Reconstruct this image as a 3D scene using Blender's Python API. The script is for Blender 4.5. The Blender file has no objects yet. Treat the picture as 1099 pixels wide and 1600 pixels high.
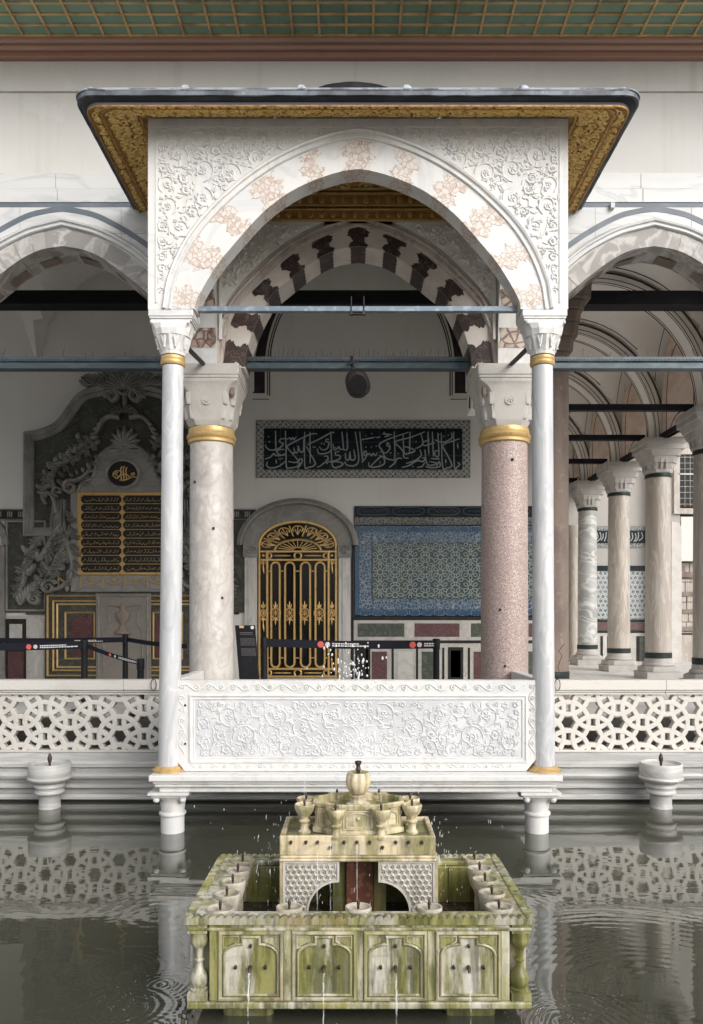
import bpy, bmesh, math, random
from mathutils import Vector, Matrix
from mathutils.geometry import tessellate_polygon
PI = math.pi
RND = random.Random(7)
SC = bpy.context.scene
COL = SC.collection
F, CX, HY, EYE = 1190.0, 554.0, 968.0, 2.04      # focal length (px of the photo), principal column, horizon row, eye height over the water

def X(px, d): return (px - CX) * d / F
def Z(py, d): return EYE - (py - HY) * d / F
def lerp(a, b, t): return a + (b - a) * t

# ------------------------------------------------------------------ mesh helpers
class MB:
    def __init__(s): s.v = []; s.f = []
    def add(s, vs, fs):
        n = len(s.v); s.v += [tuple(p) for p in vs]; s.f += [tuple(i + n for i in q) for q in fs]; return s
    def box(s, x0, x1, y0, y1, z0, z1):
        return s.add([(x0,y0,z0),(x1,y0,z0),(x1,y1,z0),(x0,y1,z0),(x0,y0,z1),(x1,y0,z1),(x1,y1,z1),(x0,y1,z1)],
                     [(0,3,2,1),(4,5,6,7),(0,1,5,4),(1,2,6,5),(2,3,7,6),(3,0,4,7)])
    def lathe(s, cx, cy, prof, n=24, lobes=0, lob=0.0, sx=1.0, sy=1.0, rot=0.0):
        vs = []; fs = []
        for r, z in prof:
            for k in range(n):
                a = 2*PI*k/n + rot
                rr = r * (1 + lob*abs(math.sin(lobes*a/2)) if lobes else 1)
                vs.append((cx + rr*math.cos(a)*sx, cy + rr*math.sin(a)*sy, z))
        for i in range(len(prof)-1):
            for k in range(n):
                k2 = (k+1) % n
                fs.append((i*n+k, i*n+k2, (i+1)*n+k2, (i+1)*n+k))
        fs.append(tuple(range(n))[::-1]); fs.append(tuple((len(prof)-1)*n + k for k in range(n)))
        return s.add(vs, fs)
    def loft(s, cx, cy, secs, cap=True):
        # secs: list of (z, [(x,y)...]) of equal counts
        n = len(secs[0][1]); vs = []; fs = []
        for z, pts in secs: vs += [(cx+p[0], cy+p[1], z) for p in pts]
        for i in range(len(secs)-1):
            for k in range(n):
                k2 = (k+1) % n
                fs.append((i*n+k, i*n+k2, (i+1)*n+k2, (i+1)*n+k))
        if cap: fs.append(tuple(range(n))[::-1]); fs.append(tuple((len(secs)-1)*n+k for k in range(n)))
        return s.add(vs, fs)
    def tube(s, pts, r, n=6, closed=False):
        pts = [Vector(p) for p in pts]; m = len(pts)
        rs = r if isinstance(r, (list, tuple)) else [r]*m
        vs = []; fs = []; up = None
        for i, p in enumerate(pts):
            a = pts[(i-1) % m] if (closed or i > 0) else p
            b = pts[(i+1) % m] if (closed or i < m-1) else p
            t = (b-a)
            t = t.normalized() if t.length > 1e-9 else Vector((0,0,1))
            if up is None: up = Vector((0,1,0)) if abs(t.y) < .9 else Vector((1,0,0))
            u = (up - t*up.dot(t))
            if u.length < 1e-6: u = Vector((1,0,0)) - t*t.x
            u.normalize(); w = t.cross(u); up = u
            for k in range(n):
                an = 2*PI*k/n + PI/n
                vs.append(p + (u*math.cos(an) + w*math.sin(an))*rs[i])
        for i in range(m if closed else m-1):
            j = (i+1) % m
            for k in range(n):
                k2 = (k+1) % n
                fs.append((i*n+k, i*n+k2, j*n+k2, j*n+k))
        if not closed:
            fs.append(tuple(range(n))[::-1]); fs.append(tuple((m-1)*n+k for k in range(n)))
        return s.add(vs, fs)
    def prism(s, poly, y0, y1, fn=None, holes=()):
        # poly in (x,z); extruded from y0 (front) to y1
        loops = [list(poly)] + [list(h) for h in holes]
        tris = tessellate_polygon([[Vector((p[0], p[1], 0)) for p in l] for l in loops])
        flat = [p for l in loops for p in l]; n = len(flat)
        f = fn or (lambda u, v, y: (u, y, v))
        vs = [f(p[0], p[1], y0) for p in flat] + [f(p[0], p[1], y1) for p in flat]
        fs = [t for t in tris] + [(t[2]+n, t[1]+n, t[0]+n) for t in tris]
        o = 0
        for l in loops:
            m = len(l)
            for k in range(m):
                k2 = (k+1) % m
                fs.append((o+k, o+k2, o+k2+n, o+k+n))
            o += m
        return s.add(vs, fs)
    def sweep(s, path, prof, closed=False, fn=None):
        # path in (u,v); prof (offset along left normal, y); profile is closed
        m = len(path); vs = []; fs = []; n = len(prof)
        f = fn or (lambda u, v, y: (u, y, v))
        for i in range(m):
            a = path[(i-1) % m] if (closed or i > 0) else path[i]
            b = path[(i+1) % m] if (closed or i < m-1) else path[i]
            p = path[i]
            d1 = Vector((p[0]-a[0], p[1]-a[1])); d2 = Vector((b[0]-p[0], b[1]-p[1]))
            if d1.length < 1e-9: d1 = d2
            if d2.length < 1e-9: d2 = d1
            d1.normalize(); d2.normalize()
            n1 = Vector((-d1.y, d1.x)); n2 = Vector((-d2.y, d2.x)); nn = n1 + n2
            nn = nn / max(.3, (nn.length_squared)/2) if nn.length > 1e-6 else n1
            for o, y in prof: vs.append(f(p[0]+nn.x*o, p[1]+nn.y*o, y))
        for i in range(m if closed else m-1):
            j = (i+1) % m
            for k in range(n):
                k2 = (k+1) % n
                fs.append((i*n+k, i*n+k2, j*n+k2, j*n+k))
        if not closed: fs.append(tuple(range(n))[::-1]); fs.append(tuple((m-1)*n+k for k in range(n)))
        return s.add(vs, fs)
    def ribbon(s, pts, ws, H, fn):
        # half round raised band along a 2D path; fn(u,v,h)->3D
        m = len(pts); vs = []; fs = []
        for i, p in enumerate(pts):
            a = pts[max(0, i-1)]; b = pts[min(m-1, i+1)]
            dx, dy = b[0]-a[0], b[1]-a[1]; l = math.hypot(dx, dy) or 1
            nx, ny = -dy/l, dx/l; w = ws[i] if isinstance(ws, (list, tuple)) else ws
            hh = H * min(1, w / (max(ws) if isinstance(ws, (list, tuple)) else w) + .25)
            for o, h in ((-1, -.002), (-.7, hh*.8), (0, hh), (.7, hh*.8), (1, -.002)):
                vs.append(fn(p[0]+nx*o*w, p[1]+ny*o*w, h))
        for i in range(m-1):
            for k in range(4): fs.append((i*5+k, i*5+k+1, i*5+5+k+1, i*5+5+k))
        return s.add(vs, fs)
    def sphere(s, c, r, sx=1, sy=1, sz=1, n=10, rings=6):
        prof = []
        for i in range(rings+1):
            a = -PI/2 + PI*i/rings
            prof.append((max(1e-4, r*math.cos(a)), r*math.sin(a)*sz))
        return s.lathe(c[0], c[1], [(q, c[2]+z) for q, z in prof], n, sx=sx, sy=sy)

def sharp_smooth(me, ang=40):
    me.shade_smooth() if hasattr(me, 'shade_smooth') else None
    bm = bmesh.new(); bm.from_mesh(me)
    for e in bm.edges:
        e.smooth = not (len(e.link_faces) == 2 and e.calc_face_angle(0) > math.radians(ang))
    for f in bm.faces: f.smooth = True
    bm.to_mesh(me); bm.free()

def part(name, mb, mat, parent=None, smooth=40, bev=0, fix=True, label=None):
    me = bpy.data.meshes.new(name)
    me.from_pydata(mb.v, [], mb.f); me.validate(); 
    if fix:
        bm = bmesh.new(); bm.from_mesh(me)
        bmesh.ops.recalc_face_normals(bm, faces=bm.faces)
        bm.to_mesh(me); bm.free()
    if smooth: sharp_smooth(me, smooth)
    me.materials.append(mat)
    o = bpy.data.objects.new(name, me); COL.objects.link(o)
    if parent is not None:
        o.parent = parent
        if parent.type == 'EMPTY': o.matrix_parent_inverse = Matrix.Translation(-Vector(parent.location))
    if bev:
        b = o.modifiers.new('bevel', 'BEVEL'); b.width = bev; b.segments = 2; b.limit_method = 'ANGLE'; b.angle_limit = math.radians(35)
    if label: o['label'] = label
    return o

def part_islands(name, mb, mat, parent, per=1, **kw):
    '''one object for every `per` consecutive loose pieces of a mesh buffer'''
    par = list(range(len(mb.v)))
    def find(i):
        while par[i] != i: par[i] = par[par[i]]; i = par[i]
        return i
    for f in mb.f:
        a = find(f[0])
        for i in f[1:]:
            b = find(i)
            if a != b: par[max(a, b)] = min(a, b); a = min(a, b)
    roots = []; idx = {}; used = {i for f in mb.f for i in f}
    for i in sorted(used):
        r = find(i)
        if r not in idx: idx[r] = len(roots); roots.append(r)
    for g in range(0, len(roots), per):
        keep = set(roots[g:g+per]); m = MB(); mp = {}
        for i in range(len(mb.v)):
            if i in used and find(i) in keep: mp[i] = len(m.v); m.v.append(mb.v[i])
        m.f = [tuple(mp[i] for i in f) for f in mb.f if f[0] in mp]
        if m.f: part(name, m, mat, parent, **kw)
def tag(o, label, cat, group=None):
    o['label'] = label; o['category'] = cat; o['kind'] = 'thing'
    if group: o['group'] = group
    return o
def thing(name, label, cat, loc=(0,0,0), group=None):
    o = bpy.data.objects.new(name, None); COL.objects.link(o); o.location = loc; o.empty_display_size = .1
    return tag(o, label, cat, group)
def structure(o): o['kind'] = 'structure'; return o
def clone(o, loc=None, label=None, parent=None):
    c = o.copy(); COL.objects.link(c)
    if parent is not None: c.parent = parent; c.matrix_parent_inverse = o.matrix_parent_inverse.copy()
    if loc is not None: c.location = loc
    if label: c['label'] = label
    for ch in [k for k in bpy.data.objects if k.parent == o]: clone(ch, None, None, c)
    return c

# ------------------------------------------------------------------ curves
def catmull(P, n):
    out = []
    Q = [(2*P[0][0]-P[1][0], 2*P[0][1]-P[1][1])] + list(P) + [(2*P[-1][0]-P[-2][0], 2*P[-1][1]-P[-2][1])]
    for i in range(1, len(Q)-2):
        for k in range(n):
            t = k/n; r = []
            for c in (0, 1):
                a, b, d, e = Q[i-1][c], Q[i][c], Q[i+1][c], Q[i+2][c]
                r.append(.5*(2*b + (d-a)*t + (2*a-5*b+4*d-e)*t*t + (3*b-a-3*d+e)*t**3))
            out.append(tuple(r))
    out.append(tuple(P[-1])); return out
def resample(P, n):
    L = [0]
    for i in range(1, len(P)): L.append(L[-1] + math.hypot(P[i][0]-P[i-1][0], P[i][1]-P[i-1][1]))
    out = []; j = 0
    for k in range(n):
        t = L[-1]*k/(n-1)
        while j < len(L)-2 and L[j+1] < t: j += 1
        u = (t-L[j])/max(1e-9, L[j+1]-L[j]); u = min(1, u)
        out.append((lerp(P[j][0], P[j+1][0], u), lerp(P[j][1], P[j+1][1], u)))
    return out
def arch(half, cx, d, n=65, z_spring=None):
    """half: (half width in px, row) from the springing up to the apex; the mirrored curve in metres, left to right"""
    S = F/d
    h = [(-a/S, Z(y, d)) for a, y in half]
    if z_spring is not None and h[0][1] > z_spring: h = [(h[0][0]*1.0, z_spring)] + h
    h = resample(catmull(h, 8), (n+1)//2)
    full = h + [(-p[0], p[1]) for p in h[-2::-1]]
    return [(p[0]+cx, p[1]) for p in full]

# ------------------------------------------------------------------ materials
def newmat(name):
    m = bpy.data.materials.new(name); m.use_nodes = True
    nt = m.node_tree; b = nt.nodes['Principled BSDF']
    return m, nt, b
def N(nt, t, **kw):
    n = nt.nodes.new(t)
    for k, v in kw.items():
        if k.startswith('i_'):
            key = k[2:]; key = int(key) if key.isdigit() else key.replace('_', ' ')
            n.inputs[key].default_value = v
        else: setattr(n, k, v)
    return n
def L(nt, a, b): nt.links.new(a, b)
def rgb(h):
    """sRGB hex-ish triple 0-255 -> linear"""
    def f(c):
        c /= 255
        return c/12.92 if c <= .04045 else ((c+.055)/1.055)**2.4
    return (f(h[0]), f(h[1]), f(h[2]), 1)
def coords(nt, rnd=True):
    tc = N(nt, 'ShaderNodeTexCoord')
    if not rnd: return tc.outputs['Object']
    oi = N(nt, 'ShaderNodeObjectInfo'); mu = N(nt, 'ShaderNodeMath', operation='MULTIPLY'); mu.inputs[1].default_value = 37.0
    L(nt, oi.outputs['Random'], mu.inputs[0])
    ad = N(nt, 'ShaderNodeVectorMath', operation='ADD'); L(nt, tc.outputs['Object'], ad.inputs[0]); L(nt, mu.outputs[0], ad.inputs[1])
    return ad.outputs[0]
def fac_noise(nt, co, scale, lo, hi, detail=5, rough=.55, dist=0.0):
    mp = N(nt, 'ShaderNodeMapping'); L(nt, co, mp.inputs[0])
    mp.inputs['Scale'].default_value = scale if isinstance(scale, tuple) else (scale,)*3
    no = N(nt, 'ShaderNodeTexNoise'); L(nt, mp.outputs[0], no.inputs['Vector'])
    no.inputs['Scale'].default_value = 1; no.inputs['Detail'].default_value = detail
    no.inputs['Roughness'].default_value = rough; no.inputs['Distortion'].default_value = dist
    mr = N(nt, 'ShaderNodeMapRange', interpolation_type='SMOOTHSTEP'); L(nt, no.outputs[0], mr.inputs[0])
    mr.inputs[1].default_value = lo; mr.inputs[2].default_value = hi
    return mr.outputs[0], no.outputs[0]
def fac_vein(nt, co, scale, width, dist=1.2):
    mp = N(nt, 'ShaderNodeMapping'); L(nt, co, mp.inputs[0])
    mp.inputs['Scale'].default_value = scale if isinstance(scale, tuple) else (scale,)*3
    mp.inputs['Rotation'].default_value = (.4, .6, .3)
    no = N(nt, 'ShaderNodeTexNoise'); L(nt, mp.outputs[0], no.inputs['Vector'])
    no.inputs['Scale'].default_value = 1; no.inputs['Detail'].default_value = 4; no.inputs['Distortion'].default_value = dist
    s1 = N(nt, 'ShaderNodeMath', operation='SUBTRACT'); L(nt, no.outputs[0], s1.inputs[0]); s1.inputs[1].default_value = .5
    s2 = N(nt, 'ShaderNodeMath', operation='ABSOLUTE'); L(nt, s1.outputs[0], s2.inputs[0])
    mr = N(nt, 'ShaderNodeMapRange', interpolation_type='SMOOTHSTEP'); L(nt, s2.outputs[0], mr.inputs[0])
    mr.inputs[1].default_value = 0; mr.inputs[2].default_value = width; mr.inputs[3].default_value = 1; mr.inputs[4].default_value = 0
    return mr.outputs[0]
def mixc(nt, fac, a, b, amt=1.0, mode='MIX'):
    mx = N(nt, 'ShaderNodeMix', data_type='RGBA', blend_type=mode)
    if amt != 1.0:
        mu = N(nt, 'ShaderNodeMath', operation='MULTIPLY'); L(nt, fac, mu.inputs[0]); mu.inputs[1].default_value = amt; fac = mu.outputs[0]
    L(nt, fac, mx.inputs[0])
    for v, i in ((a, 6), (b, 7)):
        if hasattr(v, 'links'): L(nt, v, mx.inputs[i])
        else: mx.inputs[i].default_value = v
    return mx.outputs[2]
def material(name, base, rough=.55, metal=0, layers=(), bump=None, rnd=True, spec=None):
    """layers: ('noise', scale, lo, hi, colour, amount) or ('vein', scale, width, colour, amount) or ('speck', scale, share, colour, amount)"""
    m, nt, b = newmat(name); co = coords(nt, rnd)
    c = base
    for ly in layers:
        if ly[0] == 'noise': f, _ = fac_noise(nt, co, ly[1], ly[2], ly[3]); col, am = ly[4], ly[5]
        elif ly[0] == 'vein': f = fac_vein(nt, co, ly[1], ly[2]); col, am = ly[3], ly[4]
        else:
            vo = N(nt, 'ShaderNodeTexVoronoi'); L(nt, co, vo.inputs['Vector']); vo.inputs['Scale'].default_value = ly[1]
            sp = N(nt, 'ShaderNodeSeparateColor'); L(nt, vo.outputs['Color'], sp.inputs[0])
            lt = N(nt, 'ShaderNodeMath', operation='LESS_THAN'); L(nt, sp.outputs[0], lt.inputs[0]); lt.inputs[1].default_value = ly[2]
            f = lt.outputs[0]; col, am = ly[3], ly[4]
        c = mixc(nt, f, c, col, am)
    if hasattr(c, 'links'): L(nt, c, b.inputs['Base Color'])
    else: b.inputs['Base Color'].default_value = c
    b.inputs['Roughness'].default_value = rough; b.inputs['Metallic'].default_value = metal
    if spec is not None: b.inputs['Specular IOR Level'].default_value = spec
    if bump:
        _, h = fac_noise(nt, co, bump[0], 0, 1, detail=6, rough=.6)
        bp = N(nt, 'ShaderNodeBump'); bp.inputs['Strength'].default_value = bump[1]; bp.inputs['Distance'].default_value = bump[2]
        L(nt, h, bp.inputs['Height']); L(nt, bp.outputs[0], b.inputs['Normal'])
    return m

W = lambda v, t=1.0: (v, v*(.985*t+.0), v*(.965*t), 1)
MAT = {}
MAT['marble_white'] = material('marble_white', (.67,.66,.635,1), .42, layers=(('noise', 1.3, .35, .75, (.55,.56,.58,1), .6), ('vein', 1.1, .035, (.48,.49,.51,1), .4), ('noise', (6,6,1.2), .6, .8, (.46,.41,.34,1), .5), ('noise', (9,9,.6), .53, .74, (.46,.43,.385,1), .45), ('noise', 3.5, .62, .72, (.52,.47,.40,1), .4)), bump=(30, .2, .01))
MAT['marble_field'] = material('marble_field', (.64,.64,.645,1), .42, layers=(('noise', 1.6, .4, .62, (.47,.48,.495,1), .65), ('vein', 2.0, .05, (.44,.455,.48,1), .4), ('noise', (7,7,2), .58, .76, (.50,.47,.42,1), .4)), bump=(40, .15, .008))
MAT['marble_carved'] = material('marble_carved', (.78,.765,.735,1), .5, layers=(('noise', 1.5, .4, .7, (.68,.63,.56,1), .5), ('noise', 6, .55, .8, (.5,.42,.36,1), .3)), bump=(40, .15, .008))
MAT['marble_shaft'] = material('marble_shaft', (.56,.56,.565,1), .32, layers=(('noise', (2,2,.5), .35, .7, (.40,.41,.43,1), .75), ('vein', (3,3,.8), .05, (.33,.34,.36,1), .45), ('noise', (12,12,.5), .56, .75, (.42,.39,.34,1), .35), ('vein', (2.5,2.5,.7), .03, (.70,.71,.72,1), .28), ('noise', 22, .66, .72, (.76,.76,.76,1), .4)), bump=(60, .08, .005))
MAT['marble_grey'] = material('marble_grey', (.47,.46,.445,1), .5, layers=(('noise', (1.2,1.2,3), .35, .7, (.36,.35,.34,1), .7), ('vein', (1.4,1.4,3.5), .05, (.34,.34,.35,1), .5), ('noise', 3, .55, .75, (.5,.43,.35,1), .5)), bump=(30, .25, .01))
MAT['marble_band'] = material('marble_band', (.58,.58,.57,1), .42, layers=(('vein', (.8,.8,2.2), .05, (.38,.40,.42,1), .55), ('noise', (.8,.8,4), .4, .7, (.48,.49,.50,1), .6)), bump=(30, .1, .006))
MAT['marble_cream'] = material('marble_cream', (.56,.51,.46,1), .5, layers=(('noise', 3, .4, .7, (.42,.34,.29,1), .6), ('vein', 2.5, .06, (.3,.2,.17,1), .5), ('noise', 9, .6, .8, (.68,.65,.6,1), .5)), bump=(30, .3, .01))
MAT['marble_dark_column'] = material('marble_dark_column', (.50,.475,.44,1), .4, layers=(('noise', (2.2,2.2,1.4), .38, .66, (.38,.355,.335,1), .7), ('noise', (5,5,3.5), .5, .7, (.60,.575,.54,1), .7), ('vein', (4.5,4.5,3), .10, (.34,.29,.28,1), .45), ('noise', (14,14,9), .56, .72, (.30,.25,.235,1), .5), ('noise', (3,3,.9), .62, .8, (.30,.24,.20,1), .4)), bump=(30, .15, .006))
MAT['granite_pink'] = material('granite_pink', (.36,.27,.245,1), .5, layers=(('speck', 105, .32, (.56,.47,.43,1), .8), ('speck', 150, .22, (.11,.085,.08,1), .7), ('noise', (1.5,1.5,.6), .4, .7, (.27,.19,.17,1), .5)), bump=(70, .25, .006))
MAT['voussoir_grey'] = material('voussoir_grey', (.29,.275,.26,1), .55, layers=(('noise', 2, .35, .7, (.22,.21,.20,1), .7), ('vein', (2.5,2.5,2.5), .08, (.54,.52,.50,1), .7), ('noise', 5, .6, .75, (.45,.34,.23,1), .45)), bump=(30, .3, .01))
MAT['voussoir_pale'] = material('voussoir_pale', (.36,.345,.325,1), .55, layers=(('noise', 2.5, .35, .7, (.26,.25,.235,1), .8), ('vein', (3,3,3), .08, (.52,.50,.48,1), .6), ('noise', 5, .6, .75, (.40,.31,.22,1), .4)), bump=(30, .3, .01))
MAT['voussoir_dark'] = material('voussoir_dark', (.032,.022,.022,1), .4, layers=(('noise', 4, .4, .7, (.072,.040,.034,1), .75), ('vein', 6, .03, (.22,.17,.15,1), .35), ('noise', 11, .60, .72, (.20,.155,.13,1), .6)), bump=(30, .25, .008))
MAT['voussoir_light'] = material('voussoir_light', (.64,.59,.54,1), .5, layers=(('noise', 3, .35, .7, (.50,.43,.38,1), .7), ('noise', 8, .6, .78, (.66,.62,.58,1), .5)), bump=(30, .3, .01))
MAT['blue_stone'] = material('blue_stone', (.105,.125,.15,1), .5, layers=(('noise', 3, .4, .7, (.19,.21,.24,1), .6),), bump=(40, .2, .006))
MAT['plaster'] = material('plaster', (.60,.59,.57,1), .85, layers=(('noise', .6, .35, .7, (.52,.51,.485,1), .7), ('noise', (6,6,.35), .54, .76, (.44,.415,.38,1), .4), ('noise', 2.2, .60, .64, (.60,.595,.585,1), .5)), bump=(18, .15, .01))
MAT['plaster_in'] = material('plaster_in', (.60,.59,.565,1), .85, layers=(('noise', .7, .35, .7, (.53,.515,.49,1), .6), ('noise', (3,3,.5), .55, .78, (.47,.45,.415,1), .45)), bump=(16, .15, .01))
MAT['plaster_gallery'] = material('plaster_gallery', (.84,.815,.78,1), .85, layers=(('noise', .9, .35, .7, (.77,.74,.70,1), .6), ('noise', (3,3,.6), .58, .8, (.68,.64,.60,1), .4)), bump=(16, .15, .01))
MAT['plaster_end'] = material('plaster_end', (.36,.345,.325,1), .85, layers=(('noise', .8, .35, .7, (.30,.285,.265,1), .6),), bump=(16, .15, .01))  # gallery plaster with the shade of the far end put into its colour
MAT['plaster_pink'] = material('plaster_pink', (.66,.54,.46,1), .9, layers=(('noise', (2,2,5), .45, .65, (.48,.37,.31,1), .6), ('noise', 9, .6, .75, (.72,.65,.58,1), .5)), bump=(16, .3, .015))
MAT['line_brown'] = material('line_brown', (.05,.042,.04,1), .8)
MAT['stone_brown'] = material('stone_brown', (.22,.17,.14,1), .7, layers=(('noise', (4,4,1.5), .4, .65, (.13,.095,.08,1), .7), ('noise', 12, .58, .7, (.30,.25,.21,1), .6)), bump=(25, .4, .015))
MAT['column_tan'] = material('column_tan', (.37,.335,.295,1), .5, layers=(('noise', (4,4,.6), .35, .7, (.27,.225,.19,1), .75), ('vein', (5,5,.8), .06, (.48,.45,.41,1), .6)), bump=(30, .15, .006))
MAT['column_grey'] = material('column_grey', (.35,.35,.335,1), .45, layers=(('noise', (1.6,1.6,2.4), .4, .62, (.23,.24,.23,1), .75), ('vein', (1.5,1.5,2.5), .07, (.52,.52,.5,1), .8)), bump=(30, .12, .006))
MAT['capital_gallery'] = material('capital_gallery', (.37,.355,.335,1), .55, layers=(('noise', 3, .4, .7, (.27,.25,.23,1), .7),), bump=(30, .3, .012))
MAT['capital_grey'] = material('capital_grey', (.50,.48,.45,1), .55, layers=(('noise', 3, .4, .7, (.38,.35,.32,1), .7),), bump=(30, .3, .012))
MAT['ring_dark'] = material('ring_dark', (.025,.032,.03,1), .4, 0)
MAT['gold'] = material('gold', (.56,.385,.165,1), .42, .4, layers=(('noise', 9, .5, .75, (.34,.20,.07,1), .6), ('noise', (30,30,6), .58, .75, (.20,.13,.06,1), .5)), bump=(50, .15, .004))
MAT['gold_carved'] = material('gold_carved', (.82,.58,.22,1), .33, .45, layers=(('noise', 14, .45, .7, (.46,.27,.07,1), .6),), bump=(60, .2, .004))
MAT['gold_ground'] = material('gold_ground', (.42,.255,.075,1), .45, .3, layers=(('noise', 10, .4, .7, (.12,.06,.016,1), .75),), bump=(70, .9, .014))
MAT['gold_band'] = material('gold_band', (.50,.28,.08,1), .4, .35, layers=(('noise', 30, .45, .6, (.18,.05,.02,1), .6),), bump=(80, .6, .008))
MAT['lead'] = material('lead', (.17,.19,.22,1), .55, .2, layers=(('noise', (3,3,3), .38, .6, (.06,.066,.078,1), .9), ('noise', (14,14,5), .55, .7, (.05,.055,.065,1), .7), ('noise', 9, .62, .75, (.5,.54,.58,1), .6)), bump=(14, .4, .015))
MAT['lead_light'] = material('lead_light', (.42,.46,.50,1), .5, .2, layers=(('noise', (4,4,4), .45, .6, (.12,.135,.155,1), .9),))
MAT['lead_dark'] = material('lead_dark', (.035,.037,.042,1), .5, .2, layers=(('noise', 5, .4, .7, (.08,.08,.09,1), .5),))
MAT['fascia_grey'] = material('fascia_grey', (.15,.14,.15,1), .6, layers=(('noise', (1,1,6), .4, .7, (.09,.085,.09,1), .6),))
MAT['teal_metal'] = material('teal_metal', (.042,.062,.074,1), .45, .3, layers=(('noise', (6,6,14), .45, .7, (.085,.115,.135,1), .6), ('noise', 25, .62, .7, (.10,.06,.04,1), .5)), bump=(30, .3, .006))
MAT['rod_blue'] = material('rod_blue', (.15,.19,.23,1), .45, .3, layers=(('noise', 12, .5, .7, (.34,.40,.45,1), .6),), bump=(30, .2, .004))
def dull(n, v=.15): MAT[n].node_tree.nodes['Principled BSDF'].inputs['Specular IOR Level'].default_value = v
MAT['iron'] = material('iron', (.022,.020,.019,1), .6, .3, layers=(('noise', 14, .5, .7, (.07,.045,.03,1), .6),))
MAT['beam_black'] = material('beam_black', (.012,.012,.014,1), .6, layers=(('noise', (2,8,8), .5, .7, (.022,.022,.026,1), .7),))
MAT['green_paint'] = material('green_paint', (.20,.32,.235,1), .6, layers=(('noise', 1.5, .35, .7, (.165,.265,.19,1), .7), ('noise', 9, .58, .75, (.25,.37,.275,1), .4)), bump=(20, .15, .006))
MAT['batten'] = material('batten', (.62,.42,.20,1), .6, layers=(('noise', (4,4,4), .4, .7, (.26,.15,.055,1), .7),), bump=(40, .2, .004))
MAT['cornice_paint'] = material('cornice_paint', (.37,.205,.155,1), .6, layers=(('noise', (.6,4,6), .4, .7, (.30,.16,.12,1), .7), ('noise', 7, .6, .75, (.42,.27,.215,1), .4)), bump=(20, .15, .006))
MAT['cornice_light'] = material('cornice_light', (.44,.28,.22,1), .6, layers=(('noise', (.6,4,6), .4, .7, (.36,.215,.165,1), .6),))
MAT['mossy'] = None
MAT['black_paint'] = material('black_paint', (.009,.009,.011,1), .55, layers=(('noise', 14, .5, .7, (.016,.016,.019,1), .5),))
MAT['belt'] = material('belt', (.013,.014,.020,1), .75)
MAT['white_print'] = material('white_print', (.62,.62,.62,1), .7)
MAT['dim_print'] = material('dim_print', (.10,.10,.10,1), .7)
MAT['red_print'] = material('red_print', (.60,.10,.08,1), .7)
MAT['pale_print'] = material('pale_print', (.62,.48,.47,1), .7)
MAT['tan_print'] = material('tan_print', (.50,.32,.16,1), .7)
MAT['dado_grey'] = material('dado_grey', (.44,.42,.385,1), .45, layers=(('vein', 2.5, .05, (.28,.27,.26,1), .6), ('noise', 2, .4, .7, (.34,.325,.30,1), .6)), bump=(30, .1, .004))
MAT['dado_pale'] = material('dado_pale', (.46,.45,.42,1), .4, layers=(('vein', (3,3,1.2), .07, (.34,.33,.31,1), .6),))
MAT['dado_black'] = material('dado_black', (.022,.021,.020,1), .4, layers=(('noise', 5, .5, .7, (.045,.042,.04,1), .6),))
MAT['dado_green'] = material('dado_green', (.040,.050,.036,1), .35, layers=(('vein', 5, .05, (.12,.14,.11,1), .5),))
MAT['dado_maroon'] = material('dado_maroon', (.085,.032,.034,1), .35, layers=(('speck', 70, .12, (.2,.13,.12,1), .6), ('noise', 3, .4, .7, (.055,.022,.024,1), .6)))
MAT['baroque'] = material('baroque', (.062,.064,.054,1), .5, layers=(('noise', 3, .35, .7, (.035,.036,.030,1), .7), ('vein', 3.5, .04, (.15,.145,.135,1), .4)), bump=(25, .35, .012))
MAT['baroque_light'] = material('baroque_light', (.25,.245,.23,1), .5, layers=(('noise', 4, .35, .7, (.13,.128,.118,1), .8), ('noise', 18, .6, .75, (.40,.39,.36,1), .5)), bump=(30, .35, .012))
MAT['baroque_grey'] = material('baroque_grey', (.24,.235,.225,1), .45, layers=(('vein', (1.5,1.5,4), .06, (.14,.135,.13,1), .6), ('noise', 3, .4, .7, (.18,.175,.165,1), .6)), bump=(30, .2, .008))
MAT['hood_stone'] = material('hood_stone', (.20,.19,.175,1), .5, layers=(('noise', 2.5, .4, .65, (.13,.125,.115,1), .7), ('vein', 2, .05, (.29,.28,.26,1), .4)), bump=(30, .2, .008))
MAT['niche_stone'] = material('niche_stone', (.21,.19,.165,1), .45, layers=(('vein', (1.5,1.5,3), .06, (.17,.155,.14,1), .6), ('noise', 3, .4, .7, (.20,.18,.16,1), .6)), bump=(30, .2, .006))
MAT['gold_leaf'] = material('gold_leaf', (.56,.37,.145,1), .38, .5, layers=(('noise', 12, .5, .7, (.34,.18,.045,1), .6),), bump=(60, .15, .003))
MAT['gold_faint'] = material('gold_faint', (.33,.25,.12,1), .5, .3)
MAT['glass_dark'] = material('glass_dark', (.012,.012,.012,1), .08, layers=(('noise', (2,2,1), .55, .75, (.035,.035,.033,1), .6),))
MAT['tile_dark'] = material('tile_dark', (.007,.012,.016,1), .22, layers=(('noise', 8, .45, .7, (.012,.02,.026,1), .6),))
MAT['tile_script'] = material('tile_script', (.26,.28,.28,1), .4)
MAT['tile_grout'] = material('tile_grout', (.035,.05,.055,1), .5)
MAT['tile_blue'] = material('tile_blue', (.012,.050,.115,1), .25, layers=(('noise', 7, .4, .65, (.018,.078,.15,1), .7), ('noise', 20, .6, .72, (.02,.05,.12,1), .7)))
MAT['tile_cream'] = material('tile_cream', (.28,.315,.285,1), .3, layers=(('noise', 4, .4, .65, (.22,.31,.33,1), .75),))
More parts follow.
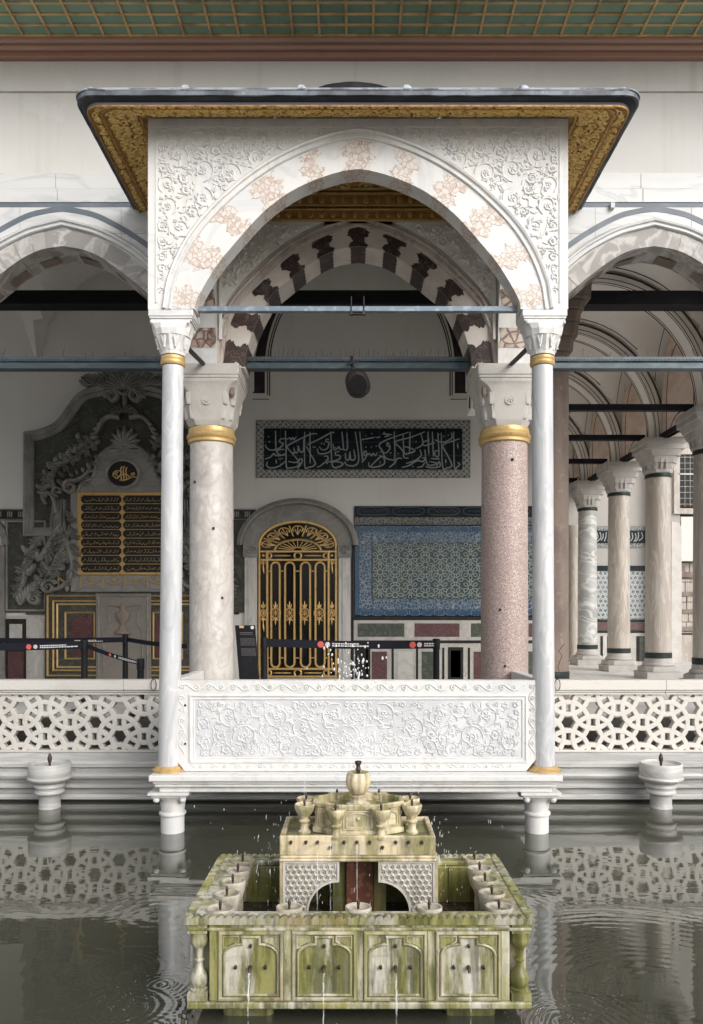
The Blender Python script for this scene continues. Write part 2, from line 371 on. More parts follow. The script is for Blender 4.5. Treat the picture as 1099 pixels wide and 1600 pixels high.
MAT['tile_green'] = material('tile_green', (.022,.040,.048,1), .25, layers=(('noise', 5, .45, .65, (.07,.08,.055,1), .6), ('noise', 14, .55, .7, (.02,.05,.08,1), .6)))
MAT['tile_white'] = material('tile_white', (.42,.46,.48,1), .3)
MAT['water_white'] = None

def vor_lines(name, ground, line, scale, width, accent=None, rough=.3, share=.3):
    m, nt, b = newmat(name); co = coords(nt, False)
    vo = N(nt, 'ShaderNodeTexVoronoi', feature='DISTANCE_TO_EDGE'); vo.inputs['Scale'].default_value = scale
    nz = N(nt, 'ShaderNodeTexNoise'); nz.inputs['Scale'].default_value = scale*1.2; L(nt, co, nz.inputs['Vector'])
    mx = N(nt, 'ShaderNodeMix', data_type='VECTOR'); mx.inputs[0].default_value = .06/scale*8
    L(nt, co, mx.inputs[4]); L(nt, nz.outputs['Color'], mx.inputs[5])
    L(nt, mx.outputs[1], vo.inputs['Vector'])
    mr = N(nt, 'ShaderNodeMapRange'); L(nt, vo.outputs['Distance'], mr.inputs[0]); mr.inputs[1].default_value = 0; mr.inputs[2].default_value = width
    mr.inputs[3].default_value = 1; mr.inputs[4].default_value = 0
    c = ground
    if accent:
        v2 = N(nt, 'ShaderNodeTexVoronoi'); v2.inputs['Scale'].default_value = scale; L(nt, mx.outputs[1], v2.inputs['Vector'])
        sp = N(nt, 'ShaderNodeSeparateColor'); L(nt, v2.outputs['Color'], sp.inputs[0])
        lt = N(nt, 'ShaderNodeMath', operation='LESS_THAN'); L(nt, sp.outputs[0], lt.inputs[0]); lt.inputs[1].default_value = share
        f, _ = fac_noise(nt, co, scale*.8, .3, .8)
        mu = N(nt, 'ShaderNodeMath', operation='MULTIPLY'); L(nt, lt.outputs[0], mu.inputs[0]); L(nt, f, mu.inputs[1])
        c = mixc(nt, mu.outputs[0], ground, accent)
    c = mixc(nt, mr.outputs[0], c, line)
    L(nt, c, b.inputs['Base Color']); b.inputs['Roughness'].default_value = rough
    return m
MAT['flower'] = vor_lines('flower', (.62,.575,.53,1), (.36,.255,.21,1), 22, .085, (.47,.33,.26,1), .5, .34)
MAT['flower_dark'] = vor_lines('flower_dark', (.50,.42,.35,1), (.10,.05,.04,1), 11, .16, (.16,.055,.045,1), .5, .4)
MAT['tile_lace'] = vor_lines('tile_lace', (.010,.040,.095,1), (.25,.30,.33,1), 17, .13, (.02,.075,.10,1), .3, .3)
MAT['tile_rinceau'] = vor_lines('tile_rinceau', (.025,.035,.04,1), (.20,.20,.18,1), 16, .16, (.10,.07,.03,1), .3, .3)
MAT['tile_net'] = vor_lines('tile_net', (.04,.045,.045,1), (.29,.30,.29,1), 22, .17, None, .35)

def mossy(name, base, moss_amt, lo=.44, hi=.62):
    m, nt, b = newmat(name); co = coords(nt, True)
    f, _ = fac_noise(nt, co, 3.0, .35, .7); c = mixc(nt, f, base, (base[0]*.80, base[1]*.78, base[2]*.70, 1), .8)
    v = fac_vein(nt, co, (2.2,2.2,5), .06); c = mixc(nt, v, c, (.30,.29,.26,1), .35)
    f, _ = fac_noise(nt, co, (6.5,6.5,.9), lo, hi, 6, .66); c = mixc(nt, f, c, (.245,.235,.075,1), moss_amt)
    f, _ = fac_noise(nt, co, (8,8,1.4), .46, .62, 7, .70); c = mixc(nt, f, c, (.088,.090,.022,1), moss_amt*.9)
    f, _ = fac_noise(nt, co, (17,17,1.0), .50, .68, 5); c = mixc(nt, f, c, (.04,.042,.016,1), moss_amt*.75)
    f, _ = fac_noise(nt, co, 2.1, .60, .70, 5); c = mixc(nt, f, c, (.36,.25,.15,1), .4)
    L(nt, c, b.inputs['Base Color']); b.inputs['Roughness'].default_value = .38
    _, h = fac_noise(nt, co, 26, 0, 1, 6)
    bp = N(nt, 'ShaderNodeBump'); bp.inputs['Strength'].default_value = .35; bp.inputs['Distance'].default_value = .012
    L(nt, h, bp.inputs['Height']); L(nt, bp.outputs[0], b.inputs['Normal'])
    return m
MAT['mossy'] = mossy('mossy', (.56,.53,.44,1), .95, .38, .56)
MAT['mossy_light'] = mossy('mossy_light', (.60,.58,.53,1), .95, .41, .58)
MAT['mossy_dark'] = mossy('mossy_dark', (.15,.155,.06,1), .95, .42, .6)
MAT['lip_moss'] = mossy('lip_moss', (.44,.42,.35,1), .95, .40, .56)
MAT['cup_stone'] = mossy('cup_stone', (.44,.40,.34,1), .45, .5, .66)
MAT['moulding_moss'] = mossy('moulding_moss', (.54,.49,.39,1), .8, .42, .6)
MAT['alabaster'] = mossy('alabaster', (.68,.575,.40,1), .65, .48, .66)
MAT['alabaster_moss'] = mossy('alabaster_moss', (.62,.54,.37,1), .85, .44, .62)
MAT['pierced'] = mossy('pierced', (.54,.52,.49,1), .25, .6, .75)
MAT['bronze'] = material('bronze', (.055,.036,.027,1), .5, .4, layers=(('noise', 20, .5, .7, (.11,.075,.055,1), .6),))
MAT['pool_marble'] = material('pool_marble', (.48,.475,.46,1), .45, layers=(('vein', (.7,.7,7), .09, (.30,.30,.30,1), .65), ('noise', (1.2,1.2,9), .42, .66, (.36,.36,.35,1), .75), ('noise', 5, .6, .8, (.46,.41,.34,1), .35)), bump=(26, .25, .01))
MAT['bowl_marble'] = material('bowl_marble', (.56,.55,.535,1), .45, layers=(('vein', (1.5,1.5,9), .07, (.36,.36,.355,1), .6), ('noise', (3,3,9), .45, .7, (.42,.41,.395,1), .6), ('noise', 9, .6, .75, (.36,.32,.27,1), .4)), bump=(26, .25, .01))
MAT['lattice'] = material('lattice', (.52,.50,.47,1), .5, layers=(('noise', 2.5, .4, .7, (.43,.405,.37,1), .6), ('noise', 14, .6, .75, (.36,.33,.295,1), .4)), bump=(35, .3, .01))  # left balustrade marble, its weaker light put into the colour
MAT['lattice_bright'] = material('lattice_bright', (.60,.575,.535,1), .5, layers=(('noise', 2.5, .4, .7, (.60,.565,.51,1), .6), ('noise', 14, .6, .75, (.5,.46,.41,1), .4)), bump=(35, .3, .01))  # same marble made paler for the brighter light on the right
MAT['floor_stone'] = material('floor_stone', (.62,.605,.58,1), .5, layers=(('noise', 1.3, .35, .7, (.54,.52,.49,1), .7), ('vein', 1.2, .04, (.33,.32,.31,1), .4)), bump=(20, .2, .01))
MAT['step_stone'] = material('step_stone', (.13,.125,.115,1), .7, layers=(('noise', 3, .4, .65, (.06,.058,.052,1), .8),), bump=(20, .2, .01))  # dark tone standing in for shade behind the balustrade piercings
MAT['paving'] = material('paving', (.40,.385,.36,1), .7, layers=(('noise', .8, .35, .7, (.32,.31,.29,1), .7), ('noise', 6, .55, .75, (.46,.44,.41,1), .5)), bump=(12, .3, .02))
MAT['red_marble'] = material('red_marble', (.115,.045,.028,1), .35, layers=(('speck', 45, .25, (.22,.12,.09,1), .6), ('noise', (8,8,1), .5, .7, (.07,.06,.02,1), .6)))
MAT['basin_water'] = material('basin_water', (.030,.024,.018,1), .08, layers=(('noise', 16, .5, .62, (.12,.075,.05,1), .6),), bump=(22, .6, .03))

for n_ in ('beam_black', 'black_paint', 'belt', 'tile_dark', 'dado_black', 'line_brown', 'baroque', 'glass_dark', 'lead_dark', 'ring_dark'): dull(n_)
def stream_mat(name, alpha, col=(.85,.87,.88,1)):
    m, nt, b = newmat(name); co = coords(nt, False)
    f, _ = fac_noise(nt, co, (40,40,9), .35, .65)
    mu = N(nt, 'ShaderNodeMath', operation='MULTIPLY'); L(nt, f, mu.inputs[0]); mu.inputs[1].default_value = alpha
    L(nt, mu.outputs[0], b.inputs['Alpha'])
    b.inputs['Base Color'].default_value = col; b.inputs['Roughness'].default_value = .1
    return m
MAT['stream'] = stream_mat('stream', .55)
MAT['stream_faint'] = stream_mat('stream_faint', .28)
MAT['drops'] = material('drops', (.86,.88,.89,1), .08); MAT['drops'].node_tree.nodes['Principled BSDF'].inputs['Alpha'].default_value = .55

def water_material():
    m, nt, b = newmat('pool_water'); co = coords(nt, False)
    f, _ = fac_noise(nt, co, .5, .35, .7); c = mixc(nt, f, (.056,.058,.044,1), (.070,.070,.052,1))
    L(nt, c, b.inputs['Base Color'])
    b.inputs['Roughness'].default_value = .015; b.inputs['IOR'].default_value = 2.1
    wn_ = N(nt, 'ShaderNodeTexNoise'); wn_.inputs['Scale'].default_value = 2.3; wn_.inputs['Detail'].default_value = 3; L(nt, co, wn_.inputs['Vector'])
    wm = N(nt, 'ShaderNodeMix', data_type='VECTOR', factor_mode='UNIFORM'); wm.inputs[0].default_value = .11; L(nt, co, wm.inputs[4]); L(nt, wn_.outputs['Color'], wm.inputs[5])
    wsc = N(nt, 'ShaderNodeVectorMath', operation='SCALE'); L(nt, wm.outputs[1], wsc.inputs[0]); wsc.inputs['Scale'].default_value = 1/.89
    wof = N(nt, 'ShaderNodeVectorMath', operation='MULTIPLY'); L(nt, wsc.outputs[0], wof.inputs[0]); wof.inputs[1].default_value = (1, 1, 0)
    wco = wof.outputs[0]
    total = None
    def add(a):
        nonlocal total
        if total is None: total = a; return
        ad = N(nt, 'ShaderNodeMath', operation='ADD'); L(nt, total, ad.inputs[0]); L(nt, a, ad.inputs[1]); total = ad.outputs[0]
    def ring(x, y, wl, amp, reach, inner=0.0):
        di = N(nt, 'ShaderNodeVectorMath', operation='DISTANCE'); L(nt, wco, di.inputs[0]); di.inputs[1].default_value = (x, y, 0)
        k = N(nt, 'ShaderNodeMath', operation='MULTIPLY'); L(nt, di.outputs['Value'], k.inputs[0]); k.inputs[1].default_value = 2*PI/wl
        sn = N(nt, 'ShaderNodeMath', operation='SINE'); L(nt, k.outputs[0], sn.inputs[0])
        fo = N(nt, 'ShaderNodeMapRange', interpolation_type='SMOOTHSTEP'); L(nt, di.outputs['Value'], fo.inputs[0])
        fo.inputs[1].default_value = reach*.25; fo.inputs[2].default_value = reach; fo.inputs[3].default_value = amp*.30; fo.inputs[4].default_value = 0
        mu = N(nt, 'ShaderNodeMath', operation='MULTIPLY'); L(nt, sn.outputs[0], mu.inputs[0]); L(nt, fo.outputs[0], mu.inputs[1])
        if reach > 1:
            fi_ = N(nt, 'ShaderNodeMapRange', interpolation_type='SMOOTHSTEP'); L(nt, di.outputs['Value'], fi_.inputs[0]); fi_.inputs[1].default_value = .1; fi_.inputs[2].default_value = .8
            m2 = N(nt, 'ShaderNodeMath', operation='MULTIPLY'); L(nt, mu.outputs[0], m2.inputs[0]); L(nt, fi_.outputs[0], m2.inputs[1]); mu = m2
        add(mu.outputs[0])
    for a in WATER_RINGS: ring(*a)
    def noise(scale, amp, dist=.4):
        _, h = fac_noise(nt, co, scale, 0, 1, 3, .5, dist)
        mu = N(nt, 'ShaderNodeMath', operation='MULTIPLY'); L(nt, h, mu.inputs[0]); mu.inputs[1].default_value = amp; add(mu.outputs[0])
    noise((1.3,3.2,1), .0016); noise((3,12,1), .00034); noise((20,28,1), .00010)
    bp = N(nt, 'ShaderNodeBump'); bp.inputs['Strength'].default_value = 1; bp.inputs['Distance'].default_value = 1.0
    L(nt, total, bp.inputs['Height']); L(nt, bp.outputs[0], b.inputs['Normal'])
    return m
WATER_RINGS = [(1.75, 4.15, .075, .00065, 1.9), (-1.15, 4.05, .05, .0010, .5), (-1.02, 4.32, .035, .0009, .35), (-1.28, 4.5, .04, .0007, .3), (-1.0, 3.8, .035, .0009, .35), (1.15, 3.9, .045, .0009, .5), (-.4, 3.55, .045, .001, .5), (.45, 3.5, .045, .001, .5),
               (-2.9, 4.6, .11, .0007, 1.6), (-1.3, 5.3, .09, .0006, .8), (1.2, 5.4, .07, .0006, .6), (0.0, 5.6, .06, .0007, .8), (-.75, 5.2, .05, .0006, .5), (-1.95, 3.95, .05, .0004, .3)]

# ------------------------------------------------------------------ ornament helpers
def spiral(cx, cy, r0, r1, a0, turns, n=26, hand=1):
    return [(cx + lerp(r0, r1, (i/(n-1))**.8)*math.cos(a0 + hand*2*PI*turns*i/(n-1)),
             cy + lerp(r0, r1, (i/(n-1))**.8)*math.sin(a0 + hand*2*PI*turns*i/(n-1))) for i in range(n)]
def leaf(mb, x, y, ang, ln, w, H, fn, bend=.6, inside=None):
    pts = []; ws = []; m = 7
    px, py, a = x, y, ang
    for i in range(m):
        t = i/(m-1); pts.append((px, py)); ws.append(max(.12*w, w*math.sin(PI*(.12+.88*t))**.8 if t < 1 else .1*w))
        a += bend/m; px += math.cos(a)*ln/(m-1); py += math.sin(a)*ln/(m-1)
    if inside and not all(inside(*p) for p in pts): return
    mb.ribbon(pts, ws, H, fn)
def clip_ribbon(mb, pts, w, H, fn, inside):
    run = []
    for p in pts + [None]:
        if p is not None and (inside is None or inside(*p)): run.append(p)
        else:
            if len(run) > 2:
                ws = [w*(.55 + .45*math.sin(PI*min(1, (i+1)/len(run)*1.6)/2)) if False else w for i in range(len(run))]
                ws[0] *= .5; ws[-1] *= .4
                mb.ribbon(run, ws, H, fn)
            run = []
def scrollwork(mb, u0, u1, v0, v1, cell, fn, inside=None, w=.1, H=.012, leafy=5, seed=1, dens=1.0):
    """running rinceaux: one spiral to each cell of a staggered grid, with leaves and linking stems"""
    rd = random.Random(seed); row = 0; v = v0 + cell*.5
    while v < v1 + cell*.3:
        u = u0 + cell*(.5 if row % 2 == 0 else 1.0); k = 0
        while u < u1 + cell*.3:
            cu = u + rd.uniform(-.12, .12)*cell; cv = v + rd.uniform(-.12, .12)*cell
            hand = 1 if (k + row) % 2 == 0 else -1; a0 = rd.uniform(0, 2*PI); r0 = cell*rd.uniform(.42, .52)
            sp = spiral(cu, cv, r0, cell*.07, a0, rd.uniform(1.2, 1.6), 28, hand)
            clip_ribbon(mb, sp, cell*w*.55, H, fn, inside)
            for j in range(leafy):
                i = int(rd.uniform(.02, .85)*27); p = sp[i]; an = math.atan2(p[1]-cv, p[0]-cu)
                leaf(mb, p[0], p[1], an + hand*rd.uniform(.2, 1.1)*rd.choice((1, 1, -1)), cell*rd.uniform(.22, .38), cell*w*rd.uniform(.6, .95), H*rd.uniform(.8, 1.25), fn, hand*rd.uniform(-1.4, 1.4), inside)
            leaf(mb, cu + cell*.05, cv, a0, cell*.16, cell*w*1.0, H*1.3, fn, 1.5, inside)
            k += 1; u += cell
        row += 1; v += cell*.86
def flower(mb, u, v, r, H, fn, n=6, a0=0.0):
    for k in range(n): leaf(mb, u+r*.18*math.cos(a0+2*PI*k/n), v+r*.18*math.sin(a0+2*PI*k/n), a0+2*PI*k/n, r*.85, r*.30, H, fn, .35)
    P = [(u+r*.16*math.cos(2*PI*k/6), v+r*.16*math.sin(2*PI*k/6)) for k in range(7)]
    mb.ribbon(P, r*.14, H*1.3, fn)
def acanthus(mb, u, v, ang, ln, H, fn, hand=1, inside=None):
    '''a lobed leaf: a midrib with three pairs of broad lobes'''
    for q, sc in ((.08, .55), (.34, .62), (.62, .5)):
        for sd in (1, -1):
            leaf(mb, u+q*ln*math.cos(ang+.25*hand*q), v+q*ln*math.sin(ang+.25*hand*q), ang+.25*hand*q+sd*.75, ln*sc, ln*.115, H, fn, -sd*.7, inside)
    leaf(mb, u, v, ang, ln, ln*.11, H*1.25, fn, .5*hand, inside)
def rinceau(mb, u0, u1, vc, amp, nw, fn, H, w, inside=None, mirror=None, seed=1, big=True):
    '''an undulating stem with a scroll, leaves and a flower in every half wave; mirrored about u=mirror'''
    fns = [fn] + ([lambda u, v, h: fn(2*mirror-u, v, h)] if mirror is not None else [])
    Ln = (u1-u0)/nw
    for f in fns:
        rd = random.Random(seed)
        P = [(lerp(u0, u1, i/(nw*14)), vc + amp*math.cos(PI*i/14)) for i in range(nw*14+1)]
        clip_ribbon(mb, P, w, H, f, inside)
        for k in range(nw):
            up = 1 if k % 2 == 0 else -1; cu = u0 + (k+.5+.5)*Ln - .0*Ln; cv = vc + up*amp*.18
            cu = u0 + (k+1)*Ln; cv = vc + up*amp*.05; r = min(Ln*.62, amp*.95)
            sp = spiral(cu, cv, r, r*.28, up*PI/2+PI, 1.15, 26, up); clip_ribbon(mb, sp, w*.85, H, f, inside)
            flower(mb, cu, cv, r*.34, H*1.1, f, 5 + k % 2, rd.uniform(0, 2))
            for j in range(6 if big else 3):
                i = int(lerp(1, 19, j/(5 if big else 2))); p = sp[i]; an = math.atan2(p[1]-cv, p[0]-cu)
                acanthus(mb, p[0], p[1], an+up*rd.uniform(.5, .9), r*rd.uniform(.34, .46), H, f, up, inside)
                if big: leaf(mb, p[0], p[1], an+PI+up*rd.uniform(.3, .8), r*.24, r*.05, H, f, up*.8, inside)
            for j in range(3):
                uu = u0 + (k+.18+.3*j)*Ln; vv = vc + amp*math.cos(PI*(uu-u0)/Ln); leaf(mb, uu, vv, rd.uniform(-1, 1)+(PI/2 if (j+k) % 2 else -PI/2), r*.38, r*.085, H, f, rd.uniform(-1.3, 1.3), inside)
def meander_pts(u0, u1, v, amp, waves, n): return [(lerp(u0, u1, i/(n-1)), v + amp*math.sin(2*PI*waves*i/(n-1))) for i in range(n)]
def offset_inside(poly):
    def ins(x, y):
        c = False; j = len(poly)-1
        for i in range(len(poly)):
            xi, yi = poly[i]; xj, yj = poly[j]
            if (yi > y) != (yj > y) and x < (xj-xi)*(y-yi)/(yj-yi) + xi: c = not c
            j = i
        return c
    return ins
def frame_rect(mb, x0, x1, z0, z1, prof):
    """moulding round a rectangle facing the viewer; prof offsets run inwards"""
    mb.sweep([(x0,z0),(x1,z0),(x1,z1),(x0,z1)], prof, closed=True)
def arch_at(curve, t):
    f = max(0, min(1, t))*(len(curve)-1); i = min(int(f), len(curve)-2); u = f-i
    return (lerp(curve[i][0], curve[i+1][0], u), lerp(curve[i][1], curve[i+1][1], u))
def ring_mesh(mb, inner, outer, y0, y1):
    n = len(inner); vs = []; fs = []
    for i in range(n): vs += [(inner[i][0], y0, inner[i][1]), (outer[i][0], y0, outer[i][1]), (outer[i][0], y1, outer[i][1]), (inner[i][0], y1, inner[i][1])]
    for i in range(n-1):
        a, b = i*4, i*4+4
        for k in range(4): k2 = (k+1) % 4; fs.append((a+k, a+k2, b+k2, b+k))
    fs += [(3,2,1,0), tuple((n-1)*4+k for k in range(4))]
    mb.add(vs, fs)
def inlay(mb, inner, outer, ta, tb, y, soffit, edge, thick=.004, inset=(.0, 1.0)):
    """a stone piece set into an arch between ta and tb, its flanks shaped by edge(s), with a soffit piece of depth `soffit`"""
    ns, ntt = 16, 5; grid = []
    for i in range(ns+1):
        s = lerp(inset[0], inset[1], i/ns); row = []
        ea, eb = edge(s, 0), edge(s, 1)
        for j in range(ntt+1):
            t = lerp(ta+ea, tb+eb, j/ntt); a = arch_at(inner, t); b = arch_at(outer, t)
            row.append((lerp(a[0], b[0], s), lerp(a[1], b[1], s)))
        grid.append(row)
    vs = []; fs = []; m = ntt+1
    for row in grid: vs += [(p[0], y-thick, p[1]) for p in row]
    for i in range(ns):
        for j in range(ntt): fs.append((i*m+j, i*m+j+1, (i+1)*m+j+1, (i+1)*m+j))
    n0 = len(vs)
    for row in grid: vs += [(p[0], y+.004, p[1]) for p in row]
    def wall(idx):
        for a, b in zip(idx, idx[1:]): fs.append((a, b, b+n0, a+n0))
    wall([i*m for i in range(ns+1)]); wall([i*m+ntt for i in range(ns+1)]); wall([ns*m+j for j in range(m)])
    mb.add(vs, fs)
    if soffit:
        vs = []; fs = []; nd = 10
        for i in range(nd+1):
            q = i/nd; ea, eb = edge(-q, 0), edge(-q, 1)
            for j in range(ntt+1):
                t = lerp(ta+ea, tb+eb, j/ntt); a = arch_at(inner, t); b = arch_at(outer, t)
                dx, dz = a[0]-b[0], a[1]-b[1]; l = math.hypot(dx, dz) or 1
                vs.append((a[0]+dx/l*thick, lerp(y-thick, y+soffit, q), a[1]+dz/l*thick))
        for i in range(nd):
            for j in range(ntt): fs.append((i*m+j, i*m+j+1, (i+1)*m+j+1, (i+1)*m+j))
        mb.add(vs, fs)

# ================================================================== camera, light, sky
DF, DP, DPB, DW, DG = 7.21, 8.65, 9.05, 14.6, 21.8       # balcony front, arcade face, arcade back, pavilion wall, far end wall of the gallery
FLOOR = .84
cam = bpy.data.cameras.new('camera'); cam_o = bpy.data.objects.new('camera', cam); COL.objects.link(cam_o)
cam_o.location = (0, 0, EYE); cam_o.rotation_euler = (PI/2, 0, 0)
cam.sensor_fit = 'AUTO'; cam.sensor_width = 36; cam.lens = F/1600*36
cam.shift_y = (HY-800)/1600; cam.shift_x = (549.5-CX)/1600
cam.clip_end = 4000; SC.camera = cam_o
wd = bpy.data.worlds.new('World'); SC.world = wd; wd.use_nodes = True
nt = wd.node_tree; bg = nt.nodes['Background']
sky = N(nt, 'ShaderNodeTexSky', sky_type='NISHITA'); sky.sun_disc = False
AZ, EL = math.radians(140), math.radians(31)
sky.sun_elevation = EL; sky.sun_rotation = AZ; sky.air_density = 1.0; sky.dust_density = 4.0; sky.ozone_density = .6
hs = N(nt, 'ShaderNodeHueSaturation'); hs.inputs['Saturation'].default_value = .22
L(nt, sky.outputs[0], hs.inputs['Color']); L(nt, hs.outputs[0], bg.inputs['Color']); bg.inputs['Strength'].default_value = .15
sl = bpy.data.lights.new('sun', 'SUN'); sl.energy = .6; sl.angle = math.radians(42); sl.color = (1, .965, .92)
so = bpy.data.objects.new('sun', sl); COL.objects.link(so)
sd = Vector((math.sin(AZ)*math.cos(EL), math.cos(AZ)*math.cos(EL), math.sin(EL)))
so.rotation_euler = (-sd).to_track_quat('-Z', 'Y').to_euler(); so.location = (3, -4, 12)
SC.view_settings.view_transform = 'Standard'; SC.view_settings.look = 'None'; SC.view_settings.gamma = 1
SC.view_settings.exposure = .58
SC.render.engine = 'CYCLES'
cy = SC.cycles; cy.max_bounces = 11; cy.diffuse_bounces = 8; cy.glossy_bounces = 4; cy.transparent_max_bounces = 12; cy.use_denoising = True
cy.sample_clamp_indirect = 6; cy.caustics_reflective = False; cy.caustics_refractive = False

# ================================================================== ground, water, floors
g = MB()
B = 1500
for x0, x1, y0, y1 in ((-B, B, -B, .9), (-B, -7, .9, 8.62), (7, B, .9, 8.62)): g.box(x0, x1, y0, y1, .3, .5)
g.box(9.5, B, 8.62, B, .3, .5); g.box(-B, -9.3, 8.62, B, .3, .5); g.box(-9.3, 9.5, 24, B, .3, .5)
structure(part('courtyard_paving', g, MAT['paving'], smooth=0))
f = MB(); f.box(-9.3, 9.5, 9.5, 24, .1, FLOOR)
st_ = MB(); st_.box(-8.99, 8.99, 8.835, 9.49, .5345, .537); st_.box(-9.0, 9.0, 9.46, 9.498, .538, FLOOR-.02)  # thin dark covers on ledge and riser, added to imitate shade through the openwork
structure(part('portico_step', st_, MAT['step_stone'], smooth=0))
structure(part('portico_floor', f, MAT['floor_stone'], smooth=0))
w = MB(); w.add([(-7, .9, 0), (7, .9, 0), (7, 8.62, 0), (-7, 8.62, 0)], [(0, 1, 2, 3)])
structure(part('water', w, water_material(), smooth=0))

# ---- moulded marble wall of the pool, below the balustrades
pw = MB()
prof = [(9.5,.533),(8.60,.533),(8.60,.45),(8.565,.445),(8.545,.425),(8.545,.385),(8.565,.372),(8.60,.368),(8.60,.335),(8.545,.33),(8.515,.315),(8.505,.29),(8.515,.262),(8.55,.25),(8.60,.246),
        (8.60,.20),(8.55,.196),(8.53,.18),(8.53,.155),(8.55,.142),(8.60,.138),(8.60,.085),(8.54,.08),(8.52,.06),(8.52,.03),(8.54,.015),(8.60,.01),(8.60,-.4),(9.5,-.4)]
n = len(prof); vs = []; fs = []
for x in (-9.0, 9.0): vs += [(x, p[0], p[1]) for p in prof]
for k in range(n): fs.append((k, (k+1) % n, (k+1) % n+n, k+n))
pw.add(vs, fs)
tag(part('pool_wall', pw, MAT['pool_marble'], smooth=35), 'moulded grey marble wall of the pool, under the pierced balustrades', 'wall')
pe = MB(); pe.box(-7.3, 7.3, .6, .9, -.4, .52); pe.box(-7.3, -7, .9, 8.5, -.4, .52); pe.box(7, 7.3, .9, 8.5, -.4, .52)
structure(part('pool_kerb', pe, MAT['floor_stone'], smooth=0))

# ================================================================== arcade building (the big wall with the arches)
A_IN = [(178,575),(174,548),(163,514),(139,466.5),(114,442.6),(69,408),(35,391),(0,384.6)]
A_OUT = [(212,575),(207,535),(202,512),(185,475.6),(158,448),(110,403),(60,373),(22,360),(0,354)]
A_MLD = [(226,575),(222,535),(216,505),(199,470),(172,436),(120,388),(62,357),(24,347),(0,342)]
SP = Z(575, DP)
BAYS = [X(98, DP), X(560, DP), X(1022, DP)]
BAYW = BAYS[1]-BAYS[0]
arcade = thing('arcade_building', 'pale plastered building with marble courses and three pointed arches, rising behind the balcony', 'building', (0, 8.85, SP))
zt = Z(98, DP)
poly = [(5.45, zt), (-9.3, zt), (-9.3, FLOOR-.3), (BAYS[0]-BAYW/2, FLOOR-.3), (BAYS[0]-BAYW/2, SP)]
for c in BAYS:
    cv = arch(A_OUT, c, DP); poly += cv
poly += [(BAYS[2]+BAYW/2, SP), (BAYS[2]+BAYW/2, FLOOR-.3), (5.45, FLOOR-.3)]
mb = MB(); mb.prism(poly, DP, DPB)
part('arcade_wall', mb, MAT['plaster'], arcade, smooth=0)
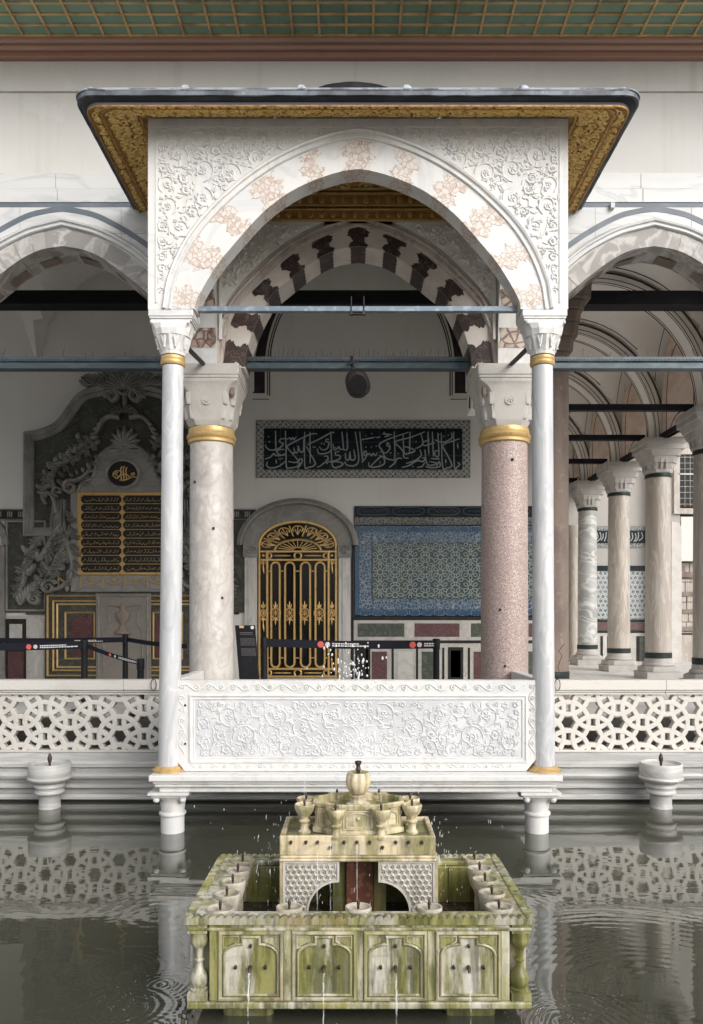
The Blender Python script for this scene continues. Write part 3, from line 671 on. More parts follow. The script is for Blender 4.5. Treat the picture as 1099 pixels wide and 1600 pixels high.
# grey marble facing of the lower part of the wall (two courses and the spandrels), 12 mm proud of the plaster
zc0, zc1, zc2, zc3 = Z(271, DP), Z(296, DP), Z(317.5, DP), Z(324.5, DP)
mb = MB(); rd = random.Random(3)
for z0, z1, off in ((zc1, zc0, 0), (zc2, zc1, .02)):
    x = -9.2 + off
    while x < 5.3:
        wdt = 1.0 if z0 == zc1 else 1.0
        x1 = min(5.44, x + .83*1.0)
        mb.box(x+.0025, x1-.0025, DP-.012-(.008 if z0 == zc2 else 0), DP+.001, z0+.002, z1-.002); x = x1
part('marble_course', mb, MAT['marble_band'], arcade, smooth=0, bev=.003)
mb = MB(); mb.box(-9.25, 5.44, DP-.010, DP+.001, zc3, zc2-.001)
part('blue_band', mb, MAT['blue_stone'], arcade, smooth=0)
for bi, c in enumerate(BAYS):
    lo, hi = c-BAYW/2, c+BAYW/2
    outer = [(p[0], p[1]) for p in arch(A_MLD, c, DP)]
    mb = MB(); mb.prism([(lo+.001, SP+.001), (lo+.001, zc3-.002), (hi-.001, zc3-.002), (hi-.001, SP+.001)] + outer[::-1], DP-.010, DP+.001)
    if bi != 1: part('spandrel', mb, MAT['marble_band'], arcade, smooth=0)
    inn = arch(A_IN, c, DP, 81); out = arch(A_OUT, c, DP, 81)
    # moulding round the arch
    mb = MB(); ml = arch(A_MLD, c, DP, 81)
    mid = [((a[0]+b[0])/2, (a[1]+b[1])/2) for a, b in zip(ml, out)]
    hw = (0.047 if bi != 1 else .05)
    mb.sweep(mid, [(-hw, DP+.002), (-hw, DP-.02), (-hw*.75, DP-.035), (-hw*.35, DP-.035), (-hw*.25, DP-.022), (hw*.1, DP-.022), (hw*.2, DP-.045), (hw*.6, DP-.05), (hw*.95, DP-.03), (hw, DP+.002)])
    part('arch_moulding', mb, MAT['marble_band' if bi != 1 else 'marble_cream'], arcade, smooth=50)
    mb = MB(); ring_mesh(mb, inn, out, DP-.004, DPB+.004)
    vr = part('arch', mb, MAT['voussoir_grey' if bi != 1 else 'voussoir_light'], arcade, smooth=30)
    if bi == 1:
        rd = random.Random(5); dk = MB()
        nv = 11
        for k in range(nv):
            tc = .035 + .93*k/(nv-1)
            hwid = .021 if k not in (0, nv-1) else .026
            ph = rd.uniform(-.15, .15)
            def edge(s, side, ph=ph, k=k):
                sg = -1 if side == 0 else 1
                q = (.0058*math.sin(2*PI*(1.55*s+.05+ph)) + .0022*math.sin(2*PI*(4.3*s+ph*3+side*.3)) + .0014*math.sin(2*PI*9.1*s+side)) if s >= 0 else .0012*math.sin(30*s+side)
                return sg*(q + (.004 if s > .8 else 0))
            inlay(dk, inn, out, tc-hwid, tc+hwid, DP-.004, DPB-DP, edge, .004, (.0, .985))
        part_islands('dark_voussoir', dk, MAT['voussoir_dark'], vr, 2, smooth=0)
    else:
        rd = random.Random(11+bi); pale = MB(); dk = MB(); t = .03
        while t < .95:
            wv = rd.uniform(.03, .055)
            if rd.random() < .62: inlay(pale, inn, out, t+.0022, t+wv-.0022, DP-.004, DPB-DP, lambda s, sd: 0, .003 + .002*rd.random(), (0, .99))
            t += wv
        part_islands('pale_voussoir', pale, MAT['voussoir_pale'], vr, 2, smooth=0)
        for t0, q0, q1, hwid in ((.44, .55, .9, .028), (.56, .5, .92, .03), (.66, .45, .8, .018), (.34, .5, .9, .03), (.75, .55, .95, .028), (.24, .5, .9, .03)):
            vs = []
            for tt in (t0-hwid, t0+hwid):
                a = arch_at(inn, tt); b = arch_at(out, tt); dx, dz = a[0]-b[0], a[1]-b[1]; l = math.hypot(dx, dz)
                for q in (q0, q1): vs.append((a[0]+dx/l*.006, lerp(DP, DPB, q), a[1]+dz/l*.006))
            dk.add(vs, [(0, 1, 3, 2)])
        part_islands('dark_inset', dk, MAT['stone_brown'], vr, 1, smooth=0, fix=False)
        # slate blue line that follows the arch
        bl = [(231,486),(200,440),(126,379),(62,341.5),(24,330.5),(0,327.5)]
        cv = [p for p in arch(bl, c, DP, 61)]
        mb = MB(); mb.sweep(cv, [(-.030, DP-.009), (-.030, DP-.0135), (.030, DP-.0135), (.030, DP-.009)])
        part('blue_arch_line', mb, MAT['blue_stone'], arcade, smooth=30)
# joints of the spandrel slabs
mb = MB()
for px in (32, 190, 930, 1080):
    mb.box(X(px, DP)-.0015, X(px, DP)+.0015, DP-.0115, DP-.009, Z(372, DP), zc3-.003)
for a, b in ((160, 228), (890, 925)): mb.box(X(a, DP), X(b, DP), DP-.0115, DP-.009, Z(366, DP), Z(365.5, DP))
part('slab_joint', mb, MAT['stone_brown'], arcade, smooth=0)
# a shallow ledge under the eave, cornice boards, eave soffit with its grid of battens, roof
mb = MB(); mb.box(-9.3, 5.45, DP-.03, DP+.001, Z(145, DP), zt-.002)
part('frieze', mb, MAT['plaster'], arcade, smooth=0, bev=.008)
mb = MB(); mb.box(-9.3, 6.7, 8.56, DP+.3, zt, 8.425)
part('cornice', mb, MAT['cornice_paint'], arcade, smooth=0, bev=.01)
mb = MB(); mb.box(-9.3, 6.7, 8.515, 8.9, 8.427, 8.475); mb.box(-9.3, 6.7, 8.47, 8.9, 8.477, 8.56)
part('cornice', mb, MAT['cornice_light'], arcade, smooth=0, bev=.014)
EV0 = 7.55
eave = MB(); eave.box(-9.4, 6.8, EV0, 8.47, 8.53, 8.60)
ev = part('eave_soffit', eave, MAT['green_paint'], arcade, smooth=0)
mb = MB(); rd = random.Random(2)
x = X(-300, 8.45) ; k = 0
while x < 6.7:
    mb.box(x-.014, x+.014, EV0+.005, 8.462, 8.508, 8.531); x += .298 + rd.uniform(-.006, .006)
yb = 8.45
while yb > EV0+.05:
    mb.box(-9.35, 6.75, yb-.012, yb+.012, 8.5135, 8.532); yb -= .148
part('batten_grid', mb, MAT['batten'], ev, smooth=0, bev=.004)
mb = MB(); mb.box(-9.5, 6.9, EV0-.12, EV0, 8.46, 8.72)
part('eave_board', mb, MAT['cornice_paint'], arcade, smooth=0, bev=.01)
mb = MB(); mb.add([(-9.6, EV0-.2, 8.725), (7.0, EV0-.2, 8.725), (7.0, 12, 10.4), (-9.6, 12, 10.4), (7.0, 24.4, 9.6), (-9.6, 24.4, 9.6),
                  (-9.6, EV0-.2, 8.80), (7.0, EV0-.2, 8.80), (7.0, 12, 10.5), (-9.6, 12, 10.5), (7.0, 24.4, 9.7), (-9.6, 24.4, 9.7)],
                 [(0,1,2,3),(3,2,4,5),(6,7,8,9),(9,8,10,11),(0,1,7,6),(4,5,11,10),(1,2,8,7),(2,4,10,8),(0,3,9,6),(3,5,11,9)])
part('roof', mb, MAT['lead'], arcade, smooth=0)
# wall lamp bracket stub beside the right arch
mb = MB(); mb.box(X(952, DP), X(958.5, DP), DP-.06, DP+.001, Z(329, DP), Z(320.5, DP))
part('bracket_block', mb, MAT['marble_band'], arcade, smooth=0, bev=.004)

# ---- vaulted ceiling of the portico (groin vault to each bay)
def groin(mb, x0, x1, y0, y1, zs, rise, n=22, flat=0.0):
    vs = []; fs = []
    for i in range(n+1):
        for j in range(n+1):
            u = 2*i/n-1; v = 2*j/n-1
            zx = rise*math.sqrt(max(0, 1-u*u)); zy = rise*.97*math.sqrt(max(0, 1-v*v))
            vs.append((lerp(x0, x1, i/n), lerp(y0, y1, j/n), zs + max(zx, zy)))
    for i in range(n):
        for j in range(n): fs.append((i*(n+1)+j, i*(n+1)+j+1, (i+1)*(n+1)+j+1, (i+1)*(n+1)+j))
    mb.add(vs, fs)
mb = MB(); b0 = X(395, DW); b1 = X(730, DW); bw = b1-b0
groin(mb, b0, b1, DPB, DW, 6.86, 2.02); groin(mb, b0-bw, b0, DPB, DW, 6.86, 2.02); groin(mb, b0-2*bw, b0-bw, DPB, DW, 6.86, 2.02)
part('vault', mb, MAT['plaster_in'], arcade, smooth=30, fix=False)

# ---- tie beams between the capitals with rows of bird spikes
zb0, zb1 = Z(578, 8.85), Z(560, 8.85)
for bi, c in enumerate(BAYS):
    lo, hi = c-BAYW/2+.2, c+BAYW/2-.2
    mb = MB(); zm = lerp(zb0, zb1, .58)
    mb.box(lo, hi, 8.80, 8.92, zb0, zm-.012)
    mb.box(lo, hi, 8.785, 8.815, zm+.004, zb1); mb.box(lo, hi, 8.815, 8.92, zm-.012, zm+.004)
    bm_ = part('tie_beam', mb, MAT['teal_metal'], arcade, smooth=0, bev=.004)
    sp = MB(); x = lo+.05; rd = random.Random(bi)
    while x < hi-.05:
        sp.box(x, x+.02, 8.7815, 8.7849, zm+.014, zm+.026); x += .042
    part('perforation', sp, MAT['iron'], bm_, smooth=0)
    sp = MB(); x = lo+.06
    dens = .065 if bi == 1 else .19
    while x < hi-.05:
        h = rd.uniform(.07, .13) if bi == 1 else rd.uniform(.04, .13)
        lean = rd.uniform(-.03, .03)
        sp.tube([(x, 8.86, zb1-.005), (x+lean, 8.86+rd.uniform(-.04, .04), zb1+h)], .0022, 4); x += dens*rd.uniform(.5, 1.5)
    part('bird_spikes', sp, MAT['iron'], bm_, smooth=0)

# ================================================================== the two big portico columns
def octa(a, c): return [(a,-a+c),(a,a-c),(a-c,a),(-a+c,a),(-a,a-c),(-a,-a+c),(-a+c,-a),(a-c,-a)]
def big_column(label, px, r, mat, rot):
    d = 8.85; cx = X(px, d)
    t = thing('portico_column', label, 'column', (cx, d, .5))
    z0, z1 = Z(688.5, 8.6), Z(664.5, 8.6)
    mb = MB(); mb.lathe(cx, d, [(r*1.12, .5), (r*1.12, .6), (r*1.04, .64), (r, .66), (r*.995, 1.5), (r*.985, 2.8), (r*.96, z0+.01)], 40)
    sh = part('shaft', mb, MAT[mat], t, smooth=50)
    hl = MB(); rd = random.Random(px)
    for k in range(3):
        a = -PI/2 + rd.uniform(-1.0, 1.0); zz = rd.uniform(1.5, 3.9)
        hl.lathe(cx+r*.985*math.cos(a), d+r*.985*math.sin(a), [(.013, zz), (.016, zz+.012), (.012, zz+.03)], 7)
    part_islands('dowel_hole', hl, MAT['line_brown'], sh, 1, smooth=0)
    mb = MB(); R = r
    mb.lathe(cx, d, [(R*.99, z0), (R*1.05, z0+.010), (R*1.06, z0+.038), (R*1.03, z0+.046), (R*1.09, z0+.062), (R*1.115, z0+.086), (R*1.07, z0+.108), (R*1.03, z0+.117), (R*1.045, z0+.13), (R*1.02, z1)], 40)
    part('gilded_collar', mb, MAT['gold'], t, smooth=35)
    zc = z1+.004; H = SP-zc
    mb = MB()
    mb.loft(cx, d, [(zc, octa(.235, .10)), (zc+.05, octa(.262, .115)), (zc+.07, octa(.268, .11)), (zc+.34, octa(.315, .12)), (zc+.42, octa(.335, .085)), (zc+.46, octa(.345, .04)), (zc+.475, octa(.352, .02)),
                    (zc+.50, octa(.352, .015)), (zc+.505, octa(.360, .012)), (zc+.535, octa(.360, .012)), (zc+.54, octa(.368, .010)), (SP-.001, octa(.372, .010))])
    cp = part('capital', mb, MAT['capital_grey'], t, smooth=30, bev=.004)
    # stepped muqarnas niches on the cut corners
    ni = MB(); dark = MB()
    for sx in (-1, 1):
        for sy in (-1, 1):
            for q, (zz, hh, o) in enumerate(((zc+.07, .15, .208), (zc+.225, .13, .240))):
                x0, y0 = cx+sx*o, d+sy*o
                for e in (-1, 1):
                    xx = x0 + e*.036*(1 if sx == sy else 1); yy = y0 - e*.036*sx*sy
                    ni.lathe(xx, yy, [(.028, zz), (.034, zz+.02), (.046, zz+hh*.8), (.05, zz+hh)], 6)
            dark.lathe(cx+sx*.285, d+sy*.285, [(.016, zc+.31), (.032, zc+.335), (.03, zc+.40), (.01, zc+.425)], 6)  # solid brown bodies give the corner recesses their shade by colour
    part('muqarnas', ni, MAT['capital_grey'], cp, smooth=0)
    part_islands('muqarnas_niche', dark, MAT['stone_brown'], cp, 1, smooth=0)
    md = MB(); zm = zc+.27
    yf = d-.303
    circ = [(cx+.048*math.cos(a*PI/10), zm+.048*math.sin(a*PI/10)) for a in range(20)]
    md.sweep(circ, [(-.006, yf+.02), (-.006, yf-.008), (.006, yf-.008), (.006, yf+.02)], closed=True)
    for k in range(6):
        a = k*PI/3; md.ribbon([(cx+.006*math.cos(a), zm+.006*math.sin(a)), (cx+.02*math.cos(a+.3), zm+.02*math.sin(a+.3)), (cx+.036*math.cos(a), zm+.036*math.sin(a))], [.004, .009, .003], .012, lambda u, v, h: (u, yf+.004-h, v))
    part('medallion', md, MAT['capital_grey'], cp, smooth=0)
    return t
big_column('thick pale veined marble column with gilded collar, left of the gilded gate', 331, .256, 'marble_dark_column', 0)
big_column('thick speckled pink granite column with gilded collar, in front of the blue tile panel', 788.5, .272, 'granite_pink', 1)

# ================================================================== the balcony with its canopy
bal = thing('canopied_balcony', 'carved white marble balcony with two slender columns and gilded eave, standing in the pool', 'balcony', (X(559.5, DF), 7.4, 0))
BX = X(559.5, DF)
XL, XR = X(231.5, DF), X(888, DF)
WT = DF+.20
ZB, ZT = Z(483, DF), Z(185, DF)
F_IN = [(254,483),(252,470),(238,443),(216,409),(185,372),(148,332),(104,299),(61,279),(25,268),(0,264.5)]
F_OUT = [(294,483),(292,470),(286,437),(265,390),(228,341),(166,287),(98,246.5),(42,225),(15,219),(0,217.5)]
F_MLD = [(303,483),(301,470),(295,437),(273,384),(239,335),(185,282),(127,242),(62,215),(22,204.5),(0,202)]
inn, out, mld = arch(F_IN, BX, DF, 97), arch(F_OUT, BX, DF, 97), arch(F_MLD, BX, DF, 97)
mb = MB(); mb.prism([(XL, ZB), (XL, ZT), (XR, ZT), (XR, ZB)] + out[::-1], DF, WT)
fw = part('front_wall', mb, MAT['marble_white'], bal, smooth=0)
mb = MB(); ring_mesh(mb, inn, out, DF-.003, WT+.003)
ar = part('front_arch', mb, MAT['marble_white'], bal, smooth=30)
mb = MB(); mid = [((a[0]+b[0])/2, (a[1]+b[1])/2) for a, b in zip(mld, out)]
hw = .045
mb.sweep(mid, [(-hw, DF+.002), (-hw, DF-.010), (-hw*.8, DF-.022), (-hw*.5, DF-.022), (-hw*.35, DF-.012), (hw*.15, DF-.010), (hw*.3, DF-.03), (hw*.7, DF-.036), (hw, DF-.02), (hw, DF+.002)])
part('arch_moulding', mb, MAT['marble_white'], ar, smooth=50)
fl = MB(); rd = random.Random(21)
for k, tc in enumerate((.025, .115, .208, .303, .402, .5, .598, .697, .792, .885, .975)):
    a1, a2, a3 = rd.uniform(0, 6), rd.uniform(0, 6), rd.uniform(0, 6)
    def edge(s, side, a1=a1, a2=a2, a3=a3):
        sg = -1 if side == 0 else 1
        if s < 0: s = -.12*s
        return sg*(.0065*math.sin(10*s+a1+side*2) + .0038*math.sin(25*s+a2+side) + .0024*math.sin(52*s+a3))
    hwid = (.023 + .005*math.sin(k*2.7)) if 0 < k < 10 else .020
    inlay(fl, inn, out, tc-hwid, tc+hwid, DF-.003, WT-DF, edge, .003, (0, .97))
part_islands('flower_inlay', fl, MAT['flower'], ar, 2, smooth=0)
# fillet and relief of the spandrels
mb = MB(); i1 = 13*DF/F
fr = [(XL+i1, ZB+.06), (XL+i1, ZT-i1), (XR-i1, ZT-i1), (XR-i1, ZB+.06)]
mb.sweep(fr, [(-.010, DF+.001), (-.006, DF-.010), (.006, DF-.010), (.010, DF+.001)])
part('fillet', mb, MAT['marble_white'], fw, smooth=0)
ins_out = offset_inside([(XL+.06, ZB), (XL+.06, ZB-1), (XR-.06, ZB-1), (XR-.06, ZB)])
mld_in = offset_inside([(mld[0][0]-.0, ZB-1)] + mld + [(mld[-1][0], ZB-1)])
x_m = lambda u, v: any(math.hypot(u-p[0], v-p[1]) < .045 for p in mld[::2])
def spand(u, v): return XL+.088 < u < XR-.088 and ZB+.15 < v < ZT-.088 and not mld_in(u, v) and not x_m(u, v)
rl = MB(); sf_ = lambda u, v, h: (u, DF-h, v); smf = lambda u, v, h: (2*BX-u, DF-h, v); rd = random.Random(91)
spots = []
for k in range(9000):
    u, v = rd.uniform(XL+.12, BX), rd.uniform(ZB+.12, ZT-.09)
    room = min([math.hypot(u-p[0], v-p[1]) for p in mld] + [u-XL-.085, ZT-.085-v])
    if mld_in(u, v) or room < .03: continue
    r = min(room, .125 if k < 1500 else .06) * (1.0 if k > 300 else 1.0)
    if all(math.hypot(u-q[0], v-q[1]) > (r+q[2])*.93 for q in spots): spots.append((u, v, r))
for k, (u, v, r) in enumerate(spots):
    hd = 1 if k % 2 else -1; a0 = rd.uniform(0, 6.3); lv = [(rd.uniform(.4, 1.0), rd.uniform(.32, .5)) for q in range(9)]
    for f in (sf_, smf):
        sp = spiral(u, v, r*.96, r*.2, a0, 1.35, 28, hd); clip_ribbon(rl, sp, .009*min(1, r/.09+.3), .010, f, spand)
        if r > .05: flower(rl, u, v, r*.32, .010, f, 5, a0)
        for q in range(8 if r > .05 else 4):
            p = sp[2+q*2]; an = math.atan2(p[1]-v, p[0]-u)
            acanthus(rl, p[0], p[1], an+hd*lv[q][0]*1.3, r*lv[q][1], .010, f, hd, spand)
for k in range(2000):
    u, v = rd.uniform(XL+.08, BX), rd.uniform(ZB+.1, ZT-.08); a = rd.uniform(0, 6.3); l_ = rd.uniform(.04, .075); b_ = rd.uniform(-1.6, 1.6)
    if spand(u, v) and not any(math.hypot(u-q[0], v-q[1]) < q[2]*.9 for q in spots):
        for f in (sf_, smf): leaf(rl, u, v, a, l_, .008, .009, f, b_, spand)
part('arabesque_relief', rl, MAT['marble_white'], fw, smooth=60, fix=False)

# side walls with their own arches (open towards left and right)
SWI = .41
for side in (-1, 1):
    xo = XL if side < 0 else XR
    x0, x1 = (xo, xo+SWI) if side < 0 else (xo-SWI, xo)
    y0, y1 = WT+.001, DP-.012
    ya, yb = DF+.40, DP-.10
    half = [(ya, ZB), (ya+.02, ZB+.35), (ya+.11, ZB+.75), (ya+.24, ZB+1.02), (ya+.40, ZB+1.20), ((ya+yb)/2, ZB+1.33)]
    cv = catmull(half, 6); cv = cv + [(ya+yb-p[0], p[1]) for p in cv[-2::-1]]
    pl = [(y0, ZB), (y0, ZT), (y1, ZT), (y1, ZB-.06), (yb, ZB-.06)] + cv[::-1]
    mb = MB(); mb.prism(pl, x0, x1, fn=lambda u, v, x: (x, u, v))
    sw = part('side_wall', mb, MAT['marble_white'], bal, smooth=0)
    fi = MB(); rs = resample(cv, 80)
    for k in range(7):
        t0 = .035 + k*.143; pts = [rs[int(79*(t0 + q*.075/6))] for q in range(7)]
        vs = []; fs = []
        for i, p in enumerate(pts):
            j = max(0, min(i, 6))
            a = rs[max(0, rs.index(p)-1)]; b = rs[min(79, rs.index(p)+1)]; tx, tz = b[0]-a[0], b[1]-a[1]; l = math.hypot(tx, tz) or 1
            nx, nz = tz/l*.004, -tx/l*.004
            e = .012*math.sin(7*i+k)
            vs += [(x0+.012+e, p[0]+nx, p[1]+nz), (x1-.012+e*.6, p[0]+nx, p[1]+nz)]
        for i in range(6): fs.append((2*i, 2*i+1, 2*i+3, 2*i+2))
        fi.add(vs, fs)
        # matching flower piece on the inner face
        xin = x1+.003 if side < 0 else x0-.003
    part_islands('flower_inlay', fi, MAT['flower_dark'], sw, 1, smooth=0, fix=False)

# rear spandrel above the striped arch, inside the canopy
xi0, xi1 = XL+SWI+.002, XR-SWI-.002
ZG = Z(345, DP-.06)
cb = BAYS[1]
mlb = arch([(229,575),(225,535),(219,505),(202,470),(175,436),(123,388),(64,354),(25,344),(0,339)], cb, DP, 61)
pts_in = [p for p in mlb if xi0+.02 < p[0] < xi1-.02]
mb = MB(); mb.prism([(xi0, pts_in[0][1]), (xi0, ZG), (xi1, ZG), (xi1, pts_in[-1][1])] + pts_in[::-1], DP-.04, DP-.010)
rs_ = part('rear_spandrel', mb, MAT['marble_carved'], bal, smooth=0)
mi = offset_inside([(mlb[0][0], 0)] + mlb + [(mlb[-1][0], 0)])
def rsp(u, v): return xi0+.05 < u < xi1-.05 and SP+.1 < v < ZG-.03 and not mi(u, v) and not any(math.hypot(u-p[0], v-p[1]) < .03 for p in mlb)
rl = MB(); scrollwork(rl, xi0, xi1, SP, ZG, .17, lambda u, v, h: (u, DP-.04-h, v), rsp, .16, .024, 6, 9)
part('arabesque_relief', rl, MAT['marble_carved'], rs_, smooth=60, fix=False)
mb = MB()
for x in (xi0+.012, xi1-.05): mb.box(x, x+.038, DP-.075, DP-.041, SP+.3, ZG-.005)
part_islands('edge_moulding', mb, MAT['marble_carved'], rs_, 1, smooth=0, bev=.008)
# gilded cornice and ceiling under the canopy
mb = MB()
for z0, z1, o in ((ZG, ZG+.03, .05), (ZG+.105, ZG+.125, .085), (ZG+.145, ZG+.16, .10), (ZG+.25, ZG+.27, .15), (ZG+.285, ZG+.31, .18)): mb.box(xi0, xi1, DP-.012-o, DP-.0115, z0, z1)
gc = part('gilded_cornice', mb, MAT['gold_leaf'], bal, smooth=0, bev=.006)
mb = MB()
for z0, z1, o in ((ZG+.03, ZG+.105, .045), (ZG+.16, ZG+.25, .10)): mb.box(xi0, xi1, DP-.012-o, DP-.0115, z0, z1)
mb.box(xi0, xi1, WT+.005, DP-.012, ZG+.31, ZG+.34)
part('cornice_ground', mb, MAT['gold_ground'], gc, smooth=0)
lf = MB()
for zc_, hh, o in ((ZG+.033, .07, .058), (ZG+.165, .08, .113)):
    x = xi0+.05; k = 0
    while x < xi1-.04:
        for sg in (-1, 1): leaf(lf, x, zc_, PI/2 - sg*.9, hh*1.25, .014, .018, lambda u, v, h, o=o: (u, DP-o-.0-h, v), sg*1.9)
        leaf(lf, x, zc_, PI/2, hh*.9, .012, .02, lambda u, v, h, o=o: (u, DP-o-h, v), 0)
        x += .125; k += 1
part('leaf_row', lf, MAT['gold_leaf'], gc, smooth=60, fix=False)
rl = MB(); scrollwork(rl, xi0+.05, xi1-.05, WT+.05, DP-.25, .2, lambda u, v, h: (u, v, ZG+.31-h), None, .12, .02, 5, 31)
part('ceiling_carving', rl, MAT['gold_leaf'], gc, smooth=60, fix=False)

# ---- eave: lead edge, fascia, carved gilded soffit
EX0, EX1, EY = BX-2.545, BX+2.545, 6.76
def uloop(inset, rad, ncorner=9, sub=16):
    x0, x1, y = EX0+inset, EX1-inset, EY+inset
    P = []
    for i in range(sub+1): P.append((x0, lerp(DP-.012, y+rad, i/sub)))
    for i in range(1, ncorner): a = PI + (PI/2)*i/ncorner; P.append((x0+rad+rad*math.cos(a), y+rad+rad*math.sin(a)))
    for i in range(sub*2+1): P.append((lerp(x0+rad, x1-rad, i/(sub*2)), y))
    for i in range(1, ncorner): a = -PI/2 + (PI/2)*i/ncorner; P.append((x1-rad+rad*math.cos(a), y+rad+rad*math.sin(a)))
    for i in range(sub+1): P.append((x1, lerp(y+rad, DP-.012, i/sub)))
    return P
def iloop(ncorner=9, sub=16):
    x0, x1, y = XL-.002, XR+.002, DF-.002
    P = []
    for i in range(sub+1): P.append((x0, lerp(DP-.012, y, i/sub)))
    for i in range(1, ncorner): P.append((x0, y))
    for i in range(sub*2+1): P.append((lerp(x0, x1, i/(sub*2)), y))
    for i in range(1, ncorner): P.append((x1, y))
    for i in range(sub+1): P.append((x1, lerp(y, DP-.012, i/sub)))
    return P
ZE_T, ZE_B, ZS_O, ZS_I = 6.752, 6.700, 6.655, 6.790
def band_mesh(mb, rows):
    """rows: list of loops of 3D points"""
    m = len(rows[0]); vs = [p for r in rows for p in r]; fs = []
    for i in range(len(rows)-1):
        for k in range(m-1): fs.append((i*m+k, i*m+k+1, (i+1)*m+k+1, (i+1)*m+k))
    mb.add(vs, fs)
U0, U1, U2, U3 = uloop(0, .17), uloop(.02, .165), uloop(.045, .16), uloop(.07, .15)
rd = random.Random(8)
mb = MB(); z_ = lambda P, z: [(p[0], p[1], z) for p in P]
wob = [rd.uniform(-.006, .006) for _ in U0]
band_mesh(mb, [[(p[0], p[1], ZE_B+w) for p, w in zip(U1, wob)], [(p[0], p[1], ZE_B-.004+w*.5) for p, w in zip(U0, wob)], [(p[0], p[1], ZE_T-.015+w*.5) for p, w in zip(U0, wob)], [(p[0], p[1], ZE_T+w) for p, w in zip(U1, wob)], z_(uloop(.10, .2), ZE_T+.03)])
rf = part('lead_roof', mb, MAT['lead'], bal, smooth=40, fix=False)
mb = MB(); band_mesh(mb, [z_(uloop(-.006, .17), ZE_T-.012), z_(uloop(-.010, .17), ZE_T-.004), z_(uloop(-.004, .17), ZE_T+.006), z_(U1, ZE_T+.008)]); part('rolled_edge', mb, MAT['lead_light'], rf, smooth=40, fix=False)
mb = MB(); TOP = [(BX + max(-.7, min(.7, p[0]-BX))*.9, max(8.45, min(DP-.02, p[1]))) for p in uloop(.10, .2)]
mbr = uloop(.10, .2); band_mesh(mb, [z_(mbr, ZE_T+.03), [(lerp(p[0], q[0], .5), lerp(p[1], q[1], .5), 7.34) for p, q in zip(mbr, TOP)], z_(TOP, 7.93)])
mb.lathe(BX-.05, 8.42, [(.62, 7.5), (.60, 7.72), (.42, 7.88), (.2, 7.94), (.03, 7.96)], 24, sy=.35)
part('roof_sheet', mb, MAT['lead_dark'], rf, smooth=0, fix=False)
mb = MB()
for px in (288, 470, 636, 820):
    xx = X(px, EY)
    mb.loft(xx, EY+.06, [(ZE_T-.012, octa(.046, .02)), (ZE_T+.03, octa(.05, .022)), (ZE_T+.055, octa(.036, .02)), (ZE_T+.062, octa(.02, .01))])
for xx, sg in ((EX0+.17, -1), (EX1-.17, 1)):
    mb.add([(xx-.05*1, EY+.0, ZE_T-.02), (xx+.13*-sg, EY-.0, ZE_T-.006), (xx+.10*-sg, EY+.12, ZE_T+.03), (xx, EY+.10, ZE_T+.04), (xx+.02*sg, EY+.02, ZE_T+.035)], [(0,1,4), (1,2,3,4), (0,4,3), (0,3,2,1)])
part_islands('seam_cap', mb, MAT['lead_light'], rf, 1, smooth=0, bev=.006)
mb = MB(); band_mesh(mb, [z_(U1, ZE_B+.002), z_(U2, ZE_B-.018), z_(U3, ZE_B-.02)])
part('drip_edge', mb, MAT['lead_dark'], bal, smooth=40, fix=False)
I3 = iloop(); m_ = len(U3)
def soff(i, s, h=0.0):
    a, b = U3[i], I3[i]
    return (lerp(a[0], b[0], s), lerp(a[1], b[1], s), lerp(ZS_O, ZS_I, s) - h)
mb = MB(); band_mesh(mb, [z_(U3, ZE_B-.018), [soff(i, 0) for i in range(m_)]])
part('fascia', mb, MAT['fascia_grey'], bal, smooth=40, fix=False)
mb = MB(); band_mesh(mb, [[soff(i, s) for i in range(m_)] for s in (0, .25, .5, .75, 1)])
sf = part('gilded_soffit', mb, MAT['gold_ground'], bal, smooth=40, fix=False)
mb = MB()
for s0, s1, h in ((0.0, .035, .014), (.20, .27, .016), (.84, .90, .014)):
    band_mesh(mb, [[soff(i, s0, 0) for i in range(m_)], [soff(i, lerp(s0, s1, .2), h) for i in range(m_)], [soff(i, lerp(s0, s1, .8), h) for i in range(m_)], [soff(i, s1, 0) for i in range(m_)]])
part('gilded_fillet', mb, MAT['gold_band'], sf, smooth=40, fix=False)
# U path length parameter for the carving
LU = [0]
for i in range(1, m_):
    a, b = soff(i-1, .5), soff(i, .5); LU.append(LU[-1] + math.hypot(a[0]-b[0], a[1]-b[1]))
def sfn(u, v, h):
    u = max(0, min(LU[-1]-1e-6, u)); lo_, hi_ = 0, m_-1
    while hi_-lo_ > 1:
        md_ = (lo_+hi_)//2
        if LU[md_] <= u: lo_ = md_
        else: hi_ = md_
    t = (u-LU[lo_])/max(1e-9, LU[hi_]-LU[lo_]); a, b = soff(lo_, v/.45, h), soff(hi_, v/.45, h)
    return tuple(lerp(a[q], b[q], t) for q in range(3))
cv = MB(); scrollwork(cv, .02, LU[-1]-.02, .13, .375, .085, sfn, lambda u, v: .125 < v < .375 and 0 < u < LU[-1], .15, .016, 6, 12)
scrollwork(cv, .02, LU[-1]-.02, .018, .09, .075, sfn, lambda u, v: .018 < v < .088 and 0 < u < LU[-1], .15, .014, 3, 13)
part('carved_scrolls', cv, MAT['gold_carved'], sf, smooth=60, fix=False)
bo = MB(); u = .2
while u < LU[-1]-.1:
    c = sfn(u, .25, .012); bo.sphere(c, .014, n=8, rings=4, sz=.6); u += .32
part('green_boss', bo, MAT['dado_green'], sf, smooth=60)

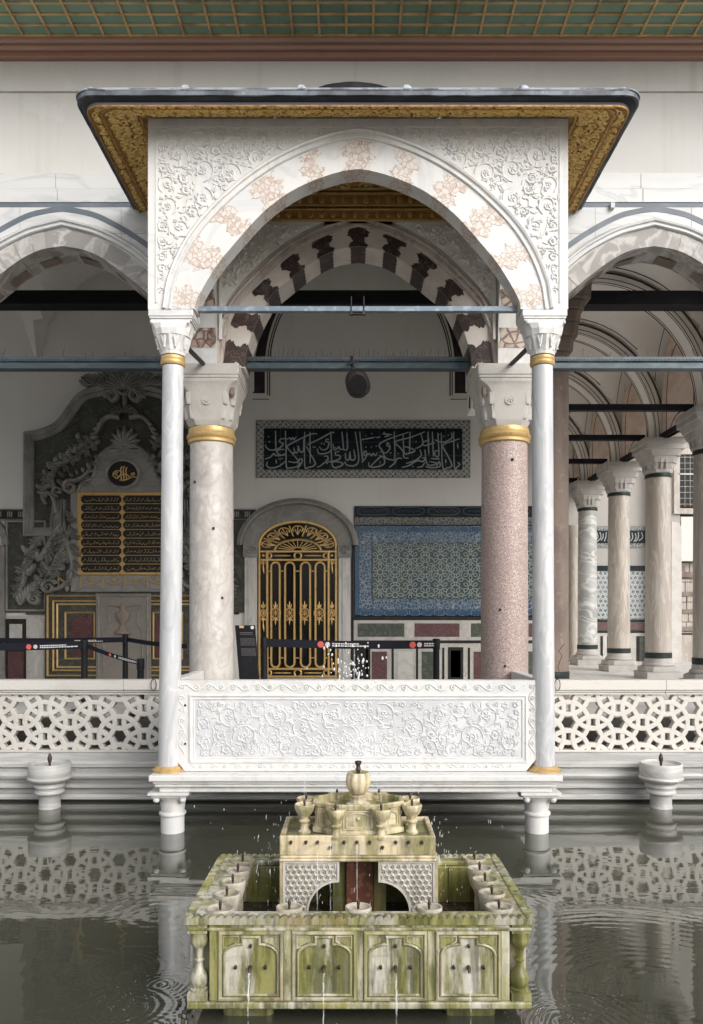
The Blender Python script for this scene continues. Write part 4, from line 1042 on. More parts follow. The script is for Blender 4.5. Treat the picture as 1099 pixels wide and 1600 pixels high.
# ---- slender front columns, their capitals, gilded rings
def star(a, b, n=16, rot=0.0, sq=0.0):
    P = []
    for k in range(n):
        an = 2*PI*k/n + rot; r = a if k % 2 == 0 else b
        c, s_ = math.cos(an), math.sin(an); m = max(abs(c), abs(s_)); q = lerp(1, 1/m, sq)
        P.append((r*c*q, r*s_*q))
    return P
YC = DF+.125
for px, xa in ((265, X(231.5, 7.2)), (850.5, X(887, 7.2))):
    cx = xa + .205 if px < 500 else xa - .205; ac = xa + .212 if px < 500 else xa - .212
    mb = MB(); r = .102; zb = .584
    oc = lambda r_: [(r_*math.cos(PI*k/16), r_*math.sin(PI*k/16)) for k in range(32)]
    xs = -.038 if px < 500 else .016
    mb.loft(cx, YC, [(zb+.05, [(p[0]+xs, p[1]) for p in oc(r*1.02)]), (2.5, [(p[0]+xs*.4, p[1]) for p in oc(r)]), (4.47, oc(r*.98))])
    sh = part('column', mb, MAT['marble_shaft'], bal, smooth=50)
    mb = MB(); mb.lathe(cx+xs, YC, [(.16, zb), (.162, zb+.018), (.135, zb+.03), (.125, zb+.048), (.112, zb+.056)], 24)
    part('gilded_foot_ring', mb, MAT['gold'], sh, smooth=40)
    mb = MB(); mb.lathe(cx, YC, [(.10, 4.474), (.110, 4.477), (.118, 4.495), (.119, 4.512), (.111, 4.523), (.116, 4.535), (.114, 4.556), (.1, 4.566)], 28)
    part('gilded_ring', mb, MAT['gold'], sh, smooth=40)
    mb = MB()
    mb.loft(cx, YC, [(4.568, star(.115, .115)), (4.60, star(.122, .118)), (4.603, star(.128, .118)), (4.64, star(.140, .124)), (4.69, star(.162, .138)), (4.735, star(.176, .160, sq=.15)), (4.738, star(.166, .172, sq=.2)),
                    (4.79, star(.168, .186, sq=.35)), (4.84, [(p[0], p[1]*.9) for p in star(.18, .19, sq=.6)]), (4.87, [(p[0], p[1]*.72) for p in star(.192, .192, sq=.85)])])
    cp = part('capital', mb, MAT['marble_white'], sh, smooth=0, bev=.003)
    lf = MB()
    for k in range(8):
        an = 2*PI*k/8 + PI/8
        def cf(u, v, h, an=an):
            rr = lerp(.122, .19, max(0, min(1, (v-4.6)/.26))) + h
            return (cx+rr*math.cos(an+u/.15), YC+rr*math.sin(an+u/.15), v)
        lf.ribbon([(0, 4.615), (.004, 4.66), (.012, 4.70), (.02, 4.728)], [.004, .012, .014, .008], .016, cf)
        lf.ribbon([(0, 4.615), (-.004, 4.66), (-.012, 4.70), (-.02, 4.728)], [.004, .012, .014, .008], .016, cf)
        lf.sphere((cx+.142*math.cos(an), YC+.142*math.sin(an), 4.628), .011, n=6, rings=4)
    for sx in (-1, 1):
        for sy in (-1, 1): lf.sphere((cx+sx*.170, YC+sy*.125, 4.855), .022, n=8, rings=5)
    part('capital_leaves', lf, MAT['marble_white'], cp, smooth=60, fix=False)
    mb = MB()
    for o_, za_, zb_ in ((.196, 4.872, 4.89), (.205, 4.892, 4.912), (.212, 4.913, ZB-.003)): mb.box(ac-o_, ac+o_, DF-.008+(.212-o_), DF+.27-(.212-o_), za_, zb_)
    part('abacus', mb, MAT['marble_white'], cp, smooth=0, bev=.006)
# iron ties
mb = MB(); mb.box(BX-1.56, BX+1.54, YC-.03, YC+.03, Z(488, YC), Z(480, YC))
tr = part('tie_rod', mb, MAT['rod_blue'], bal, smooth=0, bev=.004)
mb = MB(); xx = X(559, YC); zz = Z(484, YC)
mb.box(xx-.075, xx+.075, YC-.045, YC+.045, zz-.038, zz-.027)
for e in (-.06, .06): mb.tube([(xx+e, YC-.04, zz-.07), (xx+e, YC-.04, zz+.11)], .006, 6); mb.tube([(xx+e, YC-.06, zz-.055), (xx+e, YC-.02, zz-.055)], .016, 6)
mb.tube([(xx-.08, YC-.04, zz-.055), (xx+.08, YC-.04, zz-.055)], .008, 6)
part('clamp', mb, MAT['iron'], tr, smooth=0)
for xx in (XL+.27, XR-.27):
    mb = MB(); mb.tube([(xx, 7.40, 4.74), (xx, 8.56, 4.90)], .026, 6)
    part('side_tie', mb, MAT['iron'], bal, smooth=0)
# ---- platform and carved parapets
S7 = 7.1
mb = MB()
def slab(x0, x1, y0, z0, z1): mb.box(x0, x1, y0, 8.59, z0, z1)
sx0, sx1 = X(232, S7), X(880, S7)
slab(sx0, sx1, S7, Z(1222, S7)+.002, .584); slab(sx0+.03, sx1-.03, S7+.03, Z(1227, S7)+.002, Z(1222, S7)); slab(sx0+.045, sx1-.045, S7+.045, Z(1232, S7), Z(1227, S7)); slab(sx0+.08, sx1-.08, S7+.08, Z(1241, S7), Z(1232, S7)-.002)
pl = part('platform', mb, MAT['marble_white'], bal, smooth=0, bev=.010)
YP = 7.285
px0, px1, pz0, pz1 = X(272.5, YP), X(839, YP), .588, Z(1063, YP)
ch = .10
mb = MB(); mb.prism([(px0, pz0+ch*1.2), (px0, pz1), (px1, pz1), (px1, pz0+ch*1.2), (px1-ch, pz0), (px0+ch, pz0)], YP, YP+.12)
pa = part('parapet', mb, MAT['marble_white'], bal, smooth=0, bev=.006)
fx0, fx1, fz0, fz1 = X(298, YP), X(822, YP), Z(1190, YP), Z(1087, YP)
mb = MB(); frame_rect(mb, fx0, fx1, fz0, fz1, [(-.012, YP+.001), (-.010, YP-.012), (.004, YP-.014), (.010, YP-.006), (.026, YP-.004), (.032, YP-.010), (.038, YP-.008), (.042, YP+.001)])
part('panel_moulding', mb, MAT['marble_white'], pa, smooth=0)
mb = MB(); mb.box(fx0+.044, fx1-.044, YP-.002, YP+.002, fz0+.044, fz1-.044)
part('panel_field', mb, MAT['marble_field'], pa, smooth=0)
rl = MB(); pin = lambda u, v: fx0+.05 < u < fx1-.05 and fz0+.05 < v < fz1-.05
pc_ = (fx0+fx1)/2; pf_ = lambda u, v, h: (u, YP-.001-h, v); zc_ = (fz0+fz1)/2
rd = random.Random(55); spots = []
for k in range(9000):
    u, v = rd.uniform(fx0+.07, pc_), rd.uniform(fz0+.07, fz1-.07); room = min(u-fx0-.055, v-fz0-.055, fz1-.055-v)
    r = min(room, .135 if k < 400 else .06)
    if r > .022 and all(math.hypot(u-q[0], v-q[1]) > (r+q[2])*.92 for q in spots): spots.append((u, v, r))
mf_ = lambda u, v, h: pf_(2*pc_-u, v, h)
for k, (u, v, r) in enumerate(spots):
    hd = 1 if k % 2 else -1; a0 = rd.uniform(0, 6.3); wear = rd.uniform(.45, 1)
    for f in (pf_, mf_):
        sp = spiral(u, v, r*.96, r*.25, a0, 1.2, 24, hd); clip_ribbon(rl, sp, .008, .009*wear, f, pin)
        for q in range(6):
            p = sp[2+q*3]; an = math.atan2(p[1]-v, p[0]-u); acanthus(rl, p[0], p[1], an+hd*(.6+.1*q), r*.45, .0085*wear, f, hd, pin)
        if r > .05: flower(rl, u, v, r*.3, .008*wear, f, 5, a0)
for k in range(420):
    u, v = rd.uniform(fx0+.06, pc_), rd.uniform(fz0+.06, fz1-.06); a = rd.uniform(-1.2, -.2) if rd.random() < .6 else rd.uniform(0, 6.3); l_ = rd.uniform(.03, .075); b_ = rd.uniform(-1.3, 1.3); hh_ = rd.uniform(.003, .008)
    for f in (pf_, mf_): leaf(rl, u, v, a, l_, .007, hh_, f, b_, pin)
part('arabesque_relief', rl, MAT['marble_field'], pa, smooth=60, fix=False)
rl = MB()
def bord(u, v): return (px0+.03 < u < px1-.03 and pz0+.03 < v < pz1-.03) and not (fx0-.025 < u < fx1+.025 and fz0-.025 < v < fz1+.025) and (u-px0)+(v-pz0) > .19 and (px1-u)+(v-pz0) > .19
bf_ = lambda u, v, h: (u, YP-h, v); bc_ = (px0+px1)/2
zt_m, zb_m = (fz1+.012+pz1)/2, (fz0-.012+pz0)/2
rinceau(rl, px0+.10, bc_, zt_m, .030, 14, bf_, .007, .006, bord, bc_, 5, False)
rinceau(rl, px0+.14, bc_, zb_m, .030, 14, bf_, .007, .006, bord, bc_, 6, False)
for xm in ((px0+fx0-.012)/2, (px1+fx1+.012)/2): rinceau(rl, pz0+.16, pz1-.06, xm, .028, 6, lambda u, v, h: (v, YP-h, u), .007, .006, None, None, 7, False)
part('border_relief', rl, MAT['marble_white'], pa, smooth=60, fix=False)
mb = MB()
for x in (px0+.105, px1-.105):
    for py in (1102, 1162): mb.sphere((x, YP-.002, Z(py, YP)), .012, n=8, rings=4)
part_islands('iron_stud', mb, MAT['iron'], pa, 1, smooth=60)
for xx in (XL+.16, XR-.16-.1):
    mb = MB(); mb.box(xx, xx+.10, YP+.125, 8.57, .588, pz1+.004)
    part('side_parapet', mb, MAT['marble_white'], bal, smooth=0, bev=.006)
# ---- short columns that carry the platform out of the water
for px in (270, 839):
    d = 7.34; cx = X(px, d)
    mb = MB(); r = .112
    mb.lathe(cx, d, [(r*1.25, -.35), (r*1.25, -.12), (r*1.02, -.10), (r, -.05), (r, .165), (r*1.14, .17), (r*1.16, .182), (r*1.12, .195), (r*1.0, .198)], 28)
    su = part('support_column', mb, MAT['marble_white'], bal, smooth=40)
    mb = MB(); mb.loft(cx, d, [(.197, star(.108, .106)), (.23, star(.118, .112)), (.28, star(.124, .116)), (.32, star(.132, .128)), (.345, star(.15, .15, sq=.5)), (.36, star(.155, .155, sq=.9))])
    mb.box(cx-.165, cx+.165, d-.165, d+.165, .362, .385); mb.box(cx-.19, cx+.19, d-.19, d+.19, .386, Z(1241, S7)-.002)
    for sx in (-1, 1):
        for sy in (-1, 1): mb.sphere((cx+sx*.125, d+sy*.125, .335), .034, n=10, rings=6)
    part('capital', mb, MAT['marble_white'], su, smooth=50)

# ================================================================== pierced balustrades
def balustrade(label, x0, x1, phase, mat, joint=None):
    t = thing('pierced_balustrade', label, 'balustrade', ((x0+x1)/2, 8.72, .533))
    yb0, yb1 = 8.685, 8.765
    zr0, zr1 = Z(1085.5, 8.66), Z(1063, 8.62)
    mb = MB()
    segs = [x0] + (joint or []) + [x1]
    for a, b in zip(segs, segs[1:]):
        mb.box(a+.001, b-.001, 8.62, 8.83, zr0+.055, zr1); mb.box(a+.001, b-.001, 8.64, 8.81, zr0+.028, zr0+.053); mb.box(a+.001, b-.001, 8.655, 8.795, zr0, zr0+.026)
    part('top_rail', mb, MAT[mat], t, smooth=0, bev=.006)
    mb = MB(); mb.box(x0, x1, 8.64, 8.81, .536, .555)
    part('bottom_rail', mb, MAT[mat], t, smooth=0, bev=.004)
    a = 44.5*8.72/F; r = .71*a; hwid = .0275
    zc = Z(1128.2, 8.72); rows = []
    mb = MB(); zl, zh = .54, zr0+.02
    for i in range(-2, 60):
        for j in range(-4, 5):
            cx = x0 + phase + i*a*math.sqrt(3)/2; cz = zc + (j + (.5 if i % 2 else 0))*a
            if cx < x0-r or cx > x1+r or cz < zl-r or cz > zh+r: continue
            col = (i + 2*(2*j + (i % 2))) % 7; off = .0007*col
            M = 48; pts = [(cx+r*math.cos(2*PI*k/M), cz+r*math.sin(2*PI*k/M)) for k in range(M+1)]
            ok = [x0 <= p[0] <= x1 and zl <= p[1] <= zh for p in pts]
            k = 0
            while k < M:
                if not ok[k] or not ok[k+1]: k += 1; continue
                run = [pts[k]]
                while k < M and ok[k+1]: run.append(pts[k+1]); k += 1
                y0, y1 = yb0-off, yb1+off
                mb.sweep(run, [(-hwid, y1), (-hwid, y0+.005), (-hwid+.005, y0), (hwid-.005, y0), (hwid, y0+.005), (hwid, y1)])
    part('pierced_panel', mb, MAT[mat], t, smooth=30)
    return t
XA = XL+.07; XB = XR-.08
xs_ = X(72.3, 8.72)
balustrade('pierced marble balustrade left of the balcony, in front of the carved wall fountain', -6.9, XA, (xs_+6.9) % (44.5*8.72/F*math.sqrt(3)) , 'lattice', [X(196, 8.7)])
xs_ = X(887, 8.72); stepx = 44.5*8.72/F*math.sqrt(3)
ph = xs_ - XB
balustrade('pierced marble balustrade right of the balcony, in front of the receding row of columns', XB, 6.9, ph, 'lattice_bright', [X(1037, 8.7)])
# small things hooked beside the columns
for px, lab in ((240.5, 'thin wire loop hanging at the end of the left balustrade rail'), (871, 'thin wire loop and dangling lead beside the right balustrade rail')):
    d = 8.60; cx = X(px, d); zc = Z(1070, d); mb = MB()
    mb.tube([(cx+.03*math.cos(a*PI/8), d-.005, zc+.065*math.sin(a*PI/8)) for a in range(16)], .005, 5, closed=True)
    if px > 500: mb.tube([(cx, d, zc+.06), (cx+.03, d+.02, zc+.14), (cx+.01, d+.02, zc+.20), (cx+.06, d+.02, zc+.33), (cx+.02, d+.02, zc+.38), (cx+.09, d+.02, zc+.47)], .004, 5)
    tag(part('wire_loop', mb, MAT['iron'], None), lab, 'wire')

# ================================================================== pavilion wall behind the portico
def wx(px, d=DW): return X(px, d)
def wz(py, d=DW): return Z(py, d)
pav = thing('pavilion_wall', 'shaded grey plaster wall at the back of the portico, with inlaid stone dado', 'wall', (-3, DW+.1, FLOOR))
mb = MB(); mb.box(-9.05, 3.45, DW, DW+.4, FLOOR-.1, 9.6)
part('plaster_wall', mb, MAT['plaster_in'], pav, smooth=0)
# painted arch bands: dark band with pale and dark lines, over each bay
def wall_arch(c, hw_, zs, z0, rise=2.02, n=41):
    P = [(c-hw_, z0)]
    for i in range(n):
        a = PI - PI*i/(n-1); P.append((c+hw_*math.cos(a), zs+rise*hw_/2.05*math.sin(a)))
    P.append((c+hw_, z0)); return P
for c in (b0+.5*bw, ):
    for off, wdt, m_, yy in ((.12, .115, 'dado_black', .004), (.255, .014, 'plaster', .005), (.285, .010, 'line_brown', .004), (.325, .012, 'line_brown', .004), (.01, .02, 'plaster', .008)):
        mb = MB(); P = wall_arch(c, bw/2-off, 6.86, wz(612)-off*.25, 2.45)
        if off > .2: P = [(P[0][0]+.2*0, P[0][1])] + P[1:]
        mb.sweep(P, [(-wdt, DW+.001), (-wdt, DW-yy), (wdt, DW-yy), (wdt, DW+.001)])
        part('painted_arch_band', mb, MAT[m_], pav, smooth=30)
    zz = wz(613)
    for q, (m_, hgt) in enumerate((('plaster', .012), ('line_brown', .012))):
        mb = MB()
        for s in (-1, 1):
            xa, xb = sorted((c+s*(bw/2-.0), c+s*(bw/2-.27-q*.05)))
            mb.box(xa, xb, DW-.006, DW+.001, zz-.10-q*.04, zz-.10-q*.04+hgt)
        part('painted_line', mb, MAT[m_], pav, smooth=0)
# dado of framed stone panels
def inset(mb, x0, x1, z0, z1, y, t): mb.box(x0, x1, y-t, y+.001, z0, z1)
zd0, zd1 = FLOOR, wz(964)
def dado(xa, xb, panels, y=DW):
    base = MB(); base.box(xa, xb, y-.02, y+.001, zd0, zd1); part('dado', base, MAT['dado_grey'], pav, smooth=0)
    blk = MB(); blk.box(xa, xb, y-.028, y-.02, wz(969), zd1); blk.box(xa, xb, y-.028, y-.02, wz(1005), wz(1000.5)); part('dado_band', blk, MAT['dado_black'], pav, smooth=0)
    for (a, b, p, q, m_) in panels:
        mb = MB(); mb.box(a, b, y-.027, y-.0195, p, q)
        part('dado_panel', mb, MAT[m_], pav, smooth=0, bev=.003)
pan = []
for a, b, m_ in ((559, 632, 'dado_green'), (648, 718, 'dado_maroon'), (736, 812, 'dado_green'), (826, 850, 'dado_maroon')): pan.append((wx(a), wx(b), wz(995), wz(974), m_))
for x, m_ in ((567, 'dado_black'), (593, 'dado_maroon'), (633, 'dado_pale'), (671, 'dado_green'), (712, 'dado_black'), (752, 'dado_maroon'), (792, 'dado_pale'), (830, 'dado_green')):
    hw_ = 12
    if m_ == 'dado_black': pan.append((wx(x-hw_), wx(x+hw_), FLOOR+.05, wz(1011), 'dado_black'))
    else:
        pan.append((wx(x-hw_), wx(x+hw_), FLOOR+.06, wz(1018), m_))
    for s in (-19,): pan.append((wx(x+s-2), wx(x+s+1.5), FLOOR+.02, wz(1012), 'dado_black'))
for x in (712, ): pan.append((wx(x-8), wx(x+8), FLOOR+.09, wz(1016), 'dado_pale'))
dado(wx(553), wx(852), [p if len(p) == 5 else p for p in pan])
# veined slivers between the upper dado panels
mb = MB()
for x in (641, 727):
    mb.box(wx(x-5), wx(x+5), DW-.026, DW-.0195, wz(996), wz(973))
part_islands('dado_inlay', mb, MAT['marble_dark_column'], pav, 1, smooth=0)
pan = []
for a, b, p, q, m_ in ((10, 42, 967, 1062, 'dado_black'), (16, 36, 975, 1000, 'dado_pale'), (14, 38, 1018, 1062, 'dado_maroon'), (48, 70, 973, 1058, 'dado_pale'), (-60, -20, 970, 1060, 'dado_green')):
    pan.append((wx(a), wx(b), wz(q), wz(p), m_))
base = MB(); base.box(-9.0, wx(72), DW-.02, DW+.001, FLOOR, wz(962)); part('dado', base, MAT['dado_grey'], pav, smooth=0)
for i, (a, b, p, q, m_) in enumerate(pan):
    mb = MB(); mb.box(a, b, DW-.028-.004*(i in (1, 2)), DW-.0195, p, q); part('dado_panel', mb, MAT[m_], pav, smooth=0)
# black frieze with small motifs at either end
mb = MB(); fr_ = MB(); mo = MB()
for a, b in ((-90, 42), (366, 400)):
    fr_.box(wx(a), wx(b), DW-.015, DW+.001, wz(813), wz(795)); mb.box(wx(a), wx(b), DW-.025, DW-.0152, wz(813.5), wz(811)); mb.box(wx(a), wx(b), DW-.025, DW-.0152, wz(797), wz(795))
    x = a+4
    while x < b-4:
        for q in (-3, 0, 3): mo.box(wx(x+q-.9), wx(x+q+.9), DW-.02, DW-.0152, wz(808), wz(799.5))
        x += 17
part_islands('frieze_band', fr_, MAT['dado_black'], pav, 1, smooth=0); part_islands('frieze_fillet', mb, MAT['baroque_light'], pav, 1, smooth=0); part('frieze_motif', mo, MAT['baroque_light'], pav, smooth=0)
# dark and pale slabs beside the doorway
mb = MB(); mb.box(wx(366), wx(374), DW-.018, DW+.001, wz(960), wz(815)); mb.box(wx(549), wx(553), DW-.018, DW+.001, FLOOR, wz(845)); part('edge_strip', mb, MAT['dado_black'], pav, smooth=0)
mb = MB(); mb.box(wx(297), wx(366), DW-.014, DW+.001, FLOOR, wz(813)); part('wall_slab', mb, MAT['dado_grey'], pav, smooth=0)
# far left doorway hood that just enters the frame
mb = MB()
P = [(wx(-22)+(wx(-22)-wx(12))*0 + (wx(12)-wx(-22))*math.cos(PI-a*PI/16), wz(852)+.5*math.sin(a*PI/16)) for a in range(17)]
mb.sweep(P, [(-.07, DW), (-.07, DW-.09), (-.02, DW-.12), (.05, DW-.10), (.07, DW)])
mb.box(wx(0), wx(10), DW-.07, DW, FLOOR, wz(852))
part('door_hood', mb, MAT['hood_stone'], pav, smooth=40)

# ---- inscription panel over the gate
ins = thing('inscription_panel', 'long dark tile panel with white Arabic calligraphy and a cross-hatched border, above the gate', 'inscription', (wx(567), DW, wz(702)))
x0, x1, z0, z1 = wx(400), wx(735), wz(747), wz(657)
mb = MB(); mb.box(x0, x1, DW-.02, DW+.001, z0, z1); bd_ = part('tile_border', mb, MAT['tile_net'], ins, smooth=0)
ln = MB(); pitch = .105
bx0, bx1, bz0, bz1 = wx(413), wx(722), wz(734), wz(670)
def in_border(u, v): return x0 < u < x1 and z0 < v < z1 and not (bx0 < u < bx1 and bz0 < v < bz1)
for s in (1, -1):
    c = -12.0
    while c < 12:
        P = [(x0 + q*.03, c + s*(q*.03)) for q in range(int((x1-x0)/.03)+1)]
        clip_ribbon(ln, [(p[0], p[1]+z0) for p in P], .0075, .004, lambda u, v, h: (u, DW-.021-max(h, 0)-.0012*(s > 0), v), in_border); c += pitch
part('lattice_lines', ln, MAT['dado_grey'], bd_, smooth=0, fix=False)
mb = MB(); mb.box(bx0, bx1, DW-.026, DW-.0195, bz0, bz1); gd = part('tile_field', mb, MAT['tile_dark'], ins, smooth=0)
gr = MB()
for k in range(1, 12): x = lerp(bx0, bx1, k/12); gr.box(x-.004, x+.004, DW-.0272, DW-.0255, bz0, bz1)
for k in (1, 2): z = lerp(bz0, bz1, k/3); gr.box(bx0, bx1, DW-.0276, DW-.0255, z-.004, z+.004)
part('tile_joint', gr, MAT['tile_grout'], gd, smooth=0)
TA = [[(200,120),(205,330)],[(300,120),(306,300),(310,480),(340,495),(420,480),(450,440)],[(620,150),(540,160),(330,265),(320,290),(370,350),(430,420)],[(495,130),(495,470),(530,490),(590,470),(600,440),(550,350),(510,275)],
 [(795,140),(760,140),(640,205),(520,260)],[(548,130),(550,450)],[(320,205),(345,190),(355,212),(375,188),(385,212),(410,180)],[(320,205),(260,200),(240,230),(280,255),(230,300),(150,315),(105,285),(100,260)],
 [(300,360),(250,370),(205,370),(180,350),(150,385),(95,405)],[(290,310),(240,310),(215,340),(260,368),(290,350)],[(120,430),(110,470),(150,495),(230,480),(300,430)],[(485,200),(480,325),(450,330),(430,270)],[(430,270),(425,332),(400,340),(383,290)],
 [(350,330),(380,345),(400,335)],[(330,430),(390,440),(430,430),(450,400),(470,420),(450,470),(425,495)],[(760,150),(768,430),(790,490),(850,480),(880,450),(820,430),(775,440)],[(742,210),(715,205),(710,230),(740,240),(720,300),(670,312),(640,280)],
 [(780,250),(790,310),(820,300),(840,280),(850,310),(885,300)],[(870,130),(888,310)],[(920,140),(925,300),(880,312)],[(620,300),(640,350),(720,345),(770,310)],[(840,330),(805,335),(810,365),(845,370),(850,400),(790,425),(700,440),(660,470),(620,490)],
 [(1005,130),(1040,400),(1000,470),(920,465),(895,430)],[(1050,130),(1075,390),(1092,425)],[(990,310),(1002,400),(960,410),(950,330)],[(950,330),(940,410),(910,405),(903,345)],[(690,380),(720,375),(730,410),(700,420)],[(205,410),(210,450)],[(430,440),(435,480)]]
TB = [[(0,210),(140,185)],[(330,130),(335,390),(300,412),(240,390),(210,320),(180,260),(270,205),(475,135)],[(290,272),(265,240),(258,270),(290,290),(250,342),(190,330)],[(490,130),(485,345)],[(420,160),(430,335),(470,350),(540,320),(440,280),(425,310)],
 [(640,130),(500,185),(340,230),(380,280),(420,330),(430,390),(475,395)],[(600,150),(620,240),(590,280),(540,300)],[(670,130),(680,360)],[(715,130),(725,380)],[(740,240),(640,270),(620,240),(685,208)],[(770,140),(780,370),(740,362),(750,320),(785,332)],
 [(805,140),(818,480),(860,495),(912,470),(870,370),(820,270),(900,230),(990,200)],[(930,130),(937,480),(962,490),(990,460),(970,438)],[(905,140),(912,190),(850,230),(790,232),(740,210)],[(590,310),(602,370),(540,420),(450,450)],[(640,310),(652,420),(680,470),(762,450),(690,430)],
 [(610,395),(640,395),(622,430),(560,422),(480,470),(408,490)],[(410,400),(360,400),(330,450),(280,490)],[(160,340),(140,372),(120,348),(100,372),(80,350),(40,372),(22,345),(45,325),(52,370),(30,410),(0,440)],[(75,440),(80,480),(150,486),(230,452),(222,390),(180,370)],
 [(240,400),(200,380),(150,420),(95,475)],[(645,480),(700,492),(790,480),(782,430),(755,488)],[(210,150),(310,160)],[(230,180),(280,170)],[(150,190),(190,180)],[(560,490),(610,480),(640,440)],[(700,400),(790,405)],[(968,250),(975,300)],[(850,410),(852,445)]]
tx = MB()
for TT, ox in ((TA, 400), (TB, 565)):
    for st in TT:
        P = [(wx(ox+p[0]/6.465), wz(655+p[1]/6.465)) for p in st]
        P = catmull(P, 4) if len(P) > 2 else [(lerp(P[0][0], P[1][0], q/4), lerp(P[0][1], P[1][1], q/4)) for q in range(5)]
        ws = [.0135*(.72+.28*math.sin(PI*i/(len(P)-1))) for i in range(len(P))]
        tx.ribbon(P, ws, .006, lambda u, v, h: (u, DW-.028-h, v))
for ox, pts_ in ((400, ((690,255),(665,250),(270,400),(250,405),(235,402),(580,285),(600,285),(800,290),(835,330),(720,450),(430,500),(130,180),(140,230))), (565, ((45,170),(105,150),(100,285),(150,275),(45,285),(295,345),(230,140),(780,160),(830,175),(875,165),(550,230),(520,480),(370,350),(190,440)))):
    for q in pts_: tx.sphere((wx(ox+q[0]/6.465), DW-.028, wz(655+q[1]/6.465)), .017, n=4, rings=2)
part('calligraphy', tx, MAT['tile_script'], gd, smooth=0, fix=False)

# ---- tile panel beside the gate
tp = thing('tile_panel', 'blue-bordered tile panel of cream star rosettes on dark green, partly behind the pink granite column', 'tile panel', (wx(700), DW, wz(880)))
x0, x1 = wx(553.5), wx(852)
mb = MB(); mb.box(x0, x1, DW-.02, DW+.001, wz(964), wz(791)); part('backing', mb, MAT['tile_dark'], tp, smooth=0)
mb = MB(); mb.box(x0+.02, x1-.02, DW-.026, DW-.0195, wz(961), wz(822)); bb = part('blue_border', mb, MAT['tile_blue'], tp, smooth=0)
mb = MB()
for k in range(16):
    xa = wx(571+k*19.2)
    for py in (827, 957.5):
        c = [(xa + wx(554+8.0)*math.copysign(abs(math.cos(a*PI/10))**.5, math.cos(a*PI/10)), wz(py)+.052*math.copysign(abs(math.sin(a*PI/10))**.7, math.sin(a*PI/10))) for a in range(20)]
        if py < 900 or True: mb.sweep(c, [(-.005, DW-.0265), (-.005, DW-.030), (.005, DW-.030), (.005, DW-.0265)], closed=True)
part('cartouche_line', mb, MAT['tile_lace'], bb, smooth=0)
mb = MB(); mb.box(x0+.10, x1-.1, DW-.031, DW-.0255, wz(952), wz(832)); lc = part('lace_border', mb, MAT['tile_lace'], tp, smooth=0)
mb = MB(); mb.box(wx(580.5), x1-.18, DW-.036, DW-.0305, wz(936.5), wz(848)); ff = part('star_field', mb, MAT['tile_green'], tp, smooth=0)
st = MB(); hexr = MB(); fx0_, fx1_, fz0_, fz1_ = wx(581.5), x1-.19, wz(935.5), wz(849)
inside = lambda u, v: fx0_ < u < fx1_ and fz0_ < v < fz1_
AX = wx(554+51.5)/1.0; AZ_ = 44.0*DW/F*.58
A6 = wx(554+23.5)
for i in range(-1, 30):
    for j in range(-1, 9):
        cx = wx(594) + (i-1)*A6; cz = wz(859) - (j-1)*A6*1.0 + (A6*.5 if i % 2 else 0)
        P = [(cx+.050*math.cos(a*PI/8), cz+.050*math.sin(a*PI/8)) for a in range(17)]
        clip_ribbon(st, P, .0085, .004, lambda u, v, h: (u, DW-.0362-max(0, h), v), inside)
        for a in range(6):
            an = a*PI/3 + (PI/6 if i % 2 else 0)
            for sd_ in (-1, 1):
                P = [(cx+(.058+.019*q)*math.cos(an)-sd_*.032*math.sin(PI*q/5)*math.sin(an), cz+(.058+.019*q)*math.sin(an)+sd_*.032*math.sin(PI*q/5)*math.cos(an)) for q in range(6)]
                clip_ribbon(st, P, .0078, .004, lambda u, v, h: (u, DW-.0362-max(0, h)-.0015, v), inside)
        if (i+j) % 2 == 0:
            P = [(cx+.183*math.cos(a*PI/12)*(1 if a % 4 else .86), cz+.183*math.sin(a*PI/12)*(1 if a % 4 else .86)) for a in range(25)]
            clip_ribbon(st, P, .0078, .004, lambda u, v, h: (u, DW-.0362-max(0, h)-.003, v), inside)
part('rosette_lines', st, MAT['tile_cream'], ff, smooth=0, fix=False)
mb = MB(); mb.box(x0+.01, x1-.01, DW-.027, DW-.0195, wz(820), wz(808.5)); part('scroll_border', mb, MAT['tile_rinceau'], tp, smooth=0)
mb = MB()
for k in range(6):
    xa = wx(583.5+k*55)
    c = [(xa + wx(554+24.5)*math.copysign(abs(math.cos(a*PI/10))**.45, math.cos(a*PI/10)), wz(799)+.073*math.copysign(abs(math.sin(a*PI/10))**.8, math.sin(a*PI/10))) for a in range(20)]
    if c[0][0] < x1-.02:
        mb.sweep(c, [(-.007, DW-.019), (-.007, DW-.026), (.007, DW-.026), (.007, DW-.019)], closed=True)
        rd = random.Random(k)
        for q in range(7):
            u = xa + lerp(-.2, .2, q/6); P = [(u, wz(799)+rd.uniform(-.03, .03)), (u+.03, wz(799)+rd.uniform(-.03, .04)), (u+.06, wz(799)+rd.uniform(-.02, .03))]
            mb.ribbon(P, .006, .004, lambda a, b, h: (a, DW-.0205-h, b))
part('cartouche', mb, MAT['tile_grout'], tp, smooth=0)

